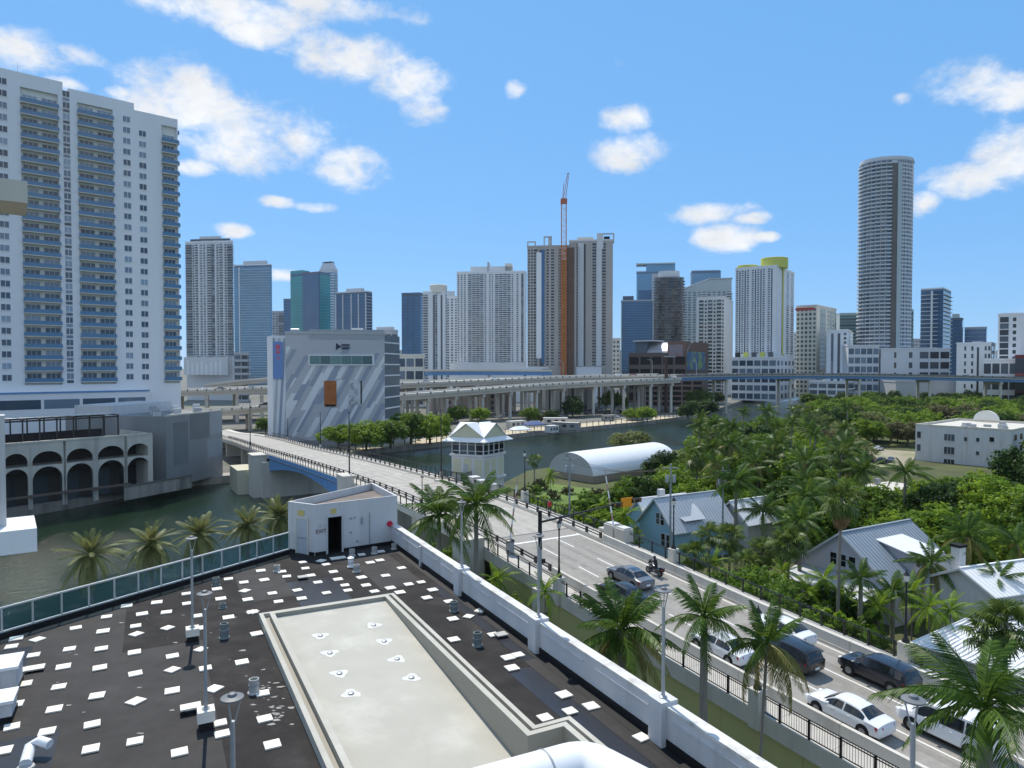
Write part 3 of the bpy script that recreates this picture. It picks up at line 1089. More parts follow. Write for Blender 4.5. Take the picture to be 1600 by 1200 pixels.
# pavers
pav1 = [(60,567),(195,530),(85,525),(395,470),(555,412),(660,355),(175,612),(362,580),(537,487),(707,460),(740,397),(817,337),(867,388),(970,292),(975,343),(873,470),(710,502),(528,578),(700,597),(330,672),(145,685),(520,677),(125,762),(307,777),(705,708),(505,823),(707,852),(80,868),(283,893),(62,985),(245,1010),(480,972),(703,1060),(473,1100),(898,617),(898,688),(897,797),(935,1117),(1025,408),(1037,472),(1045,582),(1070,680),(1115,787),(1145,965),(1157,1022),(1260,648),(1190,415),(1130,267),(1190,215),(1270,233),(1275,277),(1150,318),(1290,322),(1315,387),(15,1110),(60,643)]
pav2 = [(525,172),(635,177),(757,160),(660,202),(785,197),(822,233),(903,178),(927,217),(963,248),(1050,207),(1073,248),(1175,198),(1258,158),(1295,243),(1200,262),(1117,280),(1250,285),(978,275),(867,288),(738,317),(715,274),(585,290),(543,220),(617,333),(483,387),(503,500),(535,810),(545,943),(585,1077),(1095,130),(1145,118),(743,128),(840,120),(865,140),(910,108),(945,103),(1050,88),(1150,72)]
pav3 = [(360,232),(420,272),(390,313),(505,332),(525,423),(608,410),(668,380),(530,530),(735,505),(812,624),(865,610),(833,678),(1103,817),(1245,877),(1135,903),(1005,937),(1507,1040)]
mb = MB().box((0, 0, 0), (0.45, 0.45, 0.045))
pav_me = mesh_of(mb, "roof_paver", M_paver)
r3 = random.Random(5)
for lst, ox in ((pav1, 0), (pav2, 250), (pav3, 550)):
    for (zx, zy) in lst:
        p = P(ox + zx * 0.3, 840 + zy * 0.3, ROOF + 0.045)
        o = bpy.data.objects.new("roof_paver", pav_me)
        col.objects.link(o)
        o.location = (p.x, p.y, ROOF + 0.022)
        o.rotation_euler = (0, 0, radians(27) + r3.choice([0, 0, 0, 0, 0.05, -0.06, 0, 0.08, 0, 0, 0, 0.7]) + r3.uniform(-.05, .05))
        s_ = r3.uniform(0.90, 1.08)
        o.scale = (s_, s_ * r3.uniform(0.95, 1.02), 1)
        pu, pv_ = uv1(p)
        where = ("on the strip between cream patch and white parapet" if pv_ > vB and pu < uA + 0.5 else "in the stair house shadow" if p.y > 41.3 and p.x < -8.8 else
                 "between the cream patch and the stair house" if pu > uA and pv_ > vA else "along the glass balustrade" if (p.x - G0.x) * gl_n[0] + (p.y - G0.y) * gl_n[1] > -2.6 else
                 "in the far half of the left roof field" if p.y > 27.5 else "in the near half of the left roof field")
        tag(o, "loose pale square paver lying flat " + where, "paver", "loose pavers scattered over the dark roof")

# things standing on the roof
M_vent = mat("vent_green_grey", (0.16, 0.19, 0.185), 0.6, 0.15, 3.0)
M_vent_l = mat("vent_pale_grey", (0.40, 0.40, 0.38), 0.6, 0.2, 3.0)
def roof_pt(px, py):
    return P(px, py, ROOF)
vents = [
    (350.5, 997, 0.17, 0.62, M_vent, "dark grey cylindrical roof vent near the balustrade side lamp post"),
    (397, 1083, 0.17, 0.50, M_vent_l, "pale galvanised roof vent left of the cream sunken patch"),
    (348, 951, 0.13, 0.25, M_vent, "short squat roof vent in the left field of pavers"),
    (337.5, 915, 0.17, 0.42, M_vent, "green grey roof vent close to the glass balustrade"),
    (433, 893, 0.17, 0.36, M_vent_l, "pale vent stub between balustrade and stair house"),
    (548, 886, 0.15, 0.45, M_whitepaint, "white capped vent stack in front of the stair house doorway"),
    (557, 894, 0.17, 0.42, M_vent_l, "grey rusty vent beside the white capped stack"),
    (550, 869, 0.17, 0.42, M_vent_l, "vent standing in the stair house shadow right of the doorway"),
    (585, 865, 0.17, 0.40, M_vent_l, "vent stub at the foot of the stair house wall"),
    (616, 858, 0.17, 0.35, M_vent_l, "vent stub tucked in the corner of stair house and parapet"),
    (709, 955, 0.17, 0.45, M_vent, "green roof vent right of the sunken patch, the farther one"),
    (746, 1009, 0.17, 0.55, M_vent, "green roof vent right of the sunken patch, the nearer one")]
for (px, py, r_, h_, m_, lab) in vents:
    p = roof_pt(px, py)
    t_ = thing("roof_vent", p, lab, "vent", "roof vents")
    MB().lathe((p.x, p.y, ROOF), [(r_ + 0.06, 0.0), (r_ + 0.05, 0.05), (r_, 0.07), (r_, h_), (r_ * 0.8, h_), (r_ * 0.8, h_ - 0.1)], 14).build("pipe", m_, t_, smooth=False)
    MB().lathe((p.x, p.y, ROOF), [(r_ + 0.012, h_ * 0.55), (r_ + 0.012, h_ * 0.62)], 14).build("clamp_band", M_grey_metal, t_)
    if lab.startswith("white capped"):
        MB().lathe((p.x, p.y, ROOF), [(r_ + 0.05, h_ + 0.04), (r_ + 0.04, h_ + 0.08), (0.03, h_ + 0.16)], 14).build("cap", M_whitepaint, t_)
# flat raised blocks on the roof
for (px, py, s_, lab) in [(298, 1113, (0.62, 0.42, 0.22), "small white topped block left of the near lamp post"),
                          (473, 905, (0.5, 0.4, 0.16), "grey raised pad in the far left field of pavers"),
                          (783, 995, (0.5, 0.42, 0.14), "dark raised paver on feet by the right hand vent"),
                          (55, 1048, (0.6, 0.45, 0.14), "white raised paver on feet near the left picture edge")]:
    p = roof_pt(px, py)
    t_ = thing("raised_pad", p, lab, "pad")
    MB().box((p.x, p.y, ROOF + s_[2] - 0.05), (s_[0], s_[1], 0.05), radians(27)).build("top", M_paver if "white" in lab else M_vent_l, t_)
    for a in (-1, 1):
        q = R1(*(Vector(uv1(p)) + Vector((0, a * s_[0] * 0.34))), 0)
        MB().box((q[0], q[1], ROOF + 0.002), (0.1, s_[1] * 0.9, s_[2] - 0.054), radians(27)).build("foot", M_flashing, t_)

def lamp_post(p, top, lab, pedestal=None, group="grey cone lamp posts of the flat roof"):
    t_ = thing("lamp_post", p, lab, "lamp post", group)
    z0 = p.z
    if pedestal:
        MB().box((p.x, p.y, z0), (0.42, 0.42, pedestal * 0.45), radians(27)).build("pedestal_base", M_flashing, t_)
        MB().box((p.x, p.y, z0 + pedestal * 0.45), (0.50, 0.50, pedestal * 0.55), radians(27)).build("pedestal", M_paver, t_)
        z0 += pedestal
    MB().lathe((p.x, p.y, z0), [(0.12, 0), (0.12, 0.03), (0.06, 0.06), (0.055, 0.3), (0.05, top - z0 - 0.55)], 10).build("pole", M_grey_metal, t_, smooth=True)
    mb = MB()
    for k in range(3):
        a = 2 * pi * k / 3 + 0.4
        mb.tube((p.x + 0.05 * cos(a), p.y + 0.05 * sin(a), top - 0.58), (p.x + 0.17 * cos(a), p.y + 0.17 * sin(a), top - 0.06), 0.016, n=5)
    mb.build("lamp_arms", M_grey_metal, t_)
    MB().lathe((p.x, p.y, top - 0.08), [(0.23, 0), (0.23, 0.03), (0.10, 0.06), (0.08, 0.11), (0.03, 0.13)], 18).build("lamp_cap", mat("lamp_grey", (0.15, 0.16, 0.17), 0.5, 0.1), t_, smooth=True)
    return t_
lamp_post(roof_pt(301, 1001), 22.0, "slender lamp post on a small pedestal in the left field of pavers", 0.55)
lamp_post(roof_pt(322, 1138), 22.0, "nearer lamp post on a white block pedestal among the pavers", 0.62)
lamp_post(Vector((-5.75, 14.3, ROOF)), 22.25, "lamp post cut off by the bottom edge left of the sunken patch", 0.6)
for yp, lab in ((34.6, "lamp post on the white parapet nearest the stair house"),
                (27.7, "lamp post on the white parapet in front of the traffic signal mast"),
                (20.9, "lamp post on the white parapet in front of the royal palm"),
                (14.0, "lamp post on the white parapet in front of the white van")):
    lamp_post(Vector((px_in(yp) + 0.12, yp, ROOF + 1.36)), 22.35, lab)
# white housings at the left picture edge
for (px, py, sx, sy, h_, lab) in [(4, 1078, 1.0, 1.3, 1.0, "white equipment curb at the left picture edge, the farther one"),
                                  (-4, 1122, 0.9, 1.0, 0.7, "white equipment curb at the left picture edge, the nearer one")]:
    p = roof_pt(px, py)
    t_ = thing("equipment_curb", p, lab, "equipment curb")
    MB().box((p.x, p.y, ROOF), (sx + .05, sy + .05, 0.18), radians(27)).build("base_flashing", M_flashing, t_)
    MB().box((p.x, p.y, ROOF + 0.18), (sx, sy, h_ - 0.28), radians(27)).build("body", M_white, t_)
    MB().box((p.x, p.y, ROOF + h_ - 0.1), (sx + 0.12, sy + 0.12, 0.1), radians(27)).build("lid", M_whitepaint, t_)
# bent white pipe at the lower left
t_ = thing("bent_pipe", roof_pt(50, 1195), "short bent white pipe lying on the roof at bottom left", "pipe")
a = roof_pt(40, 1200); b = roof_pt(62, 1180); c = roof_pt(78, 1182)
MB().path([(a.x, a.y, ROOF + 0.12), (b.x - 0.2, b.y - 0.1, ROOF + 0.3), (b.x, b.y, ROOF + 0.42), (c.x, c.y, ROOF + 0.36)], [0.16, 0.16, 0.15, 0.14], 12).build("pipe_body", M_whitepaint, t_, smooth=True)
MB().lathe((a.x, a.y, ROOF), [(0.24, 0), (0.22, 0.05), (0.17, 0.07)], 12).build("pipe_flange", M_vent_l, t_)
# big white duct at the bottom centre
t_ = thing("white_duct", (1.5, 15, ROOF), "large rounded white duct with an elbow at the bottom centre", "duct")
cz = 18.9
d0, d1, d2 = P(690, 1262, cz), P(915, 1196, cz), P(1085, 1290, cz)
pts = []
L0, L1, L2 = Vector(d0), Vector(d1), Vector(d2)
pre = L1 + (L0 - L1).normalized() * 0.55; post_ = L1 + (L2 - L1).normalized() * 0.55
pts = [L0, pre]
for i in range(1, 6):
    u = i / 6
    pts.append(pre * (1 - u) ** 2 + L1 * 2 * u * (1 - u) + post_ * u ** 2)
pts += [post_, L2]
MB().path(pts, 0.62, 28).build("duct_body", M_whitepaint, t_, smooth=True)
sp = L0 + (L1 - L0) * 0.70
dr_ = (L1 - L0).normalized()
MB().path([sp, sp + dr_ * 0.05], 0.635, 28).build("joint_band", M_grey_metal, t_)
MB().box((L1.x, L1.y, ROOF), (0.6, 0.6, cz - 0.4 - ROOF), 0.4).build("support_leg", M_grey_metal, t_)
# balcony block of the neighbouring tower at the left picture edge
t_ = thing("balcony_stack", (-12.3, 15, 2.0), "white balcony slab and column of the next tower at the left edge", "balcony")
bq = D(58, 845, 15.0)
bd = Vector((cos(radians(36)), sin(radians(36)), 0)); bnv = Vector((-bd.y, bd.x, 0))
bc = Vector((bq.x, 15.0, 0)) - bd * 2.0 + bnv * 0.8
MB().box((bc.x, bc.y, 25.03), (4.0, 1.6, 0.50), radians(36)).build("lower_slab", M_whitepaint, t_)
uq = Vector((D(43, 290, 15.0).x, 15.0, 0)) - bd * 2.0 + bnv * 0.8
MB().box((uq.x, uq.y, 32.45), (4.0, 1.6, 0.46), radians(36)).build("upper_slab", M_concrete_lt, t_)
cq = Vector((D(9, 750, 15.4).x, 15.4, 0)) - bd * 0.6
MB().box((cq.x, cq.y, 25.532), (1.2, 0.5, 2.4), radians(36)).build("column", M_white, t_)
MB().box((bc.x - 1.5, bc.y - 0.4, 2.0), (0.9, 0.9, 23.02), radians(36)).build("lower_column", M_white, t_)
# ------------------------------------------------------------------ bridge and road
T_L, T_R = 33.5, 48.0
br = thing("road_bridge", RT(80, 40.7, -6), "long grey concrete road bridge with blue steel span crossing the river", "bridge")
def s_range(a, b, step=4.0):
    n = max(1, int(round((b - a) / step)))
    return [a + (b - a) * i / n for i in range(n + 1)]
def sweep_st(mb, s0, s1, prof, step=4.0, mi=0):
    """prof: closed list of (t, dz) in order, swept along s"""
    ss = s_range(s0, s1, step)
    n = len(prof)
    vs_ = [RT(s, t, dz) for s in ss for (t, dz) in prof]
    fs = []
    for i in range(len(ss) - 1):
        for k in range(n):
            a, b = i * n + k, i * n + (k + 1) % n
            fs.append((a, b, b + n, a + n))
    fs.append(tuple(range(n)))
    fs.append(tuple(range((len(ss) - 1) * n, len(ss) * n))[::-1])
    mb.add(vs_, fs, mi)
    return mb
def sheet_st(mb, s0, s1, t0, t1, dz, step=3.0, mi=0):
    ss = s_range(s0, s1, step)
    mb.ribbon([RT(s, t0, dz) for s in ss], [RT(s, t1, dz) for s in ss], mi)
    return mb
S0, S1 = -60, 300
DECK_JOINT = 64.0
# structural deck
mb = MB(); sweep_st(mb, S0, S1, [(T_L - 0.1, -0.7), (T_R + 0.1, -0.7), (T_R + 0.1, 0.16), (45.75, 0.16), (45.74, -0.02), (35.75, -0.02), (35.74, 0.16), (T_L - 0.1, 0.16)])
mb.build("deck", M_concrete_lt, br)
mb = MB(); sheet_st(mb, S0, DECK_JOINT, 35.78, 45.7, 0.0); mb.build("road_surface", M_asphalt, br)
mb = MB(); sheet_st(mb, DECK_JOINT, S1, 35.78, 45.7, 0.0); mb.build("bridge_surface", M_bridge_road, br)
for (ta, tb, nm) in ((33.62, 35.3, "sidewalk"), (46.2, 47.9, "sidewalk")):
    ss = s_range(-40, 240, 3.5)
    for i in range(len(ss) - 1):
        mb = MB(); sheet_st(mb, ss[i] + 0.02, ss[i + 1] - 0.02, ta, tb, 0.175, 2.0); mb.build("sidewalk_slab", M_sidewalk, br)
# expansion joints and tyre-worn patches across the deck
M_joint = mat("joint_steel", (0.09, 0.09, 0.09), 0.6, 0.2, 2.0)
for s in (DECK_JOINT, 96, 108.5, 168):
    mb = MB(); sheet_st(mb, s - 0.12, s + 0.12, 35.8, 45.68, 0.006, 0.3); mb.build("expansion_joint", M_joint, br)
M_patch = mat("patched_pavement", (0.43, 0.41, 0.37), 0.85, 0.1, 1.2)
rp = random.Random(3)
for i in range(26):
    s = rp.uniform(70, 165); t = rp.uniform(36.5, 44.0)
    mb = MB(); sheet_st(mb, s, s + rp.uniform(1.0, 3.5), t, t + rp.uniform(0.5, 1.6), 0.004 + 0.0006 * i, 2.0)
    mb.build("pavement_patch", M_patch, br)
# darker wheel tracks worn into the lanes
M_track = mat("worn_wheel_track", (0.235, 0.222, 0.20), 0.88, 0.16, 2.0, second=(0.285, 0.27, 0.246), sec_amt=0.5, sec_scale=0.5)
M_track2 = mat("bridge_wheel_track", (0.33, 0.312, 0.282), 0.88, 0.14, 1.5, second=(0.385, 0.365, 0.33), sec_amt=0.5, sec_scale=0.4)
for tc_ in (37.55, 40.65, 43.8):
    for o_ in (-0.85, 0.85):
        mb = MB(); sheet_st(mb, -40, 59.8, tc_ + o_ - 0.28, tc_ + o_ + 0.28, 0.003); mb.build("wheel_track", M_track, br)
        mb = MB(); sheet_st(mb, 64.3, 220, tc_ + o_ - 0.3, tc_ + o_ + 0.3, 0.003); mb.build("wheel_track", M_track2, br)
# lane markings
for t, solid in ((36.05, True), (39.1, False), (42.2, False), (45.4, True)):
    if solid:
        mb = MB(); sheet_st(mb, -40, 62, t - 0.07, t + 0.07, 0.006); mb.build("edge_line", M_paint, br)
    elif t > 42:
        mb = MB(); sheet_st(mb, -40, 40, t - 0.07, t + 0.07, 0.006); mb.build("lane_line", M_paint, br)
        for k in range(3):
            mb = MB(); sheet_st(mb, 44 + k * 7, 47.2 + k * 7, t - 0.07, t + 0.07, 0.006); mb.build("lane_dash", M_paint, br)
    else:
        mb = MB(); sheet_st(mb, -40, 34, t - 0.07, t + 0.07, 0.006); mb.build("lane_line", M_paint, br)
        for k in range(4):
            mb = MB(); sheet_st(mb, 38 + k * 6, 41 + k * 6, t - 0.07, t + 0.07, 0.006); mb.build("lane_dash", M_paint, br)
mb = MB(); sheet_st(mb, 61.3, 61.65, 36.1, 45.4, 0.007, 0.3); mb.build("stop_line", M_paint, br)
# concrete traffic barriers on the ramp (solid), from the camera side up to the bridge
def barrier(t, s0, s1, h, lab_piece):
    ss = s_range(s0, s1, 7.0)
    for i in range(len(ss) - 1):
        mb = MB()
        sweep_st(mb, ss[i] + 0.015, ss[i + 1] - 0.015, [(t - 0.24, 0.0), (t + 0.24, 0.0), (t + 0.16, 0.3), (t + 0.13, h), (t - 0.13, h), (t - 0.16, 0.3)], 3.5)
        mb.build(lab_piece, M_concrete_lt, br)
barrier(35.5, -40, 52, 0.82, "barrier_panel")
barrier(46.0, -40, 58, 0.85, "barrier_panel")
# kerbs with black steel traffic rails on the bridge
M_kerb = M_concrete_lt
for t in (35.5, 46.0):
    sa = 52 if t < 40 else 58
    mb = MB(); sweep_st(mb, sa + 0.02, 240, [(t - 0.2, 0), (t + 0.2, 0), (t + 0.2, 0.32), (t - 0.2, 0.32)]); mb.build("kerb", M_kerb, br)

def rail_thing(name, lab, t, s0, s1, post_gap, post_h, rails, post_sz, rail_sz, dz0=0.0, pickets=None, zoff=0.16):
    t_ = thing(name, RT((s0 + s1) / 2, t), lab, "railing")
    me = mesh_of(MB().box((0, 0, 0), (post_sz[0], post_sz[1], post_h)), "post", M_black_metal)
    n = int((s1 - s0) / post_gap)
    for i in range(n + 1):
        s = s0 + (s1 - s0) * i / n
        p = Vector(RT(s, t, dz0)) - WLOC[t_.name]
        inst(me, "post", t_, p, (0, 0, ROAD_RZ))
    for rz_ in rails:
        mb = MB()
        ss = s_range(s0, s1, 4.0)
        for i in range(len(ss) - 1):
            mb.bar(RT(ss[i], t, dz0 + rz_), RT(ss[i + 1], t, dz0 + rz_), rail_sz[0], rail_sz[1])
        mb.build("rail", M_black_metal, t_)
    if pickets:
        mb = MB()
        s = max(s0, pickets[0])
        while s < min(s1, pickets[1]):
            mb.bar(RT(s, t, dz0 + 0.1), RT(s, t, dz0 + rails[-1]), 0.018, 0.018)
            s += pickets[2]
        stuffpart(mb.build("pickets", M_black_metal, t_))
    return t_
rail_thing("footway_railing", "black picket railing on the near side of the ramp and bridge", T_L, -10, 224, 1.9, 1.15, (0.12, 0.98, 1.12), (0.12, 0.10), (0.05, 0.05), 0.16, (-10, 46, 0.16))
rail_thing("footway_railing", "black picket railing on the far side of the ramp and bridge", T_R, -10, 224, 1.9, 1.15, (0.12, 0.98, 1.12), (0.12, 0.10), (0.05, 0.05), 0.16, (-10, 40, 0.16))
rail_thing("traffic_railing", "heavy black two bar traffic rail beside the near lanes of the bridge", 35.5, 52.5, 224, 2.4, 0.62, (0.25, 0.55), (0.34, 0.16), (0.07, 0.10), 0.32)
rail_thing("traffic_railing", "heavy black two bar traffic rail beside the far lanes of the bridge", 46.0, 58.5, 224, 2.4, 0.62, (0.25, 0.55), (0.34, 0.16), (0.07, 0.10), 0.32)

# ramp retaining walls (olive green panels under a pale edge beam)
def ramp_wall(t, s0, s1, facing, m_):
    ss = s_range(s0, s1, 6.0)
    for i in range(len(ss) - 1):
        a, b = ss[i], ss[i + 1] - 0.03
        mb = MB()
        lo, hi = GZ, -0.8
        A = RT(a, t); B = RT(b, t); A2 = RT(a, t + facing * 0.4); B2 = RT(b, t + facing * 0.4)
        mb.hexa([(A[0], A[1], lo), (B[0], B[1], lo), (B2[0], B2[1], lo), (A2[0], A2[1], lo),
                 (A[0], A[1], A[2] + hi), (B[0], B[1], B[2] + hi), (B2[0], B2[1], B2[2] + hi), (A2[0], A2[1], A2[2] + hi)])
        mb.build("retaining_wall_panel", m_, br)
ramp_wall(T_L + 0.1, -40, 60.0, 1, M_green_wall)
ramp_wall(T_R - 0.1, -40, 66.0, -1, M_green_wall)
for t, f in ((T_L - 0.12, 1), (T_R + 0.12, -1)):
    mb = MB(); sweep_st(mb, -40, 66, [(t, -0.9), (t + f * 0.35, -0.9), (t + f * 0.35, -0.702), (t, -0.702)] if True else []); mb.build("edge_beam", M_concrete_lt, br)
# buttress towers where ramp turns into bridge
def pier_block(s, t, ls, lt, top, name="pier_block", cap=True):
    z1 = RZ(s) + top
    p = RT(s, t)
    mb = MB().box((p[0], p[1], GZ - 3.5), (lt, ls, z1 - GZ + 3.5), ROAD_RZ - pi / 2)
    o = mb.build(name, M_concrete_lt, br)
    if cap:
        mb = MB().box((p[0], p[1], z1), (lt + 0.35, ls + 0.35, 0.28), ROAD_RZ - pi / 2)
        mb.build("pier_cap", M_concrete_lt, o)
    return o
pier_block(62.5, 32.4, 2.6, 2.3, 0.9)
pier_block(60.0, 49.0, 2.4, 1.8, 0.3)
# river piers and far abutment
def cross_pier(s0, s1, ta, tb, ztop):
    mb = MB()
    v8 = []
    for z in (-3.0, ztop):
        for (s, t) in ((s0, ta), (s0, tb), (s1, tb), (s1, ta)):
            p = RT(s, t); v8.append((p[0], p[1], z))
    mb.hexa(v8)
    return mb.build("river_pier", M_concrete_lt, br)
cross_pier(99, 107, 33.0, 48.5, RZ(103) - 0.92)
cross_pier(160, 176, 32.2, 48.6, RZ(176) - 0.92)
cross_pier(64.5, 67, 33.6, 47.9, RZ(65) - 0.92)
cross_pier(80, 82, 34.5, 47.0, RZ(82) - 0.92)
pier_block(164, 32.0, 5.0, 3.0, -0.1, "abutment_house")
p = RT(172, 30.2)
mb = MB().box((p[0], p[1], GZ - 3), (4.0, 10.0, RZ(172) - 2.2), ROAD_RZ - pi / 2); mb.build("wing_wall", mat("pale_yellow_stucco", (0.52, 0.495, 0.38), 0.8, 0.08, 0.5), br)
pier_block(103.0, 32.7, 3.2, 1.6, 1.2, "girder_housing")
# blue haunched girders of the bascule span
for t in (33.9, 37.5, 44.0, 47.6):
    mb = MB()
    ss = s_range(107.0, 160.0, 3.0)
    for i in range(len(ss) - 1):
        def dep(s):
            u = (s - 107.0) / 53.0
            return 1.5 + 2.0 * abs(2 * u - 1) ** 1.6
        a, b = ss[i], ss[i + 1]
        v8 = []
        for (dza, dzb) in ((-dep(a), -dep(b)), (-0.92, -0.92)):
            v8 += [RT(a, t - 0.2, dza), RT(b, t - 0.2, dzb), RT(b, t + 0.2, dzb), RT(a, t + 0.2, dza)]
        mb.hexa(v8)
    mb.build("span_girder", M_blue_steel, br)
mb = MB()
ss = s_range(107.0, 160.0, 4.0)
sweep_st(mb, 107, 160, [(T_L - 0.14, -0.6), (T_L - 0.10, -0.6), (T_L - 0.10, 0.1), (T_L - 0.14, 0.1)])
mb.build("fascia_plate", M_blue_steel, br)
# ramp continues on land columns beyond the river
for s in (200, 225, 250):
    cross_pier(s, s + 1.5, 35, 46.5, RZ(s) - 0.92)

# ------------------------------------------------------------------ street lamps on the bridge
def ornate_lamp(s, t, h, lab, ped=1.3):
    p = Vector(RT(s, t, 0.16))
    t_ = thing("street_lamp", p, lab, "street lamp", "black lantern street lamps along the ramp")
    mb = MB().box((p.x, p.y, p.z - 1.0), (0.75, 0.75, ped + 1.0), ROAD_RZ); mb.build("pedestal", M_concrete_lt, t_)
    z = p.z + ped
    mb = MB().lathe((p.x, p.y, z), [(0.26, 0), (0.26, 0.1), (0.14, 0.3), (0.10, 0.6), (0.075, 1.0), (0.06, h - 0.3), (0.11, h - 0.2), (0.06, h - 0.1)], 10)
    mb.build("pole", M_black_metal, t_, smooth=True)
    mb = MB().lathe((p.x, p.y, z + h), [(0.10, -0.1), (0.17, 0.0), (0.19, 0.30), (0.16, 0.34)], 8)
    mb.build("lantern_glass", mat("lantern_glass", (0.62, 0.62, 0.58), 0.3, 0.05), t_)
    mb = MB().lathe((p.x, p.y, z + h + 0.34), [(0.23, 0), (0.15, 0.12), (0.05, 0.26), (0.02, 0.42)], 8)
    mb.build("lantern_cap", M_black_metal, t_)
    return t_
ornate_lamp(s_at_px(874, T_L), T_L, 4.2, "black lantern lamp on a pedestal next to the traffic signal mast")
ornate_lamp(s_at_px(1188, T_L), T_L, 4.2, "black lantern lamp on a pedestal behind the slender leaning palm")
ornate_lamp(s_at_px(1054, T_R), T_R, 4.3, "black lantern lamp in front of the light blue house")
ornate_lamp(s_at_px(1421, T_R), T_R, 4.3, "black lantern lamp in front of the grey metal roofed house")
ornate_lamp(s_at_px(820, T_R + 0.3), T_R + 0.3, 4.6, "black lantern lamp between the bridge tender house and the white tent")
def tall_pole(s, t, h, lab, m_=None, r_=0.11, name="light_pole", group="tall dark light poles on the bridge"):
    p = Vector(RT(s, t, 0.16))
    t_ = thing(name, p, lab, "light pole", group)
    MB().lathe((p.x, p.y, p.z), [(0.3, -0.2), (0.3, 0.7), (0.24, 0.75)], 8).build("base", M_concrete_lt, t_)
    MB().lathe((p.x, p.y, p.z), [(r_ * 1.8, 0.75), (r_ * 1.3, 1.3), (r_, 2.0), (r_ * 0.6, h)], 8).build("pole", m_ or M_black_metal, t_, smooth=True)
    MB().box((p.x, p.y, p.z + h - 0.1), (0.5, 0.2, 0.12), ROAD_RZ).build("lamp_head", m_ or M_black_metal, t_)
    return t_
tall_pole(s_at_px(545, T_L), T_L, 10.6, "tall dark pole on the near bridge railing above the blue span")
tall_pole(s_at_px(390, T_L), T_L, 11.5, "tall dark pole at the far left abutment of the bridge")
tall_pole(s_at_px(689, T_R), T_R, 10.5, "tall dark pole on the far bridge railing left of the tender house")
tall_pole(s_at_px(500, T_R), T_R, 8.5, "tall dark pole in front of the striped building, left of the trees")
tall_pole(s_at_px(449, T_R), T_R, 6.0, "shorter dark pole at the far end of the bridge")
tall_pole(s_at_px(659, T_L + 0.2), T_L + 0.2, 4.4, "short thin dark pole on the near bridge railing behind the stair house", r_=0.07)
# traffic signal mast
s_m = s_at_px(844, T_L - 0.4)
p = Vector(RT(s_m, T_L - 0.4, -0.6))
t_ = thing("traffic_signal", p, "black mast arm with two horizontal signals and an orange sign over the lanes", "traffic signal")
MB().box((p.x, p.y, p.z - 1.6), (1.0, 1.0, 2.0), ROAD_RZ).build("pedestal", M_concrete_lt, t_)
MB().lathe((p.x, p.y, p.z + 0.4), [(0.34, 0), (0.34, 0.12), (0.2, 0.2), (0.17, 3.4), (0.16, 3.42)], 12).build("lower_pole", M_grey_metal, t_, smooth=True)
ztop = 16.55
MB().lathe((p.x, p.y, p.z + 3.82), [(0.2, 0), (0.18, 0.1), (0.17, ztop - p.z - 3.82)], 12).build("upper_pole", M_black_metal, t_, smooth=True)
v3 = Vector((VX, VY, 0))
arm0 = Vector((p.x, p.y, ztop - 1.0)); 
arm1 = arm0 + v3 * 10.4 + Vector((0, 0, 0.9))
MB().path([arm0, arm0.lerp(arm1, 0.5), arm1], [0.10, 0.08, 0.05], 10).build("mast_arm", M_black_metal, t_, smooth=True)
vrz = atan2(VY, VX)
def on_arm(f):
    return arm0.lerp(arm1, f)
face = Vector((UX, UY, 0)) * -0.22
for f in (0.80, 1.02):
    q = on_arm(f) + face
    hd = MB().box((q.x, q.y, q.z - 0.2), (1.15, 0.22, 0.38), vrz).build("signal_head", M_black_metal, t_)
    for k in (-1, 0, 1):
        c = q + v3 * (0.36 * k) + Vector((0, 0, 0.0))
        d_ = Vector((UX, UY, 0)) * -1
        MB().tube(c + d_ * 0.11, c + d_ * 0.2, 0.12, 0.12, 10).build("lens_hood", mat("amber_lens", (0.22, 0.12, 0.03), 0.5, 0.1) if k else M_black_metal, hd)
q = on_arm(0.91) + face
sg = MB().box((q.x, q.y, q.z - 0.42), (1.35, 0.06, 0.85), vrz).build("orange_sign", mat("orange_sign_face", (0.78, 0.30, 0.015), 0.5, 0.05), t_)
mb = MB()
for k, (w_, z_) in enumerate(((0.8, 0.17), (0.95, -0.02), (0.7, -0.21))):
    c = q + Vector((UX, UY, 0)) * -0.034
    mb.box((c.x, c.y, c.z + z_ - 0.035), (w_, 0.006, 0.07), vrz)
for (x_, z_) in ((-0.2, 3.0), (0.25, 2.2)):
    pass
q = Vector((p.x, p.y, p.z + 2.6))
MB().box((q.x + 0.3, q.y, q.z), (0.3, 0.25, 0.35), 0.2).build("camera_box", M_black_metal, t_)
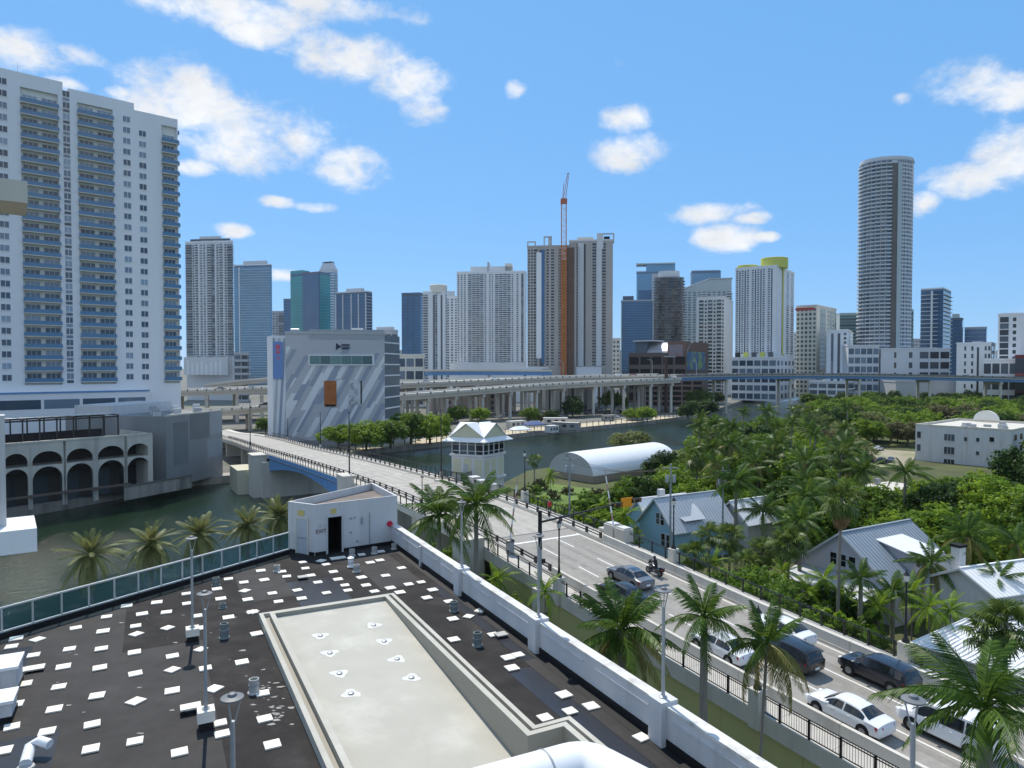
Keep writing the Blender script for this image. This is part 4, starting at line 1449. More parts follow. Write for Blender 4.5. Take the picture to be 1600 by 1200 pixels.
# barrier gates with raised booms
def gate(s, t, boom_top_px, lab, cabinet):
    p = Vector(RT(s, t, 0.2))
    t_ = thing("barrier_gate", p, lab, "barrier gate", "raised bridge barrier gates")
    if cabinet == 2:
        for k in (-1, 1):
            q = Vector(RT(s + k * 0.9, t + 0.6, 0.2))
            c = MB().box((q.x, q.y, q.z), (1.5, 1.3, 1.35), ROAD_RZ).build("cabinet", M_concrete_lt, t_)
            MB().prism([(q.x + a * 0.62 * cos(ROAD_RZ) - b * 0.5 * sin(ROAD_RZ), q.y + a * 0.62 * sin(ROAD_RZ) + b * 0.5 * cos(ROAD_RZ)) for (a, b) in ((-1, -1), (1, -1), (1, 1), (-1, 1))], q.z + 1.35, q.z + 1.5).build("cabinet_lid", M_white, c)
        base = p + Vector((0, 0, 1.3))
    else:
        MB().box((p.x, p.y, p.z), (0.6, 0.6, 1.2), ROAD_RZ).build("cabinet", M_grey_metal, t_)
        MB().lathe((p.x, p.y, p.z + 1.2), [(0.45, 0), (0.48, 0.1), (0.3, 0.2)], 10).build("counterweight", M_black_metal, t_)
        base = p + Vector((0, 0, 1.3))
    top = D(boom_top_px[0], boom_top_px[1], p.y + 0.5)
    nseg = 8
    for i in range(nseg):
        a, b = base.lerp(top, i / nseg), base.lerp(top, (i + 1) / nseg)
        r_ = 0.10 - 0.006 * i
        MB().tube(a, b, r_, r_ - 0.006, 7).build("boom_section", M_whitepaint if (i % 2 == 0) else mat("faded_red_stripe", (0.42, 0.27, 0.24), 0.6, 0.1), t_)
gate(s_at_px(797, 34.9), 34.9, (809, 746), "raised striped barrier boom by the near pier block", 1)
gate(s_at_px(960, 47.2), 47.2, (945, 733), "raised barrier boom with two white cabinets on the far side", 2)
# white equipment boxes on the far side near the tender house
for i, (px, h_, w_, lab) in enumerate(((741, 1.5, 1.3, "white slant topped control box by the tender house railing"),
                                     (752, 1.3, 1.0, "plain white box right of the slant topped control box"),
                                     (768, 1.2, 1.1, "white equipment box nearest the barrier boom"))):
    s = s_at_px(px, 46.9)
    p = Vector(RT(s, 46.9, 0.18))
    t_ = thing("control_box", p, lab, "control box")
    MB().box((p.x, p.y, p.z), (w_, w_ * 0.9, h_), ROAD_RZ).build("box_body", M_concrete_lt, t_)
    MB().box((p.x, p.y, p.z + h_), (w_ + 0.15, w_ + 0.05, 0.12), ROAD_RZ).build("lid", M_white, t_)
    if i == 0:
        f_ = Vector((UX, UY, 0)) * -(w_ / 2 + 0.01) 
        for k in (-0.22, 0.22):
            q = p + f_ + v3 * k + Vector((0, 0, 0.75))
            MB().box((q.x, q.y, q.z), (0.3, 0.04, 0.5), vrz).build("louvre", M_black_metal, t_)

# ------------------------------------------------------------------ bridge tender house
c0_ = D(755.5, 748, 108.0)
TZ = RZ(84) + 0.1
th_rz = radians(29)
e1 = Vector((cos(th_rz + pi), sin(th_rz + pi), 0))     # to the left-back
# corner nearest to the camera; left face goes left/back, right face goes right/back
A_ = Vector((c0_.x, 108.0, 0))
la = Vector((-0.93, 0.37, 0)).normalized(); ra = Vector((0.60, 0.80, 0)).normalized()
def solve_w(px, d):
    a = (px - CX) / FPX
    return (A_.x - a * A_.y) / (a * d.y - d.x)
wl, wr = solve_w(705.5, la), solve_w(787.5, ra)
th = thing("bridge_tender_house", (A_.x, A_.y, GZ), "pale yellow two storey bridge tender house with white hipped metal roof", "bridge house")
def hz_(py):
    return D(755, py, 108.0).z
zf, zs, ze, zr = hz_(748), hz_(714), hz_(690), hz_(662.5)
quad4 = lambda ex: [A_ - (la + ra) * ex, A_ + la * (wl + ex) - ra * ex, A_ + la * (wl + ex) + ra * (wr + ex), A_ - la * ex + ra * (wr + ex)]
M_yel = mat("pale_yellow_panel", (0.52, 0.50, 0.36), 0.8, 0.06, 0.6)
MB().prism([(p.x, p.y) for p in quad4(0)], zf, zs).build("lower_wall", M_white, th)
# yellow panels between white pilasters
def face_quad(mb, d, n_, w0, w1, z0, z1, off):
    a, b = A_ + d * w0 + n_ * off, A_ + d * w1 + n_ * off
    mb.quad((b.x, b.y, z0), (a.x, a.y, z0), (a.x, a.y, z1), (b.x, b.y, z1))
nl = Vector((la.y, -la.x, 0));  nl = nl if nl.y < 0 else -nl
nr = Vector((ra.y, -ra.x, 0));  nr = nr if nr.x > 0 else -nr
def face_box(name, m_, d, n_, w0, w1, z0, z1, off0, off1, parent):
    mb = MB()
    v8 = []
    for z in (z0, z1):
        for (w_, o_) in ((w0, off1), (w1, off1), (w1, off0), (w0, off0)):
            p = A_ + d * w_ + n_ * o_
            v8.append((p.x, p.y, z))
    mb.hexa(v8)
    return mb.build(name, m_, parent)
for d, n_, W in ((la, nl, wl), (ra, nr, wr)):
    k = 3
    for i in range(k):
        face_box("wall_panel", M_yel, d, n_, W * (i + 0.14) / k, W * (i + 0.86) / k, zf + 0.15, zs - 0.45, 0.0, 0.035, th)
face_box("door", mat("house_door", (0.40, 0.41, 0.40), 0.6, 0.1), la, nl, wl * 0.47, wl * 0.62, zf, zf + 2.1, 0.03, 0.07, th)
MB().prism([(p.x, p.y) for p in quad4(0.22)], zs - 0.002, zs + 0.28).build("string_course", M_white, th)
MB().prism([(p.x, p.y) for p in quad4(-0.25)], zs + 0.281, ze - 0.1).build("dark_room", M_dark, th)
for d, n_, W, k in ((la, nl, wl, 4), (ra, nr, wr, 4)):
    for i in range(k + 1):
        face_box("window_post", M_white, d, n_, max(0.0, W * i / k - 0.09), min(W, W * i / k + 0.09), zs + 0.281, ze - 0.05, -0.15, 0.02, th)
    for i in range(k):
        wp = face_box("window_pane", G_dark, d, n_, W * i / k + 0.1, W * (i + 1) / k - 0.1, zs + 0.35, ze - 0.12, -0.12, -0.08, th)
        face_box("window_bar", M_white, d, n_, W * i / k + 0.1, W * (i + 1) / k - 0.1, zs + 0.75, zs + 0.83, -0.1, -0.02, wp)
        face_box("window_bar", M_white, d, n_, W * i / k + 0.1, W * (i + 1) / k - 0.1, ze - 0.62, ze - 0.55, -0.1, -0.02, wp)
M_roofw = mat("white_metal_roof", (0.74, 0.75, 0.75), 0.4, 0.05, 0.5, spec=0.5)
ov = 0.95
E = quad4(ov)
I_ = quad4(0.25)
zmid = ze + 0.55
mb = MB()
for i in range(4):
    j = (i + 1) % 4
    mb.quad((E[i].x, E[i].y, ze), (E[j].x, E[j].y, ze), (I_[j].x, I_[j].y, zmid), (I_[i].x, I_[i].y, zmid))
mb.add([(p.x, p.y, ze - 0.14) for p in E], [(3, 2, 1, 0)])
for i in range(4):
    j = (i + 1) % 4
    mb.quad((E[i].x, E[i].y, ze - 0.14), (E[j].x, E[j].y, ze - 0.14), (E[j].x, E[j].y, ze), (E[i].x, E[i].y, ze))
mb.build("skirt_roof", M_roofw, th)
# cross gabled upper roof: a gable on each side, valleys running to the corners
ctr = (I_[0] + I_[2]) / 2
mids = [(I_[i] + I_[(i + 1) % 4]) / 2 for i in range(4)]
mb = MB()
g_ov = 1.06
for i in range(4):
    j = (i + 1) % 4
    m_ = ctr + (mids[i] - ctr) * g_ov
    a = ctr + (I_[i] - ctr) * 1.02; b = ctr + (I_[j] - ctr) * 1.02
    mb.add([(a.x, a.y, zmid - 0.02), (m_.x, m_.y, zr), (ctr.x, ctr.y, zr)], [(0, 1, 2)])
    mb.add([(b.x, b.y, zmid - 0.02), (ctr.x, ctr.y, zr), (m_.x, m_.y, zr)], [(0, 1, 2)])
mb.build("gable_roof", M_roofw, th)
for i in range(4):
    j = (i + 1) % 4
    m_ = ctr + (mids[i] - ctr) * 0.98
    a = ctr + (I_[i] - ctr) * 0.985; b = ctr + (I_[j] - ctr) * 0.985
    MB().add([(a.x, a.y, zmid), (b.x, b.y, zmid), (m_.x, m_.y, zr - 0.12)], [(0, 1, 2)]).build("gable_wall", M_yel, th)
    mb = MB()
    g0 = ctr + (mids[i] - ctr) * 1.04
    mb.bar((a.x, a.y, zmid + 0.02), (g0.x, g0.y, zr - 0.02), 0.12, 0.1)
    mb.bar((b.x, b.y, zmid + 0.02), (g0.x, g0.y, zr - 0.02), 0.12, 0.1)
    mb.build("gable_trim", M_white, th)
MB().lathe((ctr.x, ctr.y, zr), [(0.12, 0), (0.08, 0.2), (0.02, 0.6)], 8).build("finial", M_black_metal, th)
# flared pier the house stands on
mb = MB()
lo, hi = quad4(0.5), quad4(-0.05)
mb.hexa([(p.x, p.y, -2.0) for p in lo] + [(p.x, p.y, zf - 0.35) for p in hi])
mb.build("flared_pier", M_concrete_lt, th)
face_box("pier_panel", M_yel, ra, nr, wr * 0.3, wr * 0.75, zf - 3.6, zf - 0.8, 0.16, 0.22, th)
MB().prism([(p.x, p.y) for p in quad4(0.25)], zf - 0.35, zf - 0.002).build("floor_ledge", M_white, th)
# small balcony deck joining the bridge, with its own black railing
q0, q1 = A_ + la * 0.2, A_ + la * (wl + 1.2)
o2 = [q0, q1, q1 + nl * 3.6, q0 + nl * 3.6]
MB().prism([(p.x, p.y) for p in o2], zf - 0.30, zf - 0.02).build("access_deck", M_concrete_lt, th)
t_ = thing("house_railing", (o2[2].x, o2[2].y, zf), "low black railing on the access deck of the tender house", "railing")
pr = [q1 + nl * 0.3, q1 + nl * 2.2, A_ + la * (wl * 0.35) + nl * 2.2, A_ + la * (wl * 0.35) + nl * 0.3]
for i in range(3):
    a, b = pr[i], pr[i + 1]
    n_ = max(2, int((b - a).length / 0.7))
    for k in range(n_ + 1):
        c = a.lerp(b, k / n_)
        MB().box((c.x, c.y, zf - 0.02), (0.08, 0.08, 1.15)).build("post", M_black_metal, t_)
    mb = MB()
    for z in (0.15, 1.1):
        mb.bar((a.x, a.y, zf + z), (b.x, b.y, zf + z), 0.05, 0.05)
    k = 0
    while k < (b - a).length:
        c = a + (b - a).normalized() * k
        mb.bar((c.x, c.y, zf + 0.15), (c.x, c.y, zf + 1.1), 0.025, 0.025)
        k += 0.16
    stuffpart(mb.build("pickets", M_black_metal, t_))
# ------------------------------------------------------------------ left bank: apartment tower, arcade building, grey block
def face_frame(A, B):
    e = (Vector(B) - Vector(A)); L = e.length; e.normalize()
    n = Vector((e.y, -e.x))
    return e, n, L
class Face:
    """vertical plane from A to B (left to right seen from outside)"""
    def __init__(self, A, B):
        self.A = Vector(A); self.B = Vector(B)
        self.e, self.n, self.L = face_frame(A, B)
    def pt(self, w, z, off=0.0):
        p = self.A + self.e * w + self.n * off
        return (p.x, p.y, z)
    def w_at(self, px):
        a = (px - CX) / FPX
        return (a * self.A.y - self.A.x) / (self.e.x - a * self.e.y)
    def z_at(self, px, py):
        p = self.A + self.e * self.w_at(px)
        return D(px, py, p.y).z
    def slab(self, mb, w0, w1, z0, z1, o0, o1, mi=0):
        mb.hexa([self.pt(w0, z0, o1), self.pt(w1, z0, o1), self.pt(w1, z0, o0), self.pt(w0, z0, o0),
                 self.pt(w0, z1, o1), self.pt(w1, z1, o1), self.pt(w1, z1, o0), self.pt(w0, z1, o0)], mi)
        return mb
    def rect(self, mb, w0, w1, z0, z1, off, mi=0):
        mb.quad(self.pt(w0, z0, off), self.pt(w1, z0, off), self.pt(w1, z1, off), self.pt(w0, z1, off), mi)
        return mb

Rc = Vector((-96.5, 205.0)); te = Vector((0.741, 0.672)).normalized()
F1 = Face(Rc - te * 62, Rc)
tw = thing("apartment_tower", (Rc.x - 12, Rc.y + 2, GZ), "tall white apartment tower with rows of blue glass balconies at left", "tower")
M_tower = mat("tower_white", (0.77, 0.772, 0.78), 0.8, 0.05, 0.12, streak=True)
M_cream = mat("balcony_cream", (0.74, 0.72, 0.66), 0.8, 0.05, 0.3)
M_balc = mat("blue_balcony_glass", (0.07, 0.18, 0.31), 0.15, 0.15, 0.4, spec=0.6, island=0.25)
Z_TOP, Z_TOP2 = F1.z_at(279, 186), F1.z_at(214, 161)
w_mid, w_n0, w_n1 = F1.w_at(215), F1.w_at(105), F1.w_at(113.5)
dep = 22.0
def block(name, f, w0, w1, z0, z1, d_, m_, parent):
    mb = MB(); f.slab(mb, w0, w1, z0, z1, -d_, 0.0)
    return mb.build(name, m_, parent)
RCS = [(F1.w_at(39), F1.w_at(97.5)), (F1.w_at(127), F1.w_at(182)), (F1.w_at(257), F1.L - 0.3)]
# wall built as piers between recessed balcony bays
edges = [0.0]
for (a, b) in RCS:
    edges += [a, b]
edges.append(F1.L)
Z_TOP3 = F1.z_at(2, 104)
def z_roof(w):
    if w < w_n0:
        return Z_TOP3
    return Z_TOP2 if w < w_mid - 0.1 else Z_TOP
solid = [(0.0, RCS[0][0]), (RCS[0][1], RCS[1][0]), (RCS[1][1], RCS[2][0]), (RCS[2][1], F1.L)]
# split at roof steps
pieces = []
for (a, b) in solid:
    cuts = [a] + [c for c in (w_n0, w_n1, w_mid) if a < c < b] + [b]
    for i in range(len(cuts) - 1):
        pieces.append((cuts[i], cuts[i + 1]))
NF, FH = 25, 2.96
zb0 = 25.44                                     # rail centre of the lowest balcony row
for (a, b) in pieces:
    zt = z_roof((a + b) / 2)
    if abs(a - w_n0) < 0.05:
        zt = F1.z_at(109, 150)
    block("facade_pier", F1, a, b, GZ, zt, dep, M_tower, tw)
z_bay_top = []
for i, (a, b) in enumerate(RCS):
    ztop_b = (F1.z_at(66, 141), F1.z_at(152, 165), F1.z_at(268, 197))[i]
    zt = z_roof((a + b) / 2)
    block("bay_lintel", F1, a, b, ztop_b, zt, dep, M_tower, tw)
    block("bay_base", F1, a, b, GZ, zb0 - 1.3, dep, M_tower, tw)
    block("bay_back_wall", F1, a, b, zb0 - 1.3, ztop_b, dep, M_cream, tw).location = (-F1.n.x * 0.8, -F1.n.y * 0.8, 0)
    rows = int((ztop_b - 1.4 - zb0) / FH) + 1
    z = zb0
    W = b - a
    # shared meshes per bay
    def rel(mb):
        me_o = mb.build("tmp", [M_tower], local=True)
        me_ = me_o.data; bpy.data.objects.remove(me_o)
        return me_
    mslab = MB(); F1.slab(mslab, a + 0.02, b - 0.02 + (0.28 if i == 2 else 0), -0.20, 0.0, -0.78, 0.75)
    mrail = MB(); F1.slab(mrail, a - 0.1, b + (0.3 if i == 2 else 0.1), 0.0, 1.0, 0.7, 0.8)
    sl_me = mesh_of(mslab, "balcony_slab", M_cream); rl_me = mesh_of(mrail, "balcony_rail", M_balc)
    doors = ((0.07, 0.45), (0.58, 0.97)) if i < 2 else ((0.15, 0.86),)
    d_mes = []
    for (d0, d1) in doors:
        md = MB(); F1.slab(md, a + W * d0, a + W * d1, 0.02, 2.2, -0.78, -0.72)
        d_mes.append(mesh_of(md, "balcony_door", G_mix))
        mf = MB()
        ww = W * (d1 - d0)
        for q in (1 / 3, 2 / 3):
            F1.slab(mf, a + W * d0 + ww * q - 0.04, a + W * d0 + ww * q + 0.04, 0.02, 2.2, -0.71, -0.68)
        d_mes.append(mesh_of(mf, "door_mullion", M_tower))
    for k in range(rows):
        zz = zb0 - 0.55 + FH * k
        off = Vector((0, 0, zz)) - WLOC[tw.name]
        bal = inst(sl_me, "balcony_slab", tw, off)
        inst(rl_me, "balcony_rail", bal)
        for q in range(0, len(d_mes), 2):
            dd_ = inst(d_mes[q], "balcony_door", tw, off)
            inst(d_mes[q + 1], "door_mullion", dd_)
# windows in the piers
def win_col(px, w_, h_, rows, zc0, fh, m_=G_mix, split=True):
    wc = F1.w_at(px)
    mw = MB(); F1.slab(mw, wc - w_ / 2, wc + w_ / 2, 0, h_, 0.0, 0.04)
    wm_ = mesh_of(mw, "window", m_)
    mf = MB()
    if split:
        F1.slab(mf, wc - 0.05, wc + 0.05, 0, h_, 0.045, 0.07)
    F1.slab(mf, wc - w_ / 2 - 0.08, wc + w_ / 2 + 0.08, -0.12, -0.002, 0.0, 0.14)
    fm_ = mesh_of(mf, "window_frame", M_tower)
    for k in range(rows):
        off = Vector((0, 0, zc0 + fh * k - h_ / 2)) - WLOC[tw.name]
        o = inst(wm_, "window", tw, off)
        inst(fm_, "window_frame", o)
win_col(11, 1.9, 1.5, 26, zb0 + 0.6, FH)
win_col(203, 1.75, 1.5, 25, zb0 + 0.6, FH)
win_col(227.5, 1.75, 1.5, 24, zb0 + 0.5, FH)
win_col(110, 1.5, 1.5, 26, zb0 + 0.9, FH)
win_col(110, 1.5, 0.75, 26, zb0 - 0.55, FH, split=False)
win_col(-25, 1.9, 1.5, 26, zb0 + 0.6, FH)
# low glazed band and blue stripe near the foot
for (pa, pb) in ((-28, 60), (65, 120), (125, 175), (180, 222)):
    a, b = F1.w_at(pa), F1.w_at(pb)
    mb = MB(); F1.slab(mb, a, b, F1.z_at(100, 637), F1.z_at(100, 623), 3.0, 3.06); mb.build("band_window", G_blue, tw)
mb = MB(); F1.slab(mb, F1.w_at(-60), F1.w_at(228), GZ, F1.z_at(100, 612), 0.02, 3.0); mb.build("podium", M_tower, tw)
mb = MB(); F1.slab(mb, F1.w_at(-60), F1.w_at(229), F1.z_at(100, 613.5), F1.z_at(100, 611), 3.0, 3.2); mb.build("podium_trim", M_blue_steel, tw)
# side wall wrapping balconies at the right end
Fs = Face(Rc, Rc - F1.n * dep)
for k in range(NF):
    zz = zb0 - 0.55 + FH * k
    mb = MB(); Fs.slab(mb, 0.0, 5.0, zz, zz + 1.0, 0.02, 0.45); mb.build("side_balcony", M_balc, tw)
mb = MB(); F1.slab(mb, F1.w_at(150), F1.w_at(200), Z_TOP2, Z_TOP2 + 1.0, -16, -10); mb.build("roof_plant_room", M_tower, tw)
mb = MB(); p = F1.pt(F1.w_at(38), F1.z_at(38, 112), -2); mb.tube(p, (p[0], p[1], p[2] + 3.0), 0.06, 0.03, 6); mb.build("roof_mast", M_grey_metal, tw)

# arcade building on the seawall
qa, qb = P(0, 803, GZ), P(236, 770, GZ)
FA = Face(qa.to_2d() + (qa - qb).to_2d() * 0.22, qb.to_2d())
ar = thing("arcade_building", (qb.x, qb.y, GZ), "old white building with two tiers of round arches over the seawall", "building")
zt = FA.z_at(238, 676)
M_oldwhite = mat("stained_stucco", (0.52, 0.495, 0.43), 0.85, 0.1, 0.25, streak=True, second=(0.36, 0.35, 0.33), sec_amt=0.3, sec_scale=0.35)
arch_px = [(-40, 0), (2, 42), (48, 96), (102, 144), (151, 193), (197, 233)]
zA0, zA1 = FA.z_at(130, 729), FA.z_at(130, 700)      # upper tier: floor, springing-top
zB0, zB1 = GZ + 0.3, FA.z_at(130, 723)
def arch_wall(cols, z_lo, z_sill, z_top_w, z_apex, name):
    """wall strip with round-headed openings: each bay a mesh of its own"""
    for (pa, pb) in cols:
        a, b = FA.w_at(pa), FA.w_at(pb)
        m_ = (a + b) / 2; r_ = (b - a) / 2
        rise = min(r_, (z_apex - z_sill) * 0.55)
        zs_ = z_apex - rise
        n_ = 12
        arc = [(m_ - r_ * cos(pi * i / n_), zs_ + rise * sin(pi * i / n_)) for i in range(n_ + 1)]
        L_, R_ = a - (0.55), b + 0.55
        mb = MB()
        outer = [(L_, z_lo)] + [(L_, z_top_w)] + [(R_, z_top_w)] + [(R_, z_lo)]
        for off in (0.0,):
            vs_ = []
            # strips: left jamb, right jamb, spandrel fan
            FA.rect(mb, L_, a, z_lo, z_top_w, 0.0); FA.rect(mb, b, R_, z_lo, z_top_w, 0.0)
            if z_sill > z_lo + 0.01:
                FA.rect(mb, a, b, z_lo, z_sill, 0.0)
            for i in range(n_):
                (w0, z0), (w1, z1) = arc[i], arc[i + 1]
                mb.quad(FA.pt(w0, z0), FA.pt(w1, z1), FA.pt(w1, z_top_w), FA.pt(w0, z_top_w))
                mb.quad(FA.pt(w0, z0), FA.pt(w0, z0, -0.5), FA.pt(w1, z1, -0.5), FA.pt(w1, z1))
            for w_ in (a, b):
                mb.quad(FA.pt(w_, z_sill), FA.pt(w_, zs_), FA.pt(w_, zs_, -0.5), FA.pt(w_, z_sill, -0.5))
        mb.build(name, M_oldwhite, ar)
arch_wall(arch_px, zB1 + 0.25, zA0, zt - 0.35, zA1, "upper_arch_bay")
arch_wall(arch_px, GZ, GZ, zB1 + 0.24, zB1, "lower_arch_bay")
mb = MB(); FA.slab(mb, FA.w_at(-48), FA.w_at(236), zt - 0.352, zt, -0.6, 0.12); mb.build("cornice", M_oldwhite, ar)
mb = MB(); FA.slab(mb, 0, FA.L, GZ, zt - 1.75, -16, -5.5); mb.build("inner_wall", mat("arcade_painted_shade", (0.06, 0.055, 0.05), 0.9, 0.2, 0.4), ar)  # the arcade's deep shade is painted into this wall colour
mb = MB(); FA.slab(mb, 0, FA.L, zB1 + 0.05, zB1 + 0.2, -5.5, -0.05); mb.build("gallery_floor", M_oldwhite, ar)
mb = MB(); FA.slab(mb, FA.L - 0.5, FA.L, GZ, zt, -16, -0.02); mb.build("end_wall", M_oldwhite, ar)
for (pa, pb) in arch_px:
    a, b = FA.w_at(pa), FA.w_at(pb)
    mb = MB(); FA.slab(mb, a, b, zA0, zA0 + 0.9, -0.3, -0.24); mb.build("gallery_rail", M_dark, ar)
    mb = MB(); FA.slab(mb, a + (b - a) * .15, a + (b - a) * .85, GZ + 0.1, zB1 - 2.2, -5.49, -5.4); mb.build("ground_window", G_dark, ar)
mb = MB(); FA.slab(mb, 0, FA.w_at(200), GZ + 2.4, GZ + 2.75, 0.05, 0.9); mb.build("awning", mat("awning_brown", (0.13, 0.10, 0.085), 0.8, 0.15), ar)
mb = MB(); FA.slab(mb, 0, FA.L - 0.6, zt - 1.7, zt - 1.45, -15.5, -0.7); mb.build("roof_terrace", mat("terrace_floor", (0.30, 0.21, 0.16), 0.9, 0.25, 0.4), ar)
# pergola on the terrace
pg = thing("roof_pergola", (qb.x - 6, qb.y, zt), "dark steel pergola frame with white fabric on the arcade roof terrace", "pergola")
zp = FA.z_at(100, 652) - 0.3
M_frame = mat("dark_frame", (0.045, 0.04, 0.038), 0.6, 0.15)
pws = [FA.w_at(x) for x in (-30, 8, 38, 65, 92, 118, 143, 165, 188)]
for w_ in pws:
    for off in (-1.4, -8.0):
        mb = MB(); q = FA.pt(w_, zt - 1.45, off); mb.box(q, (0.22, 0.22, zp - zt + 1.45), atan2(FA.e.y, FA.e.x)); mb.build("post", M_frame, pg)
    mb = MB(); mb.bar(FA.pt(w_, zp + 0.14, -1.0), FA.pt(w_, zp + 0.14, -8.6), 0.18, 0.26); mb.build("cross_beam", M_frame, pg)
for off in (-1.4, -8.0):
    mb = MB(); mb.bar(FA.pt(pws[0], zp - 0.15, off), FA.pt(pws[-1], zp - 0.15, off), 0.2, 0.3); mb.build("long_beam", M_frame, pg)
for i in range(len(pws) - 1):
    mb = MB(); FA.slab(mb, pws[i] + 0.2, pws[i + 1] - 0.2, zp + 0.29, zp + 0.33, -8.3, -3.2); mb.build("fabric_panel", mat("canopy_fabric", (0.5, 0.5, 0.47), 0.9, 0.1), pg)
mb = MB(); FA.slab(mb, FA.w_at(10), FA.w_at(188), zt - 1.44, zt + 0.9, -9.2, -9.0); mb.build("back_screen", M_frame, pg)
rt = random.Random(2)
for k in range(14):
    w_ = FA.w_at(12 + k * 11.5) ; off = rt.uniform(-6, -1.6)
    p = FA.pt(w_, zt - 1.45, off)
    t_ = thing("terrace_table", p, "small round table set on the arcade roof terrace", "table", "tables on the arcade roof terrace")
    MB().lathe(p, [(0.25, 0), (0.04, 0.05), (0.04, 0.72)], 8).build("pedestal", M_frame, t_)
    MB().lathe((p[0], p[1], p[2] + 0.72), [(0.5, 0), (0.5, 0.04)], 12).build("top", mat("table_wood", (0.34, 0.16, 0.07), 0.7, 0.2) if k % 3 else M_white, t_)

# grey block behind and right of the arcade
ga, gb_ = P(238, 770, GZ), P(348, 741, GZ)
FG = Face(ga.to_2d() + Vector((0.4, 5.5)), gb_.to_2d())
gk = thing("grey_block", (gb_.x, gb_.y, GZ), "windowless weathered grey concrete block right of the arches", "building")
M_greyw = mat("grey_render", (0.235, 0.24, 0.24), 0.9, 0.14, 0.16, streak=True, second=(0.33, 0.33, 0.32), sec_amt=0.45, sec_scale=0.09)
zg = FG.z_at(346, 642)
mb = MB(); FG.slab(mb, 0.0, FG.L, GZ, zg, -26, 0); mb.build("wall", M_greyw, gk)
M_greyp = [mat("grey_patch_dark", (0.17, 0.18, 0.18), 0.9, 0.1, 0.3), mat("grey_patch_pale", (0.30, 0.315, 0.325), 0.9, 0.08, 0.3)]
for (a, b, z0, z1, k) in ((0.40, 0.74, 0.62, 0.995, 0), (0.70, 0.995, 0.30, 0.58, 1), (0.76, 0.995, 0.66, 0.995, 1), (0.12, 0.36, 0.3, 0.9, 0)):
    mb = MB(); FG.slab(mb, FG.L * a, FG.L * b, GZ + (zg - GZ) * z0, GZ + (zg - GZ) * z1, 0.0, 0.05); mb.build("render_panel", M_greyp[k], gk)
mb = MB(); FG.slab(mb, 0, FG.L + 0.05, zg, zg + 0.35, -0.4, 0.06); mb.build("coping", M_concrete_lt, gk)
for i in range(9):
    w_ = FG.L * (0.05 + 0.1 * i); p = FG.pt(w_, zg + 0.01, -3 - (i * 37 % 7))
    h_ = 0.8 + (i * 13 % 5) * 0.25
    mb = MB().box(p, (1.6, 1.2, h_), 0.4); mb.build("rooftop_unit", M_grey_metal if i % 2 else M_white, gk)
mb = MB(); FG.slab(mb, 0.5, FG.L * 0.98, zg, zg + 2.3, -24, -14); mb.build("white_penthouse", M_white, gk)
# low wall and ramp at the waterfront in front of the grey block
lw = thing("waterfront_wall", (gb_.x - 8, gb_.y - 6, GZ), "low pale concrete wall along the waterfront below the grey block", "wall")
a_, b_ = P(196, 782, GZ), P(300, 762, GZ)
FW = Face(a_.to_2d(), b_.to_2d())
mb = MB(); FW.slab(mb, 0, FW.L, GZ, GZ + 2.6, -0.4, 0); mb.build("wall_body", M_seawall, lw)
mb = MB(); FW.slab(mb, -0.1, FW.L + 0.1, GZ + 2.6, GZ + 2.9, -0.5, 0.1); mb.build("wall_cap", mat("brown_cap", (0.13, 0.115, 0.10), 0.8, 0.2), lw)

# ------------------------------------------------------------------ striped building beyond the bridge
sb = thing("striped_building", (-75, 262, 3), "grey windowless building painted with slanting white and blue stripes", "building")
dS = 255.0
A0 = D(447, 670, dS); B0 = D(601.5, 664, dS + 6)
FS = Face(A0.to_2d(), B0.to_2d())
zr_l, zr_r = FS.z_at(447, 507), FS.z_at(601, 523)
zSB = GZ
M_sgrey = mat("striped_wall_grey", (0.45, 0.465, 0.49), 0.8, 0.06, 0.1)
M_spale = mat("stripe_pale", (0.66, 0.68, 0.70), 0.8, 0.05, 0.2)
M_sblue = mat("stripe_slate_blue", (0.30, 0.34, 0.41), 0.8, 0.05, 0.2)
mb = MB(); FS.slab(mb, 0, FS.L, zSB, zr_r, -30, 0); mb.build("wall", M_sgrey, sb)
mb = MB(); FS.slab(mb, -0.2, FS.L + 0.2, zr_r, zr_r + 1.0, -30, 0.25); mb.build("parapet", mat("parapet_grey", (0.40, 0.42, 0.44), 0.8, 0.06), sb)
# slanted stripes, each a thin painted panel clipped to the wall
def stripe(parent, f, w0, wd, z_lo, z_hi, slope, m_, wmin, wmax, off, name="painted_stripe"):
    poly = [(w0, z_lo), (w0 + wd, z_lo), (w0 + wd + (z_hi - z_lo) * slope, z_hi), (w0 + (z_hi - z_lo) * slope, z_hi)]
    poly = clip_half(poly, (1, 0), wmax)
    poly = clip_half(poly, (-1, 0), -wmin) if poly else poly
    if len(poly) < 3:
        return
    MB().add([f.pt(w, z, off) for (w, z) in poly], [tuple(range(len(poly)))]).build(name, m_, parent)
rs = random.Random(21)
H_ = zr_r - zSB
k = 0
for row in range(3):
    zlo = zSB + 1.5 + row * (H_ - 9) / 3 - rs.uniform(0, 1)
    w_ = -8
    while w_ < FS.L + 4:
        wd = rs.uniform(1.2, 2.8)
        hh = rs.uniform(7.0, (H_ - 9) / 3 + 4)
        z0 = zlo + rs.uniform(-1.5, 3.0)
        z1 = min(z0 + hh, zr_r - 4.5)
        stripe(sb, FS, w_, wd, max(z0, zSB + 1.0), z1, 0.55, M_spale if k % 2 else M_sblue, 0.05, FS.L - 0.05, 0.02 + 0.004 * (k % 5))
        w_ += wd + rs.uniform(0.3, 2.0)
        k += 1
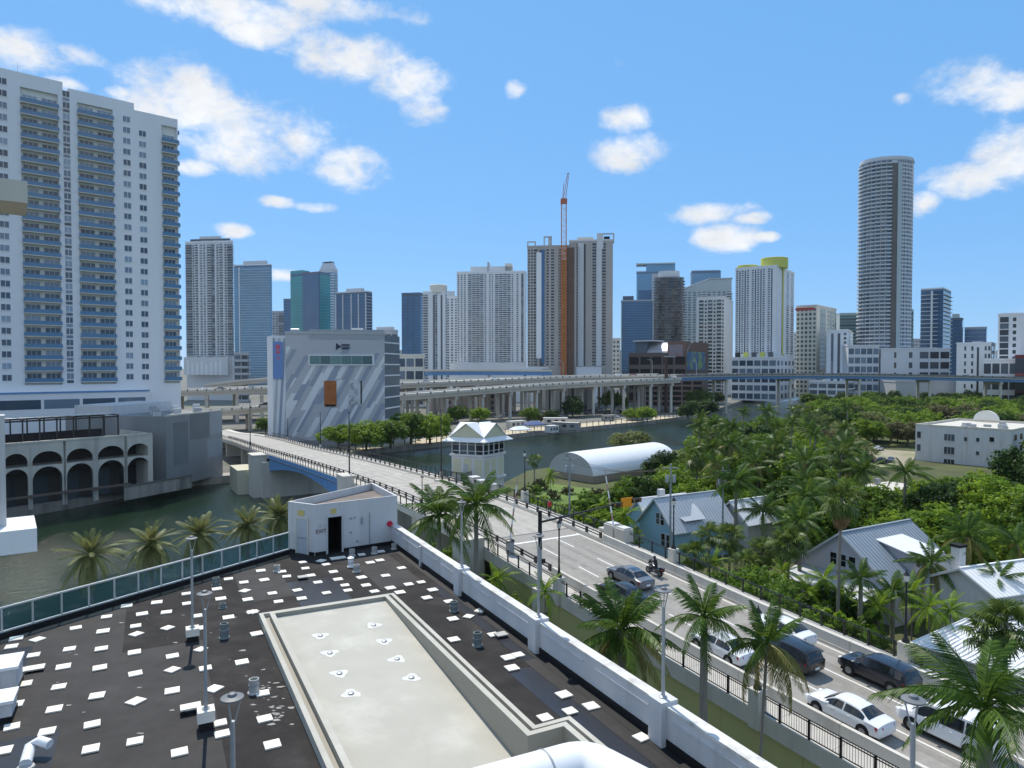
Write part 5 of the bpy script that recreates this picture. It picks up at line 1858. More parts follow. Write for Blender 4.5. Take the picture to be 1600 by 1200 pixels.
# recessed upper band, strip window, sign, banners
mb = MB(); FS.slab(mb, FS.w_at(483), FS.w_at(600), FS.z_at(540, 530), FS.z_at(540, 515), 0.05, 0.12); mb.build("upper_band", mat("upper_band_grey", (0.34, 0.37, 0.40), 0.7, 0.08), sb)
wz0, wz1 = FS.z_at(530, 569), FS.z_at(530, 556)
mb = MB(); FS.slab(mb, FS.w_at(482), FS.w_at(585), wz0 - 0.5, wz1 + 0.5, 0.05, 0.35); fr_ = mb.build("window_surround", M_spale, sb)
wa, wb = FS.w_at(484), FS.w_at(582)
for i in range(6):
    mb = MB(); FS.slab(mb, wa + (wb - wa) * i / 6 + 0.06, wa + (wb - wa) * (i + 1) / 6 - 0.06, wz0, wz1, 0.36, 0.4); mb.build("window_pane", G_teal, fr_)
mb = MB(); FS.slab(mb, FS.w_at(506.5), FS.w_at(525.5), FS.z_at(515, 635), FS.z_at(515, 595), 0.1, 0.25); bn = mb.build("orange_banner", mat("orange_banner", (0.36, 0.12, 0.035), 0.7, 0.25, 0.8), sb)
mb = MB(); FS.slab(mb, FS.w_at(508), FS.w_at(524), FS.z_at(515, 635), FS.z_at(515, 632), 0.26, 0.3); mb.build("banner_hem", M_dark, bn)
mb = MB(); FS.slab(mb, FS.w_at(545), FS.w_at(564.5), FS.z_at(555, 632), FS.z_at(555, 594), 0.1, 0.25); bn = mb.build("white_banner", mat("white_banner", (0.55, 0.57, 0.60), 0.7, 0.2, 0.6, second=(0.12, 0.13, 0.15), sec_amt=0.35, sec_scale=0.5), sb)
mb = MB(); FS.slab(mb, FS.w_at(563.2), FS.w_at(565.2), FS.z_at(555, 632), FS.z_at(555, 595), 0.26, 0.3); mb.build("banner_edge", M_dark, bn)
M_signd = mat("dark_sign", (0.02, 0.035, 0.07), 0.5, 0.1)
zc = FS.z_at(535, 541.5)
wc = FS.w_at(529.5)
mb = MB()
mb.add([FS.pt(wc - 0.9, zc - 1.2, 0.15), FS.pt(wc + 1.0, zc, 0.15), FS.pt(wc - 0.9, zc + 1.2, 0.15)], [(0, 1, 2)])
FS.slab(mb, wc - 1.0, wc - 0.6, zc - 1.2, zc + 1.2, 0.1, 0.2)
mb.build("arrow_emblem", M_signd, sb)
for row, (a_, b_) in enumerate(((534, 547), (534, 546))):
    w0_, w1_ = FS.w_at(a_), FS.w_at(b_)
    n_ = 6
    for i in range(n_):
        x0 = w0_ + (w1_ - w0_) * i / n_; x1 = x0 + (w1_ - w0_) / n_ * 0.72
        z0 = zc + (0.12 if row == 0 else -1.0)
        mb = MB(); FS.slab(mb, x0, x1, z0, z0 + 0.8, 0.1, 0.2); mb.build("sign_letter", M_signd, sb)
# right glazed side with floor lines
C0 = D(625, 660, dS + 22)
FR_ = Face(B0.to_2d(), C0.to_2d())
zr3 = FR_.z_at(624, 526)
mb = MB(); FR_.slab(mb, 0.02, FR_.L, zSB, zr3, -18, -0.02); mb.build("glazed_side", mat("blue_grey_glazing", (0.10, 0.135, 0.17), 0.25, 0.1, 0.2, spec=0.5), sb)
for i in range(8):
    z = FR_.z_at(612, 537 + i * 16.8)
    mb = MB(); FR_.slab(mb, 0.02, FR_.L, z, z + 0.5, -0.02, 0.25); mb.build("floor_line", M_spale, sb)
# left angled flank with a blue banner
L0_ = D(427, 672, dS - 2)
FL_ = Face(L0_.to_2d(), A0.to_2d())
zl1 = FL_.z_at(428, 524)
mb = MB(); FL_.slab(mb, 0, FL_.L - 0.02, zSB, zl1, -14, -0.02); mb.build("left_flank", M_spale, sb)
w_ = -6
k = 0
while w_ < FL_.L:
    stripe(sb, FL_, w_, 0.9, zSB + 1, zl1 - 1, 0.06, M_sgrey if k % 2 else M_sblue, 0.05, FL_.L - 0.1, 0.02 + 0.004 * (k % 3))
    w_ += 1.9; k += 1
mb = MB(); FL_.slab(mb, FL_.L * 0.02, FL_.L * 0.78, FL_.z_at(433, 592), FL_.z_at(433, 534), 0.1, 0.3); bn = mb.build("blue_banner", mat("blue_banner", (0.16, 0.27, 0.52), 0.7, 0.05), sb)
mb = MB()
for (w_, z_, r_) in ((0.4, 0.86, 1.0), (0.4, 0.72, 0.8), (0.42, 0.56, 0.5)):
    c = FL_.pt(FL_.L * w_, FL_.z_at(433, 592) + (FL_.z_at(433, 534) - FL_.z_at(433, 592)) * z_, 0.3)
    mb.path([c, (c[0] + FL_.n.x * 0.05, c[1] + FL_.n.y * 0.05, c[2])], r_, 10)
mb.build("pink_print", mat("pink_print", (0.50, 0.13, 0.20), 0.7, 0.2), bn)
mb = MB(); mb.tube((A0.x + 1.5, A0.y + 2, zr_r + 1.0), (A0.x + 4.5, A0.y + 2, zr_r + 1.0), 1.1, 1.1, 12); mb.build("roof_pipe", M_grey_metal, sb)
for i, px in enumerate((512, 558)):
    w_ = FS.w_at(px); p = FS.pt(w_, zr_r + 1.0, -6)
    mb = MB().box(p, (4.0, 3.0, 1.0 + i * 0.6), 0.1); mb.build("rooftop_unit", M_cream, sb)
# ------------------------------------------------------------------ skyline
def facade(bag, f, z0, z1, floors, pat, proud=0.0):
    """pat: list of (kind, weight); bag: dict of MB by part name"""
    tot = sum(w for _, w in pat)
    x = 0.0
    fh = (z1 - z0) / floors
    for kind, w in pat:
        wd = f.L * w / tot
        a, b = x, x + wd
        x = b
        if kind == 'p':                                   # blank pier, proud
            f.slab(bag['piers'], a, b, z0, z1, 0.0, 0.55 + proud)
        elif kind == 'P':                                 # blank wall flush
            pass
        elif kind == 'g':                                 # curtain wall strip
            for i in range(floors):
                f.rect(bag['glazing'], a, b, z0 + fh * i + fh * 0.06, z0 + fh * (i + 1) - fh * 0.06, 0.10)
        elif kind == 'w':                                 # punched window
            for i in range(floors):
                f.rect(bag['windows'], a + wd * 0.22, b - wd * 0.22, z0 + fh * (i + 0.25), z0 + fh * (i + 0.82), 0.08)
        elif kind == 'W':                                 # wide window
            for i in range(floors):
                f.rect(bag['windows'], a + wd * 0.08, b - wd * 0.08, z0 + fh * (i + 0.2), z0 + fh * (i + 0.85), 0.08)
        elif kind == 'd':                                 # dark vertical slot
            f.rect(bag['windows'], a + wd * 0.1, b - wd * 0.1, z0, z1 - fh * 0.3, 0.08)
        elif kind == 'b':                                 # balcony stack
            for i in range(floors):
                zz = z0 + fh * i
                f.rect(bag['glazing'], a + wd * 0.06, b - wd * 0.06, zz + fh * 0.1, zz + fh * 0.92, 0.07)
                f.slab(bag['balconies'], a, b, zz - fh * 0.05, zz + fh * 0.30, 0.1, 1.5)
        elif kind == 'B':                                 # long open floor slab
            for i in range(floors):
                zz = z0 + fh * i
                f.rect(bag['glazing'], a, b, zz + fh * 0.1, zz + fh * 0.95, 0.07)
                f.slab(bag['balconies'], a, b, zz - fh * 0.03, zz + fh * 0.09, 0.1, 1.6)

def tower(name, label, d, pxL, pxC, pxR, py_top, floors, patL, patR, wall, glass, balc=None, pier=None, alpha=18.0,
          py_base=None, z_base=None, depth=26.0, roof=None, cat="tower", group="skyline towers"):
    al = radians(alpha)
    xc = (pxC - CX) / FPX * d
    aL = (pxL - CX) / FPX
    zt = D(pxC, py_top, d).z
    wl_ = (xc - aL * d) / (cos(al) + aL * sin(al))
    C = Vector((xc, d))
    Lp = C + Vector((-cos(al), sin(al))) * wl_
    rd = Vector((sin(al), cos(al)))
    if pxR > pxC + 0.5:
        aR = (pxR - CX) / FPX
        den = sin(al) - aR * cos(al)
        wr_ = (aR * d - xc) / den if den > 0.05 else depth
        wr_ = min(wr_, depth * 2.2)
    else:
        wr_ = depth
    Rp = C + rd * wr_
    Bp = Lp + rd * wr_
    z0 = GZ if z_base is None else z_base
    t_ = thing(name, (xc, d, z0), label, cat, group)
    MB().prism([(Lp.x, Lp.y), (C.x, C.y), (Rp.x, Rp.y), (Bp.x, Bp.y)], z0, zt).build("shell", wall, t_)
    bag = {k: MB() for k in ('piers', 'glazing', 'windows', 'balconies')}
    zb = z0 if py_base is None else D(pxC, py_base, d).z
    fL, fR = Face(Lp, C), Face(C, Rp)
    facade(bag, fL, zb, zt - (zt - zb) * 0.015, floors, patL)
    if patR:
        facade(bag, fR, zb, zt - (zt - zb) * 0.015, floors, patR)
    if bag['piers'].v:
        stuffpart(bag['piers'].build("wall_piers", pier or wall, t_))
    if bag['glazing'].v:
        stuffpart(bag['glazing'].build("glazing", glass, t_))
    if bag['windows'].v:
        stuffpart(bag['windows'].build("windows", glass, t_))
    if bag['balconies'].v:
        stuffpart(bag['balconies'].build("balconies", balc or wall, t_))
    # roof parapet and plant room
    sc_ = max(wl_, wr_)
    mb = MB()
    pts = [Lp, C, Rp, Bp]
    for i in range(4):
        a, b = pts[i], pts[(i + 1) % 4]
        mb.bar((a.x, a.y, zt + 0.6), (b.x, b.y, zt + 0.6), 0.5, 1.2)
    mb.build("roof_parapet", pier or wall, t_)
    if roof:
        for (f0, f1, h_, m_) in roof:
            a = Lp.lerp(C, f0) + rd * wr_ * 0.25; b = Lp.lerp(C, f1) + rd * wr_ * 0.25
            MB().prism([(a.x, a.y), (b.x, b.y), ((b + rd * wr_ * 0.5).x, (b + rd * wr_ * 0.5).y), ((a + rd * wr_ * 0.5).x, (a + rd * wr_ * 0.5).y)], zt + 0.01, zt + h_).build("plant_room", m_, t_)
    t_["zt"] = zt
    del t_["zt"]
    return t_, (Lp, C, Rp, Bp), zt, rd

W_ = lambda n, rgb, **k: mat(n, rgb, 0.8, 0.05, 0.05, **k)
SKw = W_("skyline_white", (0.72, 0.74, 0.755)); SKg = W_("skyline_grey", (0.42, 0.44, 0.46)); SKd = W_("skyline_dark", (0.10, 0.13, 0.17))
SKc = W_("skyline_cream", (0.68, 0.65, 0.57)); SKb = W_("skyline_blue", (0.12, 0.20, 0.30)); SKt = W_("skyline_taupe", (0.40, 0.375, 0.35))
SKlg = W_("skyline_light_grey", (0.58, 0.60, 0.615)); SKgr = W_("skyline_green_grey", (0.40, 0.47, 0.48))
SKlime = W_("skyline_lime", (0.52, 0.54, 0.12))
G_sky = mat("mirror_glass_blue", (0.14, 0.27, 0.38), 0.12, 0.15, 0.06, spec=0.8, metal=0.35)
G_teal2 = mat("mirror_glass_teal", (0.02, 0.24, 0.26), 0.12, 0.2, 0.05, spec=0.8, metal=0.3)
G_navy = mat("mirror_glass_navy", (0.04, 0.11, 0.21), 0.12, 0.2, 0.05, spec=0.8, metal=0.3)
rep = lambda s: [(c, 1.0) for c in s]
def wp(s):
    """pattern string like 'p1w3b2' """
    out = []
    i = 0
    while i < len(s):
        j = i + 1
        while j < len(s) and (s[j].isdigit() or s[j] == '.'):
            j += 1
        out.append((s[i], float(s[i + 1:j] or 1)))
        i = j
    return out
# left cluster
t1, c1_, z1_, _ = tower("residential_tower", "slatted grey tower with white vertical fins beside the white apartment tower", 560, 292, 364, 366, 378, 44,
      wp("B2w1b1p.4w1w1p.3b1.5g1p.3w1b1.2p.3w1B1.4"), wp("B1"), SKlg, G_far, SKlg, SKw, 8, py_base=556, roof=[(0.1, 0.95, 3.0, SKd), (0.3, 0.75, 5.0, SKlg)])
F_ = Face(c1_[0], c1_[1])
mb = MB(); F_.slab(mb, F_.L * 0.05, F_.L * 0.98, D(330, 586, 550).z, D(330, 558, 550).z, 6, 7); mb.build("podium_screen", SKlg, t1)
for i in range(8):
    mb = MB(); F_.slab(mb, F_.L * (0.12 + 0.1 * i), F_.L * (0.155 + 0.1 * i), D(330, 586, 550).z, D(330, 563 + (i * 5 % 7), 550).z, 7.02, 7.1); mb.build("screen_fin", SKw, t1)
tower("office_tower", "pale blue glass tower right of the slatted tower", 760, 367, 423, 426, 414, 50, wp("g1p.2B6"), wp("g1"), SKb, G_sky, SKlg, SKw, 10, roof=[(0.25, 0.9, 5.0, SKlg)])
tower("residential_tower", "low dark annex at the foot of the slatted tower", 540, 366, 388, 389, 553, 7, wp("b1b1"), wp("b1"), SKg, G_dark, SKg, None, 8)
tower("office_tower", "narrow distant tower peeking between pale blue and teal glass towers", 1000, 426, 446, 449, 487, 30, wp("w1w1g2"), wp("w1"), SKg, G_far, None, None, 10)
tower("office_tower", "slim dark tower just left of the teal glass tower", 980, 444, 455, 457, 468, 30, wp("g1"), wp("g1"), SKb, G_navy, None, None, 10)
t2, c2_, z2_, _ = tower("office_tower", "teal mirror glass tower with stepped top above the striped building", 820, 455, 501, 517, 426, 40, wp("g1.2g1.6"), wp("g1"), SKb, G_teal2, None, None, 30)
Fq = Face(c2_[0], c2_[1])
mb = MB(); Fq.slab(mb, Fq.L * 0.42, Fq.L * 0.98, GZ, z2_ + 0.5, 0.15, 0.6); mb.build("navy_panel", G_navy, t2)
mb = MB(); Fq.slab(mb, 0, Fq.L * 0.40, z2_, z2_ + 5.0, -12, 0.0); mb.build("stepped_crown", G_teal2, t2)
mb = MB(); Fq.slab(mb, Fq.L * 0.42, Fq.L * 0.98, z2_ + 0.5, z2_ + 1.5, -1, 0.6); mb.build("red_coping", mat("red_coping", (0.28, 0.07, 0.06), 0.7, 0.1), t2)
t3, c3_, z3_, _ = tower("residential_tower", "tall slim tower with tapering crown behind the teal tower", 900, 500, 522, 528.5, 422, 44, wp("g2b2"), wp("B1"), SKlg, G_sky, SKw, None, 25)
mid_ = (c3_[0] + c3_[2]) / 2
mb = MB()
lo = [c3_[i] for i in range(4)]; hi = [mid_ + (p - mid_) * 0.62 for p in lo]
mb.hexa([(p.x, p.y, z3_ + 1.2) for p in lo] + [(p.x, p.y, z3_ + 9.5) for p in hi]); mb.build("tapered_crown", SKlg, t3)
mb = MB().prism([(p.x, p.y) for p in hi], z3_ + 10.5, z3_ + 11.6); mb.build("crown_ring", SKd, t3)
mb = MB()
for p in hi:
    mb.tube((p.x, p.y, z3_ + 9.5), (p.x, p.y, z3_ + 10.6), 0.6, n=6)
mb.build("crown_posts", SKd, t3)
t4, c4_, z4_, _ = tower("residential_tower", "broad dark blue tower with pale edge lines right of the slim tower", 720, 525, 573, 582, 456, 32,
      wp("p.15g1p.15g1.2p.15g1p.15g1p.15"), wp("B1"), SKd, G_navy, SKlg, SKlg, 25, roof=[(0.3, 0.8, 4.5, SKlg)])
tower("office_building", "rounded grey block peeking over the striped building's right end", 420, 583, 612, 622, 518, 9, wp("W1W1W1"), wp("W1"), SKg, G_far, None, None, 25, cat="building", roof=[(0.1, 0.9, 3.0, SKlg)])
# middle cluster
tower("office_tower", "dark navy slab tower right of the striped building", 640, 628, 657, 661, 459, 34, wp("g1p.06g1p.06g1.2"), wp("g1"), SKd, G_navy, None, SKb, 12, roof=[(0.5, 0.95, 1.5, SKd)])
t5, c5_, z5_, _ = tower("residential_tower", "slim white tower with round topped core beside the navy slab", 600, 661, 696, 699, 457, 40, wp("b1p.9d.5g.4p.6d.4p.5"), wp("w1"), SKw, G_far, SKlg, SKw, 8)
F_ = Face(c5_[0], c5_[1])
cc = F_.pt(F_.L * 0.62, z5_, -6)
MB().lathe(cc, [(7.5, 0), (7.5, 6.5), (6.8, 7.2)], 20).build("round_crown", SKc, t5, smooth=False)
tower("residential_tower", "white tower half hidden behind the slim round topped tower", 700, 697, 716, 717, 464, 36, wp("w1w1w1"), wp("w1"), SKw, G_far, None, None, 8, roof=[(0.1, 0.7, 6.0, SKlg)])
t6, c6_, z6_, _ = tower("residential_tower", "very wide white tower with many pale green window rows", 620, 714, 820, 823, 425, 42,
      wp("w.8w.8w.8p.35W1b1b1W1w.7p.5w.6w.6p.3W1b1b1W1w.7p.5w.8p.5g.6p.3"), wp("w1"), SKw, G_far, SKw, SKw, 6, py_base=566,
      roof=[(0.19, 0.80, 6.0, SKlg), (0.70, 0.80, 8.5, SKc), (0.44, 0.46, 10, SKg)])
F_ = Face(c6_[0], c6_[1])
mb = MB(); F_.slab(mb, -4, F_.L * 1.0, GZ, D(760, 567, 600).z, 0.3, 10); mb.build("podium", SKw, t6)
# unfinished concrete tower with crane
t7, c7_, z7_, _ = tower("unfinished_tower", "raw concrete twin tower under construction with an orange hoist strip", 520, 824, 900, 904, 385, 40,
      wp("w.6w.6W.9p.25d1p.3w.8w1.1p.6w1p.35W.8p.3W.7p.4"), wp("P1"), SKt, G_dark, None, SKt, 7, py_base=572)
t7b, c7b, z7b, _ = tower("unfinished_tower", "right hand raw concrete wing of the unfinished tower beside the hoist", 524, 889, 957, 959, 376, 41,
      wp("w.7w.6w.7p1.3d.5P1.4W1p1.2W1P1.5"), wp("P1"), SKt, G_dark, None, SKlg, 7, py_base=572, roof=[(0.18, 0.55, 4.2, SKc)])
F_ = Face(c7_[0], c7_[1])
mb = MB(); F_.slab(mb, F_.w_at(876.5), F_.w_at(885.5), GZ, z7_ + 0.2, 0.6, 1.6); mb.build("orange_hoist", mat("orange_netting", (0.40, 0.17, 0.045), 0.9, 0.3, 0.2), t7)
mb = MB(); F_.slab(mb, F_.w_at(886), F_.w_at(897), GZ, z7_ - 1, 0.6, 1.2); mb.build("brown_netting", mat("brown_netting", (0.13, 0.085, 0.065), 0.9, 0.25, 0.2), t7)
mb = MB(); F_.slab(mb, F_.w_at(838), F_.w_at(846), D(840, 560, 520).z, z7_ - 4, 0.3, 0.7); mb.build("pale_panels", SKw, t7)
mb = MB(); F_.slab(mb, F_.w_at(846.2), F_.w_at(851), D(840, 568, 520).z, z7_ - 2, 0.3, 0.8); mb.build("blue_glass_column", G_navy, t7)
for f_, zz_, x0, x1, hh in ((F_, z7_, 824.5, 836, 4.0), (F_, z7_, 850, 861, 7.5), (Face(c7b[0], c7b[1]), z7b, 893, 911, -1.0), (Face(c7b[0], c7b[1]), z7b, 933, 958, 5.2)):
    mb = MB()
    a, b = f_.w_at(x0), f_.w_at(x1)
    for w_ in (a, b):
        mb.bar(f_.pt(w_, zz_ - 2, -0.5), f_.pt(w_, zz_ + hh, -0.5), 0.9, 0.9)
    mb.bar(f_.pt(a - 0.4, zz_ + hh, -0.5), f_.pt(b + 0.4, zz_ + hh, -0.5), 0.9, 0.9)
    mb.build("roof_frame", SKg, t7 if f_ is F_ else t7b)
mb = MB(); F_.slab(mb, F_.w_at(856), F_.w_at(861), z7_, z7_ + 7.0, -6, -1); mb.build("roof_core", SKlg, t7)
Fb = Face(c7b[0], c7b[1])
mb = MB(); Fb.slab(mb, Fb.w_at(932), Fb.w_at(942), z7b - 6, z7b + 5.6, -6, 0.8); mb.build("roof_core", SKlg, t7b)
mb = MB(); Fb.slab(mb, Fb.w_at(943), Fb.w_at(952), z7b + 0.5, z7b + 3.4, -3, -0.8); mb.build("roof_opening", M_dark, t7b)
# tower crane
cr0 = D(880.5, 575, 515)
cr = thing("tower_crane", (cr0.x, 515, GZ), "orange and white lattice tower crane rising from the unfinished tower", "crane")
M_crane = mat("crane_red", (0.42, 0.12, 0.06), 0.6, 0.1); M_crw = mat("crane_white", (0.62, 0.56, 0.54), 0.6, 0.1)
zt_c = D(880, 318, 515).z
mb = MB(); hw = 1.75
zz = GZ + 30
for (a, b) in ((-1, -1), (1, -1), (1, 1), (-1, 1)):
    mb.bar((cr0.x + a * hw, 515 + b * hw, GZ), (cr0.x + a * hw, 515 + b * hw, zt_c), 0.42, 0.42)
mb.build("mast_legs", M_crane, cr)
mb = MB()
zz = z7_ - 10
i = 0
while zz < zt_c - 4:
    for (p0, p1) in (((-1, -1), (1, -1)), ((1, -1), (1, 1)), ((1, 1), (-1, 1)), ((-1, 1), (-1, -1))):
        mb.bar((cr0.x + p0[0] * hw, 515 + p0[1] * hw, zz), (cr0.x + p1[0] * hw, 515 + p1[1] * hw, zz), 0.25, 0.25)
        q0, q1 = (p0, p1) if i % 2 else (p1, p0)
        mb.bar((cr0.x + q0[0] * hw, 515 + q0[1] * hw, zz), (cr0.x + q1[0] * hw, 515 + q1[1] * hw, zz + 4), 0.22, 0.22)
    zz += 4; i += 1
stuffpart(mb.build("mast_lattice", M_crw, cr))
MB().box((cr0.x, 515, zt_c), (4.6, 4.6, 3.2)).build("slewing_cab", M_crane, cr)
jt = D(888, 270, 515); jb = Vector((cr0.x + 0.5, 515, zt_c + 3))
mb = MB()
side = Vector((0.9, 0, 0))
for s_ in (-1, 1):
    mb.bar(jb + side * s_, Vector(jt) + side * s_ * 0.5, 0.32, 0.32)
for i in range(9):
    u0, u1 = i / 9, (i + 1) / 9
    a = jb.lerp(Vector(jt), u0); b = jb.lerp(Vector(jt), u1)
    sg_ = 1 if i % 2 else -1
    mb.bar(a + side * sg_ * (1 - u0 * .5), b - side * sg_ * (1 - u1 * .5), 0.24, 0.24)
stuffpart(mb.build("luffing_jib", M_crane, cr))
at_ = D(881, 288, 517)
mb = MB(); mb.bar((cr0.x - 0.8, 516, zt_c + 3), at_, 0.45, 0.45); mb.bar(at_, Vector(jt), 0.12, 0.12); mb.build("a_frame", M_crane, cr)
# right of the concrete tower
tower("residential_tower", "narrow cream block showing between concrete tower and blue glass tower", 700, 957, 968, 971, 530, 12, wp("w1w1"), wp("w1"), SKc, G_far, None, None, 10)
tower("office_tower", "navy glass tower with sloping roofline left of the dark round tower", 740, 970, 1019, 1024, 470, 36, wp("p.08g3"), wp("g1"), SKb, G_navy, None, SKgr, 10, roof=[(0.05, 0.4, 6.0, SKd), (0.55, 0.98, 12.0, G_navy)])
t8, c8_, z8_, _ = tower("office_tower", "tall light blue glass tower with overhanging roof plate", 900, 994, 1054, 1058, 424, 44, wp("g2p1g2"), wp("g1"), SKb, G_sky, None, SKg, 10)
F_ = Face(c8_[0], c8_[1])
mb = MB(); F_.slab(mb, F_.L * 0.25, F_.L, z8_, z8_ + 9.5, -20, 0.3); mb.build("upper_block", G_sky, t8)
mb = MB(); F_.slab(mb, -0.5, F_.L * 1.0, z8_ + 9.5, z8_ + 11.0, -20, 2.5); mb.build("roof_plate", SKgr, t8)
# dark round tower
def oval_tower(name, label, d, pxL, pxR, py_top, floors, styles, wall, glass, balc, z_base=GZ, ratio=0.8, nseg=28, cat="tower"):
    rx = (pxR - pxL) / 2 / FPX * d
    cy = d + rx * ratio
    rx *= cy / d * 0.99
    cx = ((pxL + pxR) / 2 - CX) / FPX * cy
    zt = D((pxL + pxR) / 2, py_top, d).z
    t_ = thing(name, (cx, cy, z_base), label, cat, "skyline towers")
    poly = [(cx + rx * 0.97 * cos(2 * pi * i / nseg), cy + rx * 0.97 * ratio * sin(2 * pi * i / nseg)) for i in range(nseg)]
    MB().prism(poly, z_base, zt).build("shell", wall, t_)
    bag = {k: MB() for k in ('piers', 'glazing', 'windows', 'balconies')}
    for i in range(nseg):
        a, b = poly[i], poly[(i + 1) % nseg]
        mid_a = 2 * pi * (i + 0.5) / nseg
        if sin(mid_a) > 0.35:
            continue
        frac = (cos(mid_a) + 1) / 2
        st = styles(frac)
        facade(bag, Face(a, b), z_base, zt, floors, [(c, 1.0) for c in st])
    for k, nm, m_ in (('piers', "wall_piers", wall), ('glazing', "glazing", glass), ('windows', "windows", glass), ('balconies', "balconies", balc)):
        if bag[k].v:
            stuffpart(bag[k].build(nm, m_, t_))
    MB().prism([(cx + (p[0] - cx) * 1.03, cy + (p[1] - cy) * 1.03) for p in poly], zt, zt + 1.2).build("roof_ring", balc, t_)
    return t_, cx, cy, rx, zt
t9, cx9, cy9, rx9, z9 = oval_tower("residential_tower", "dark rounded tower with stacked balcony rings", 690, 1021, 1068, 434, 42, lambda f: "B", SKd, G_dark, W_("ring_slabs", (0.17, 0.18, 0.19)))
MB().prism([(cx9 + rx9 * 0.7 * cos(2 * pi * i / 20), cy9 + rx9 * 0.55 * sin(2 * pi * i / 20)) for i in range(20)], z9 + 1.2, z9 + 7.5).build("crown_drum", SKlg, t9)
tower("office_tower", "blue grey tower top behind the slant roofed tower", 1000, 1080, 1125, 1127, 424, 46, wp("g1g1g1"), wp("g1"), SKb, G_sky, None, None, 10, roof=[(0.0, 0.98, 3.0, SKg)])
t10, c10, z10, rd10 = tower("residential_tower", "grey green tower with slanting white roof panels", 800, 1063, 1142, 1150, 452, 40, wp("P.3b1w1w1w1b1w1w1w1w1b1"), wp("B1"), SKgr, G_far, SKlg, None, 12)
F_ = Face(c10[0], c10[1])
mb = MB()
mb.quad(F_.pt(-0.5, z10 + 1.2, 1.0), F_.pt(F_.L * 0.56, z10 + 13, 1.0), F_.pt(F_.L * 0.56, z10 + 13, -20), F_.pt(-0.5, z10 + 1.2, -20))
mb.quad(F_.pt(-0.5, z10 + 0.4, 1.0), F_.pt(F_.L * 0.56, z10 + 12.2, 1.0), F_.pt(F_.L * 0.56, z10 + 13, 1.0), F_.pt(-0.5, z10 + 1.2, 1.0))
mb.build("slanted_roof", SKw, t10)
mb = MB(); mb.add([F_.pt(0, z10, 0.1), F_.pt(F_.L, z10, 0.1), F_.pt(F_.L, z10 + 12, 0.1), F_.pt(F_.L * 0.56, z10 + 12, 0.1)], [(0, 1, 2, 3)]); mb.build("attic_wall", SKgr, t10)
mb = MB(); F_.slab(mb, F_.L * 0.56, F_.L + 1, z10 + 12, z10 + 13, -20, 1.0); mb.build("roof_plate", SKg, t10)
tower("residential_tower", "lower grey tower with dark grid balconies in front of the slant roofed one", 640, 1088, 1131, 1148, 465, 26, wp("p.4b1w.7b1w.7b1w.5"), wp("P1"), SKlg, G_dark, SKgr, SKlg, 25, roof=[(0.0, 0.7, 2.5, SKlg)])
# white and lime tower
t11, c11, z11, _ = tower("residential_tower", "white and blue striped tower with lime green roof drums", 560, 1148, 1212, 1243, 416, 38,
      wp("w.8d.35w.8d.35w.8p.25w.8d.35w.8d.35w.8p.3w.8d.35p.8"), wp("p.6P.5g.3p.5w1w1"), SKw, G_blue, None, SKw, 35, py_base=553, roof=None)
F_ = Face(c11[0], c11[1]); Fr = Face(c11[1], c11[2])
cc = F_.pt(F_.L * 0.22, z11, -9); MB().lathe(cc, [(8.5, 0), (8.5, 3.2), (8.2, 3.4)], 20).build("lime_drum", SKlime, t11)
cc = F_.pt(F_.L * 0.84, z11, -13); MB().lathe(cc, [(10.5, 0), (10.5, 8.0), (10.2, 8.2)], 24).build("lime_drum", SKlime, t11)
mb = MB(); Fr.slab(mb, Fr.L * 0.30, Fr.L * 0.42, D(1220, 555, 560).z, z11, 0.06, 0.3); mb.build("lime_stripe", SKlime, t11)
for i in range(5):
    w0 = F_.L * (0.02 + 0.2 * i)
    mb = MB(); F_.slab(mb, w0, w0 + F_.L * 0.12, D(1180, 560, 560).z, D(1180, 550, 560).z, 0.3, 1.0); mb.build("amenity_bay", SKlime if i in (1, 3) else G_dark, t11)
tpod, cpod, zpod, _ = tower("podium_block", "white podium with blue glazed grid under the lime drum tower", 545, 1143, 1213, 1262, 560, 5, wp("W1W1W1W1W1W1"), wp("w1w1w1w1w1"), SKw, G_blue, None, None, 35, cat="building")
tower("office_building", "cream tower with red sign band and teal glass corner", 600, 1243, 1275, 1310, 478, 20, wp("w1w1w1w1w1"), wp("P.6g1P.3w.6d.3w.6d.3"), SKc, G_teal, None, SKc, 40, cat="building")
q = D(1258, 483, 590)
sg_ = thing("roof_sign", (q.x, q.y, q.z - 1), "small red sign band at the top of the cream tower", "sign")
MB().box((q.x, q.y + 0.6, q.z - 1), (15, 0.6, 2.2), radians(-35)).build("sign_board", mat("red_sign", (0.45, 0.06, 0.06), 0.6, 0.1), sg_)
tower("residential_tower", "cream ribbed tower right of the teal cornered one", 720, 1282, 1306, 1312, 492, 26, wp("p.3w.6p.3w.6p.3w.6p.3"), wp("w1"), SKc, G_far, None, SKc, 20, roof=[(0.0, 0.6, 8.0, SKlg)])
tower("office_tower", "teal banded slab behind the low white tower", 850, 1311, 1342, 1344, 490, 24, wp("B1"), wp("g1"), SKgr, G_teal, SKgr, None, 15)
tower("residential_tower", "low white tower with dark window slots left of the tallest tower", 560, 1291, 1323, 1340, 517, 16, wp("P.5d.4P.4d.4p.3w.5"), wp("w1w1w1"), SKw, G_dark, None, SKw, 30, roof=[(0.5, 0.98, 2.0, SKw)])
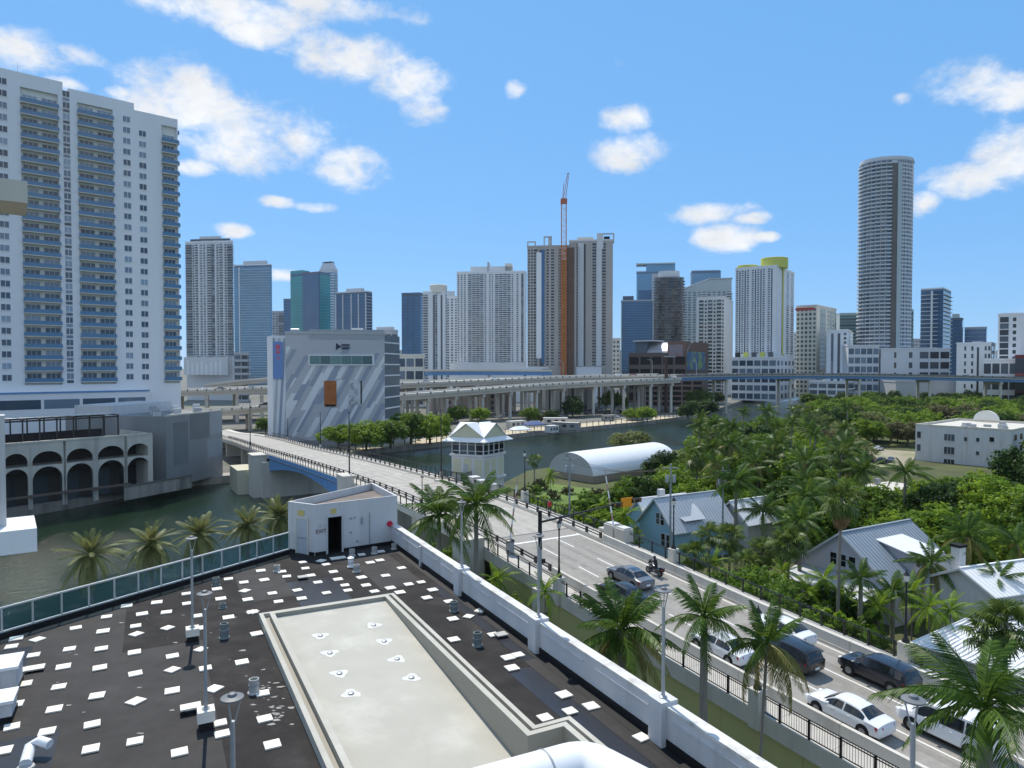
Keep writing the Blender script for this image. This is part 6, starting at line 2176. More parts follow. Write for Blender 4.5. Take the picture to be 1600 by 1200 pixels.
# tallest oval tower
t12, cx12, cy12, rx12, z12 = oval_tower("residential_tower", "tallest pale oval tower with a dark brown vertical recess", 560, 1341, 1421, 249, 62,
      lambda f: ("b" if f < 0.36 else ("P" if f < 0.52 else "wW")), SKlg, G_blue, W_("oval_slabs", (0.50, 0.535, 0.56)), nseg=32)
zb = GZ
mb = MB().prism([(cx12 + rx12 * a, cy12 - rx12 * b) for (a, b) in ((-0.20, 0.70), (-0.04, 0.70), (-0.04, 0.845), (-0.20, 0.845))], zb, z12 - 3); mb.build("brown_recess", mat("brown_core", (0.13, 0.115, 0.105), 0.8, 0.2, 0.1), t12)
mb = MB().prism([(cx12 + rx12 * a, cy12 - rx12 * b) for (a, b) in ((0.0, 0.72), (0.16, 0.72), (0.16, 0.84), (0.0, 0.84))], zb, z12 - 2); mb.build("grey_core", SKgr, t12)
MB().prism([(cx12 + rx12 * 0.98 * cos(2 * pi * i / 24), cy12 + rx12 * 0.78 * sin(2 * pi * i / 24)) for i in range(24)], z12 + 1.2, z12 + 3.0).build("crown_ring", SKlg, t12)
mb = MB(); q = D(1376, 249, 575); mb.tube((q.x, 575, z12 + 2), (q.x, 575, z12 + 7.5), 0.5, 0.2, 6); mb.build("roof_mast", SKg, t12)
tower("podium_block", "blue glazed podium left of the oval tower's foot", 545, 1325, 1373, 1376, 541, 6, wp("W1W1W1W1W1"), wp("w1"), SKlg, G_blue, None, None, 8, cat="building")
tower("parking_podium", "white parking podium with open decks right of the oval tower", 540, 1376, 1484, 1488, 546, 5, wp("P1.2w.4P1w.6P.5W1W1W1"), wp("W1"), SKlg, G_dark, None, SKlg, 6, cat="building", roof=None)
tower("residential_tower", "grey green sliver of a tower behind the oval tower's right side", 800, 1418, 1426, 1428, 485, 24, wp("g1"), wp("g1"), SKgr, G_teal, None, None, 10)
tower("residential_tower", "dark blue tower with white floor lines right of the oval tower", 620, 1437, 1472, 1484, 451, 26, wp("B2p.4B1g1"), wp("B1"), SKb, G_navy, SKw, SKw, 40, z_base=GZ, roof=[(0.0, 0.5, 1.8, SKlg)])
tower("residential_tower", "hazy dark tower with rounded top stage right of the blue lined tower", 780, 1484, 1502, 1507, 498, 18, wp("g1g1"), wp("g1"), SKd, G_navy, None, None, 35, roof=[(0.1, 0.7, 6.0, SKgr)])
tower("office_tower", "wide grey glass block on the far right horizon", 800, 1506, 1540, 1545, 512, 16, wp("g1g1g1"), wp("g1"), SKg, G_navy, None, None, 35)
tower("office_building", "low white block with dark slits near the right horizon", 480, 1494, 1548, 1556, 537, 8, wp("P.8w.4P.4w.4p.3d.3P.5w.4w.4"), wp("w1w1"), SKw, G_dark, None, SKw, 38, cat="building", roof=[(0.4, 0.7, 2.0, SKw)])
tower("residential_tower", "white balconied tower cut by the right picture edge", 460, 1558, 1612, 1640, 491, 14, wp("P.2B.9P.3w.6P1.2w.3"), wp("w1"), SKw, G_dark, SKw, SKw, 40, roof=[(0.0, 0.6, 2.4, SKlg)])
tower("parking_podium", "white gridded garage below the right edge tower", 445, 1536, 1590, 1592, 563, 3, wp("W1W1W1W1"), wp("W1"), SKw, G_dark, None, SKw, 38, cat="building")
tower("office_building", "dark red low building at the right picture edge", 430, 1586, 1640, 1650, 557, 3, wp("B1"), wp("w1"), W_("dark_red", (0.15, 0.035, 0.04)), G_dark, None, None, 38, cat="building")
# brown garage with curved metal roof
t13, c13, z13, rd13 = tower("parking_garage", "brown parking garage with curved silver roof behind the freeway", 500, 982, 1072, 1107, 553, 4, wp("W1W1W1W1W1"), wp("P1P1"), W_("garage_brown", (0.125, 0.10, 0.09)), M_dark, None, None, 35, cat="garage")
F_ = Face(c13[0], c13[1]); Fr = Face(c13[1], c13[2])
mb = MB()
n_ = 8
wa, wb = F_.w_at(1010), F_.w_at(1073)
M_silverroof = mat("silver_roof", (0.42, 0.43, 0.44), 0.4, 0.08, 0.1, metal=0.3)
for i in range(n_):
    u0, u1 = i / n_, (i + 1) / n_
    h0, h1 = z13 + 9.0 * sin(u0 * pi / 2) ** 0.8, z13 + 9.0 * sin(u1 * pi / 2) ** 0.8
    mb.quad(F_.pt(wa, h0, 0 - u0 * 14), F_.pt(wb, h0, 0 - u0 * 14), F_.pt(wb, h1, 0 - u1 * 14), F_.pt(wa, h1, 0 - u1 * 14))
mb.build("curved_roof", M_silverroof, t13)
mb = MB(); F_.slab(mb, F_.w_at(990), F_.w_at(1024), z13 + 9.5, z13 + 10.3, -16, 1.5); mb.build("canopy_plate", SKlg, t13)
mb = MB(); F_.slab(mb, F_.w_at(992), F_.w_at(1010), z13, z13 + 9.4, -14, -1); mb.build("stair_core", SKd, t13)
mb = MB(); Fr.slab(mb, Fr.L * 0.02, Fr.L * 0.8, D(1090, 578, 500).z, D(1090, 549, 500).z, 0.1, 0.5); mb.build("mural", mat("mural_print", (0.07, 0.14, 0.26), 0.7, 0.2, 0.2, second=(0.32, 0.42, 0.05), sec_amt=0.35, sec_scale=0.12), t13)
mb = MB(); Fr.slab(mb, 0, Fr.L, z13, z13 + 8.8, -14, -0.1); mb.build("end_gable", W_("garage_rust", (0.17, 0.10, 0.075)), t13)
# low blocks under and beyond the freeway
tower("parking_garage", "brown brick garage seen under the freeway deck", 470, 1002, 1098, 1110, 594, 5, wp("W1W1W1W1W1W1"), wp("W1"), W_("brick_brown", (0.24, 0.17, 0.14)), M_dark, None, None, 10, cat="garage")
tower("low_building", "pale building with blue window strips under the freeway", 440, 838, 928, 930, 600, 3, wp("d1P1d1P1d1P1d1P1d1P1"), wp("w1"), SKw, G_blue, None, SKw, 5, cat="building")
tower("low_building", "pinkish low building under the left freeway piers", 420, 672, 800, 802, 615, 3, wp("P1w.5P1w.5P1w.5P1"), wp("w1"), W_("dusty_pink", (0.40, 0.33, 0.31)), G_dark, None, None, 5, cat="building")
tower("low_building", "tan flat roofed block behind the freeway right of the striped building", 470, 620, 662, 664, 556, 4, wp("W1W1W1"), wp("w1"), SKc, G_blue, None, None, 5, cat="building")
tower("low_building", "long white wall block behind the freeway below the wide white tower", 520, 795, 940, 942, 576, 2, wp("P1w.3P1w.3P4"), wp("w1"), SKw, G_dark, None, None, 4, cat="building")
tb, cb_, zb_, _ = tower("riverside_building", "white modern riverside building with long flat roof beyond the freeway", 520, 1264, 1322, 1376, 598, 3, wp("W1W1W1W1"), wp("B1"), SKw, G_far, SKw, None, 35, cat="building")
tower("warehouse", "long grey warehouse beyond the freeway at right", 500, 1400, 1560, 1566, 598, 2, wp("P1P1P1P1"), wp("P1"), SKg, G_dark, None, None, 6, cat="warehouse")
# background blocks closing the horizon
rb = random.Random(4)
for i, (pa, pb, py, d_) in enumerate(((300, 330, 548, 1500), (560, 600, 520, 1400), (600, 640, 548, 1300), (880, 930, 560, 1500), (940, 985, 548, 1300), (1240, 1262, 520, 1300), (1425, 1445, 530, 1300), (1545, 1565, 548, 1200), (1150, 1200, 548, 1500))):
    nm = ("left of the pale glass tower", "behind the striped building's roof", "right of the striped building", "behind the concrete tower", "behind the navy glass tower", "behind the cream tower", "right of the oval tower", "beside the right edge tower", "behind the lime drum tower")[i]
    tower("distant_block", "hazy distant block " + nm, d_, pa, pb - 3, pb, py, 12, wp("w1w1w1w1"), wp("w1"), SKlg if i % 2 else SKg, G_far, None, None, 15, cat="building")

# ------------------------------------------------------------------ freeway
def smooth_path(pts, n=10):
    out = []
    P_ = [Vector(p) for p in pts]
    for i in range(len(P_) - 1):
        p0 = P_[max(i - 1, 0)]; p1 = P_[i]; p2 = P_[i + 1]; p3 = P_[min(i + 2, len(P_) - 1)]
        for k in range(n):
            t = k / n
            out.append(0.5 * ((2 * p1) + (p2 - p0) * t + (2 * p0 - 5 * p1 + 4 * p2 - p3) * t * t + (3 * p1 - p0 - 3 * p2 + p3) * t ** 3))
    out.append(P_[-1])
    return out
def sweep_path(pts, prof, mi=0, mb=None):
    mb = mb or MB()
    n = len(prof)
    vs_ = []
    for i, p in enumerate(pts):
        d = pts[min(i + 1, len(pts) - 1)] - pts[max(i - 1, 0)]
        d = Vector((d.x, d.y, 0)).normalized()
        s = Vector((d.y, -d.x, 0))
        for (a, z) in prof:
            q = p + s * a
            vs_.append((q.x, q.y, q.z + z))
    fs = []
    for i in range(len(pts) - 1):
        for k in range(n):
            a, b = i * n + k, i * n + (k + 1) % n
            fs.append((a, b, b + n, a + n))
    fs.append(tuple(range(n))); fs.append(tuple(range((len(pts) - 1) * n, len(pts) * n))[::-1])
    mb.add(vs_, fs, mi)
    return mb
M_fway = mat("freeway_concrete", (0.56, 0.525, 0.46), 0.85, 0.1, 0.12, streak=True)
M_fdeck = mat("freeway_pavement", (0.54, 0.52, 0.47), 0.85, 0.06, 0.1)
def freeway(name, label, pts, half, girder, gm, pier_gap, pier_from, pier_to, ncol, barrier_h=0.85, posts=True, bm_=None):
    pts = smooth_path(pts, 10)
    t_ = thing(name, pts[len(pts) // 2], label, "freeway")
    sweep_path(pts, [(-half, -0.5), (half, -0.5), (half, 0.0), (-half, 0.0)]).build("deck_slab", M_fdeck, t_)
    sweep_path(pts, [(-half + 1.0, -0.5 - girder), (half - 1.0, -0.5 - girder), (half - 0.6, -0.502), (-half + 0.6, -0.502)]).build("girder", gm, t_)
    for s_ in (-1, 1):
        sweep_path(pts, [(s_ * half - 0.2, 0.002), (s_ * half + 0.2, 0.002), (s_ * half + 0.12, barrier_h), (s_ * half - 0.12, barrier_h)]).build("barrier", bm_ or M_fway, t_)
    if posts:
        sweep_path(pts, [(half + 0.16, 0.35), (half + 0.2, 0.35), (half + 0.2, 0.42), (half + 0.16, 0.42)]).build("barrier_line", bm_ or M_fway, t_)
    if posts:
        mb = MB()
        for i in range(len(pts) - 1):
            d = pts[i + 1] - pts[i]; L_ = d.length; d.normalize(); s = Vector((d.y, -d.x, 0)).normalized()
            for k in range(max(1, int(L_ / 4))):
                q = pts[i] + d * (k * 4.0) + s * half
                mb.box((q.x, q.y, q.z + 0.1), (0.5, 0.62, barrier_h + 0.12), atan2(d.y, d.x))
        stuffpart(mb.build("barrier_posts", M_joint, t_))
    acc = 0.0
    for i in range(len(pts) - 1):
        acc += (pts[i + 1] - pts[i]).length
        if acc > pier_gap and pier_from <= i / len(pts) <= pier_to:
            acc = 0.0
            p = pts[i]
            d = pts[i + 1] - pts[i]; d = Vector((d.x, d.y, 0)).normalized(); s = Vector((d.y, -d.x, 0))
            zc = p.z - 0.5 - girder
            mb = MB(); mb.bar(p + s * (half - 1.5) + Vector((0, 0, zc - p.z - 0.75)), p - s * (half - 1.5) + Vector((0, 0, zc - p.z - 0.75)), 1.6, 1.5); cap = mb.build("pier_cap", M_fway, t_)
            for k in range(ncol):
                q = p + s * ((half - 3) * (2 * k / max(1, ncol - 1) - 1) if ncol > 1 else 0)
                MB().lathe((q.x, q.y, GZ - 2), [(0.85, 0), (0.85, zc - 1.5 - GZ + 2)], 10).build("column", M_fway, t_, smooth=True)
    return t_, pts
def DZ(px, d, z):
    return ((px - CX) / FPX * d, d, z)
fB, fBp = freeway("elevated_freeway", "near carriageway of the elevated freeway on round concrete columns", [DZ(200, 290, 9.0), DZ(348, 297, 10.5), DZ(480, 312, 13.2), DZ(640, 332, 15.6), DZ(850, 377, 18.9), DZ(1050, 418, 21.3)], 8.5, 1.6, M_fway, 11.0, 0, 1, 2)
fA, fAp = freeway("elevated_freeway", "far, higher carriageway of the elevated freeway at left and centre", [DZ(180, 340, 16.6), DZ(300, 346, 17.0), DZ(425, 360, 18.0), DZ(640, 380, 19.8), DZ(850, 418, 22.0), DZ(1050, 446, 23.4)], 17.0, 1.6, M_fway, 13.0, 0, 1, 4)
fC, fCp = freeway("elevated_freeway", "blue girder freeway bridge over the river at right", [DZ(1044, 428, 22.6), DZ(1150, 438, 23.3), DZ(1300, 442, 23.4), DZ(1400, 440, 23.0), DZ(1520, 434, 22.0), DZ(1700, 424, 20.5), DZ(1900, 410, 19.0)], 11.5, 1.7, M_blue_steel, 40.0, 0, 1, 2, 1.1, True, mat("grey_barrier", (0.21, 0.215, 0.21), 0.85, 0.1, 0.2))
fD, fDp = freeway("freeway_ramp", "thin blue ramp bridge behind the freeway, right of the striped building", [DZ(560, 480, 24.5), DZ(640, 485, 25.5), DZ(740, 490, 25.8), DZ(860, 500, 25.5)], 5.0, 2.6, M_blue_steel, 45.0, 0, 1, 1, posts=False)
fE, fEp = freeway("freeway_ramp", "curved concrete ramp crossing behind the freeway left of the striped building", [DZ(330, 420, 17.5), DZ(385, 400, 20.5), DZ(430, 400, 22.0), DZ(520, 420, 22.6)], 4.5, 1.4, M_fway, 26.0, 0, 1, 1, posts=False)
# highway lamp masts
for i, (px, d_, zb_, h_, lab) in enumerate(((1019, 428, 23.5, 8.5, "freeway lamp mast left of the billboard column"), (880, 404, 22.5, 8.5, "freeway lamp mast below the concrete tower"), (1088, 436, 23.3, 8, "freeway lamp mast in front of the garage mural"), (1300, 442, 23.4, 8, "freeway lamp mast left of the oval tower"))):
    p = Vector(DZ(px, d_, zb_))
    t_ = thing("lamp_mast", p, lab, "lamp mast", "freeway lamp masts")
    MB().path([p, p + Vector((0, 0, h_)), p + Vector((-0.6, 0, h_ + 0.7)), p + Vector((-2.2, 0, h_ + 0.9))], [0.16, 0.12, 0.1, 0.08], 6).build("mast", M_grey_metal, t_)
    MB().box((p.x - 2.6, p.y, p.z + h_ + 0.8), (0.9, 0.4, 0.15)).build("lamp_head", M_grey_metal, t_)
# billboard column
p = Vector(DZ(1041, 410, GZ))
zt_b = D(1041, 558, 410).z
t_ = thing("billboard", p, "dark brown billboard column rising in front of the freeway", "billboard")
MB().lathe(p, [(1.1, 0), (1.0, zt_b - GZ - 1.0), (1.0, zt_b - GZ)], 12).build("column", mat("rust_brown_steel", (0.055, 0.035, 0.03), 0.7, 0.15), t_)
MB().box((p.x + 2, p.y, zt_b), (6.5, 2.0, 0.5)).build("platform", M_grey_metal, t_)
q = D(1056, 548, 412)
MB().box((q.x, 412, zt_b + 0.6), (8.0, 1.0, 6.8), radians(-25)).build("sign_panel", mat("billboard_face", (0.20, 0.17, 0.19), 0.6, 0.3, 0.3, second=(0.34, 0.12, 0.14), sec_amt=0.3, sec_scale=0.25), t_)
# ------------------------------------------------------------------ houses on the right bank
def gable_house(name, label, ridge0, ridge1, half, z_eave, z_ridge, wall_m, roof_m, over=0.5, z_floor=GZ, rib_gap=0.55):
    """ridge0 = gable nearest the camera; returns frame"""
    r0, r1 = Vector(ridge0), Vector(ridge1)
    e = (r1 - r0).normalized(); L = (r1 - r0).length
    n = Vector((e.y, -e.x))                      # towards camera-right
    t_ = thing(name, (r0.x, r0.y, z_floor), label, "house")
    pt = lambda w, o, z: ((r0 + e * w + n * o).x, (r0 + e * w + n * o).y, z)
    MB().hexa([pt(0, half, z_floor), pt(L, half, z_floor), pt(L, -half, z_floor), pt(0, -half, z_floor),
               pt(0, half, z_eave), pt(L, half, z_eave), pt(L, -half, z_eave), pt(0, -half, z_eave)]).build("wall", wall_m, t_)
    for w in (0.0, L):
        MB().add([pt(w, half, z_eave), pt(w, -half, z_eave), pt(w, 0, z_ridge - 0.05)], [(0, 1, 2)]).build("gable_wall", wall_m, t_)
    sl = (z_ridge - z_eave) / half
    zo = z_eave - sl * over
    for s_ in (1, -1):
        mb = MB()
        a, b, c, d = pt(-over, s_ * (half + over), zo), pt(L + over, s_ * (half + over), zo), pt(L + over, 0, z_ridge), pt(-over, 0, z_ridge)
        th_ = 0.12
        mb.hexa([a, b, c, d] + [(p[0], p[1], p[2] + th_) for p in (a, b, c, d)])
        rf = mb.build("roof_slope", roof_m, t_)
        mb = MB()
        w = -over + 0.1
        while w < L + over:
            p, q = pt(w, s_ * (half + over), zo + th_ + 0.02), pt(w, 0.02 * s_, z_ridge + th_ + 0.02)
            mb.bar(p, q, 0.05, 0.06)
            w += rib_gap
        stuffpart(mb.build("standing_seams", roof_m, rf))
    mb = MB(); mb.bar(pt(-over, 0, z_ridge + 0.15), pt(L + over, 0, z_ridge + 0.15), 0.3, 0.1); mb.build("ridge_cap", roof_m, t_)
    for s_ in (1, -1):
        mb = MB(); mb.bar(pt(-over - 0.02, s_ * (half + over), zo + 0.02), pt(-over - 0.02, 0, z_ridge + 0.02), 0.08, 0.22); mb.build("barge_board", M_white, t_)
    return t_, pt, L
def house_window(t_, pt, w0, o, z0, ww, hh, axis="gable"):
    def bx(name, a0, a1, b0, b1, out0, out1, m_, par):
        v8 = []
        for z in (b0, b1):
            if axis == "gable":
                v8 += [pt(-out1, a0, z), pt(-out1, a1, z), pt(-out0, a1, z), pt(-out0, a0, z)]
            else:
                v8 += [pt(a0, o + out1, z), pt(a1, o + out1, z), pt(a1, o + out0, z), pt(a0, o + out0, z)]
        return MB().hexa(v8).build(name, m_, par)
    wv = bx("window", w0, w0 + ww, z0, z0 + hh, 0.0, 0.05, M_white, t_)
    bx("pane", w0 + 0.1, w0 + ww - 0.1, z0 + hh * 0.52, z0 + hh - 0.1, 0.052, 0.07, G_dark, wv)
    bx("pane", w0 + 0.1, w0 + ww - 0.1, z0 + 0.1, z0 + hh * 0.48, 0.052, 0.07, G_dark, wv)
M_bluehouse = mat("light_blue_siding", (0.27, 0.46, 0.60), 0.8, 0.06, 0.5, stretch=(0.3, 0.3, 12))
M_tin = mat("grey_metal_roof", (0.46, 0.49, 0.52), 0.42, 0.06, 0.3, spec=0.5)
M_tin_d = mat("slate_metal_roof", (0.27, 0.315, 0.36), 0.42, 0.07, 0.3, spec=0.5)
M_lilac = mat("pale_lilac_siding", (0.52, 0.51, 0.56), 0.8, 0.05, 0.5, stretch=(0.3, 0.3, 12))
HOUSE_CLEAR = []
h1, pt1, L1_ = gable_house("cottage", "light blue wooden house with pale metal roof beside the ramp", (20.5, 99.4), (30.3, 105.0), 3.7, 6.4, 10.2, M_bluehouse, M_tin)
house_window(h1, pt1, -0.1, 0, 6.6, 0.85, 1.7); house_window(h1, pt1, 0.85, 0, 6.6, 0.85, 1.7)
house_window(h1, pt1, 1.0, 0, 3.6, 0.9, 2.0); house_window(h1, pt1, 2.05, 0, 3.6, 0.9, 2.0)
MB().add([pt1(2, 1.2, 8.2), pt1(2, 3.6, 7.4), pt1(6, 3.6, 7.4), pt1(6, 1.2, 9.2)], [(0, 1, 2, 3)]).build("shed_dormer_roof", M_tin, h1)
c = pt1(3.5, -3.0, 6.6); MB().box(c, (0.9, 0.7, 4.2), 0.5).build("chimney", M_white, h1)
HOUSE_CLEAR.append(((25, 102), 9.5))
h1b, pt1b, _ = gable_house("cottage", "small white roofed annex behind the light blue house", (19.3, 106.5), (27.0, 110.5), 2.6, 5.8, 8.8, M_bluehouse, M_roofw)
HOUSE_CLEAR.append(((23, 109), 6))
h1c, pt1c, _ = gable_house("cottage", "white seamed gable roof showing right of the light blue house", (32.5, 103.5), (38.5, 107.0), 3.0, 6.4, 9.0, M_white, M_roofw)
HOUSE_CLEAR.append(((35.5, 105), 5))
h2, pt2, L2_ = gable_house("cottage", "lilac house with slate grey seamed roof and white dormer", (36.8, 78.0), (47.6, 84.2), 6.2, 5.7, 10.4, M_lilac, M_tin_d)
for o_ in (-1.5, -0.35, 0.8):
    house_window(h2, pt2, o_, 0, 6.6, 0.95, 1.5)
for o_ in (-4, -1.8, 1.6, 3.6):
    house_window(h2, pt2, o_, 0, 3.0, 1.0, 1.7)
for w_ in (2.5, 4.0, 8.0):
    house_window(h2, pt2, w_, 6.2, 3.0, 0.9, 1.7, "side")
# dormer on the camera-right slope
v8 = [pt2(4.5, 5.4, 6.3), pt2(8.6, 5.4, 6.3), pt2(8.6, 1.0, 6.3), pt2(4.5, 1.0, 6.3), pt2(4.5, 5.4, 8.5), pt2(8.6, 5.4, 8.5), pt2(8.6, 1.0, 9.4), pt2(4.5, 1.0, 9.4)]
MB().hexa(v8).build("dormer", M_lilac, h2)
v8 = [pt2(4.0, 6.1, 8.42), pt2(9.1, 6.1, 8.42), pt2(9.1, 0.6, 9.55), pt2(4.0, 0.6, 9.55)]
MB().hexa(v8 + [(p[0], p[1], p[2] + 0.12) for p in v8]).build("dormer_roof", M_roofw, h2)
for w_ in (4.9, 6.2, 7.5):
    house_window(h2, pt2, w_, 5.4, 7.1, 0.8, 1.1, "side")
v8 = [pt2(-3.4, 5.0, 4.6), pt2(-3.4, -5.6, 4.6), pt2(-0.05, -5.6, 5.6), pt2(-0.05, 5.0, 5.6)]
MB().hexa(v8 + [(p[0], p[1], p[2] + 0.12) for p in v8]).build("porch_roof", M_tin, h2)
for o_ in (-5.2, -1.7, 1.4, 4.6):
    c = pt2(-3.1, o_, GZ); MB().box(c, (0.22, 0.22, 2.85), 0.5).build("porch_post", M_white, h2)
HOUSE_CLEAR.append(((42, 81), 11.5))
# white house complex at the right edge
h3, pt3, _ = gable_house("cottage", "white house with bright white metal roof and chimney at right edge", (44.5, 69.0), (60.0, 74.5), 3.2, 7.4, 9.0, M_white, M_roofw)
c = pt3(1.4, -1.6, 7.5); MB().box(c, (0.9, 0.9, 3.2), 0.35).build("chimney", M_white, h3)
c = pt3(1.4, -1.6, 10.7); MB().box(c, (1.1, 1.1, 0.25), 0.35).build("chimney_cap", M_dark, h3)
HOUSE_CLEAR.append(((52, 71), 8))
h4 = thing("porch_house", (38, 57, GZ), "low white seamed hip roof close to the ramp at right", "house")
R4 = [P(1424, 1006, 5.2), P(1610, 1068, 5.0), P(1720, 985, 6.4), P(1512, 968, 6.6)]
MB().hexa([tuple(p) for p in R4] + [(p.x, p.y, p.z + 0.14) for p in R4]).build("roof_slope", M_roofw, h4)
mb = MB()
for i in range(22):
    u = i / 21
    a = R4[0].lerp(R4[1], u); b = R4[3].lerp(R4[2], u)
    mb.bar((a.x, a.y, a.z + 0.17), (b.x, b.y, b.z + 0.17), 0.06, 0.07)
stuffpart(mb.build("standing_seams", M_roofw, h4))
c4 = sum((Vector(p) for p in R4), Vector()) / 4
inn4 = [c4 + (Vector(p) - c4) * 0.86 for p in R4]
mb = MB()
mb.hexa([(p.x, p.y, GZ) for p in inn4] + [(p.x, p.y, p.z - 0.02) for p in inn4]); mb.build("wall", M_lilac, h4)
H5 = [P(1478, 958, 7.0), P(1640, 905, 7.6), P(1700, 915, 7.6), P(1600, 962, 6.9)]
HOUSE_CLEAR.append(((c4.x, c4.y), 8))

# white apartment block
FAp = Face((116.6, 203.0), (131.7, 185.0))
ap = thing("apartment_block", (124, 196, GZ), "white three storey apartment block with flat roof at right", "building")
zA = FAp.z_at(1432, 666)
mb = MB(); FAp.slab(mb, 0, FAp.L, GZ, zA, -34, 0); mb.build("wall", M_white, ap)
mb = MB()
for (o0, o1, a0, a1) in ((0.0, -0.4, 0, FAp.L), (-33.6, -34, 0, FAp.L), (-0.4, -33.6, 0, 0.4), (-0.4, -33.6, FAp.L - 0.4, FAp.L)):
    FAp.slab(mb, a0, a1, zA, zA + 0.7, min(o0, o1), max(o0, o1))
mb.build("roof_parapet", M_concrete_lt, ap)
for (x0, x1, y0, y1) in ((1434.5, 1440, 674, 684), (1434.5, 1440, 694, 704), (1477, 1493, 678, 688), (1477, 1493, 698, 709), (1508, 1513, 683, 689), (1527, 1532, 684, 690), (1527, 1532, 705, 711), (1548, 1555, 683, 690), (1477, 1493, 717, 724)):
    a, b = FAp.w_at(x0), FAp.w_at(x1)
    zz0, zz1 = FAp.z_at(x0, y1), FAp.z_at(x0, y0)
    mb = MB(); FAp.slab(mb, a, b, zz0, zz1, 0.0, 0.08); wv = mb.build("window", G_dark, ap)
    n_ = max(1, int((b - a) / 0.7))
    for i in range(1, n_):
        mb = MB(); w_ = a + (b - a) * i / n_; FAp.slab(mb, w_ - 0.05, w_ + 0.05, zz0, zz1, 0.081, 0.11); mb.build("window_bar", M_white, wv)
    mb = MB(); FAp.slab(mb, a - 0.1, b + 0.1, zz0 - 0.15, zz0, 0.0, 0.18); mb.build("window_sill", M_white, wv)
Fr2 = Face(FAp.B, FAp.B - FAp.n * 34)
for i in range(6):
    for k in range(3):
        mb = MB(); Fr2.slab(mb, 2 + i * 5, 4 + i * 5, GZ + 1.2 + k * 3.1, GZ + 2.8 + k * 3.1, 0.0, 0.08); mb.build("window", G_dark, ap)
mb = MB(); FAp.slab(mb, FAp.L * 0.15, FAp.L * 0.45, zA, zA + 2.2, -31, -29); 
pts_ = [FAp.pt(FAp.L * 0.22 + 3.4 - 3.4 * cos(pi * i / 10), zA + 0.7 + 3.0 * sin(pi * i / 10), -31) for i in range(11)]
mb = MB(); mb.add(pts_ + [(p[0] - FAp.n.x, p[1] - FAp.n.y, p[2]) for p in pts_], [tuple(range(11)), tuple(range(21, 10, -1))] + [(i, i + 1, 12 + i, 11 + i) for i in range(10)]); mb.build("curved_gable", M_cream, ap)
ru = random.Random(9)
for i in range(9):
    p = FAp.pt(FAp.L * ru.uniform(0.35, 0.9), zA + 0.02, -ru.uniform(5, 26))
    MB().box(p, (ru.uniform(1, 2.2), ru.uniform(1, 1.6), ru.uniform(0.7, 1.3)), ru.uniform(0, 1)).build("rooftop_unit", M_grey_metal, ap)
mb = MB(); FAp.slab(mb, 0.45, FAp.L - 0.45, zA + 0.01, zA + 0.06, -33.5, -0.45); mb.build("roof_deck", mat("pale_gravel_roof", (0.55, 0.53, 0.47), 0.9, 0.1, 0.4), ap)
HOUSE_CLEAR += [((120, 212), 16), ((132, 200), 16), ((140, 215), 16), ((128, 222), 14)]
# small pale flat roof between the trees
q = P(1395, 762, 5.5)
fr = thing("low_house", (q.x, q.y, GZ), "pale flat roofed house half hidden among trees in the middle right", "house")
MB().box((q.x, q.y, GZ), (9, 7, 3.7), 0.5).build("wall", M_cream, fr)
MB().box((q.x, q.y, GZ + 3.7), (9.8, 7.8, 0.3), 0.5).build("roof", M_concrete_lt, fr)
MB().box((q.x - 2.2, q.y + 1.5, GZ + 4.0), (0.8, 0.8, 1.2), 0.5).build("chimney", M_grey_metal, fr)
HOUSE_CLEAR.append(((q.x, q.y), 6.0)); HOUSE_CLEAR.append(((q.x - 1.5, q.y - 7), 5.0))

# white barrel tent by the river
ta, tb2 = Vector((14.0, 168.0)), Vector((39.0, 190.5))
te_ = (tb2 - ta).normalized(); tn_ = Vector((te_.y, -te_.x))
tt = thing("barrel_tent", (ta.x, ta.y, GZ), "long white barrel vaulted fabric tent on the near river bank", "tent")
Lt = (tb2 - ta).length; rw, rh = 7.2, 4.9; base_h = 1.6
nseg = 20
mb = MB()
arc = [(rw * cos(pi * i / nseg), base_h + rh * sin(pi * i / nseg)) for i in range(nseg + 1)]
def tp(w, o, z):
    p = ta + te_ * w + tn_ * o
    return (p.x, p.y, GZ + z)
for k in range(8):
    mb = MB()
    w0, w1 = Lt * k / 8, Lt * (k + 1) / 8 - 0.005
    mb.ribbon([tp(w0, a, z) for (a, z) in arc], [tp(w1, a, z) for (a, z) in arc])
    mb.build("fabric_panel", M_whitepaint, tt, smooth=True)
mb = MB(); mb.add([tp(0.05, a, z) for (a, z) in arc], [tuple(range(nseg + 1))]); mb.build("end_panel", mat("grey_fabric", (0.45, 0.46, 0.47), 0.8, 0.06, 0.2), tt)
mb = MB(); mb.add([tp(Lt - 0.05, a, z) for (a, z) in arc], [tuple(range(nseg, -1, -1))]); mb.build("end_panel", M_whitepaint, tt)
M_twall = mat("tan_wall", (0.30, 0.245, 0.19), 0.85, 0.08, 0.3)
mb = MB()
mb.hexa([tp(0, rw, 0), tp(Lt, rw, 0), tp(Lt, -rw, 0), tp(0, -rw, 0), tp(0, rw, base_h), tp(Lt, rw, base_h), tp(Lt, -rw, base_h), tp(0, -rw, base_h)]); mb.build("base_wall", M_twall, tt)
mb = MB(); q = tp(-0.02, -1.0, base_h + 3.9); mb.box(q, (1.3, 0.06, 0.5), atan2(tn_.y, tn_.x)); mb.build("vent_louvre", M_grey_metal, tt)
HOUSE_CLEAR += [((18, 171), 9), ((26, 179), 9), ((36, 188), 9)]
lawn = [P(822, 792, GZ), P(905, 800, GZ), P(935, 765, GZ), P(850, 755, GZ)]
flat_poly("lawn", [(p.x, p.y) for p in lawn], GZ + 0.05, mat("lawn_green", (0.12, 0.18, 0.04), 0.95, 0.2, 0.5), "structure", 0.04)
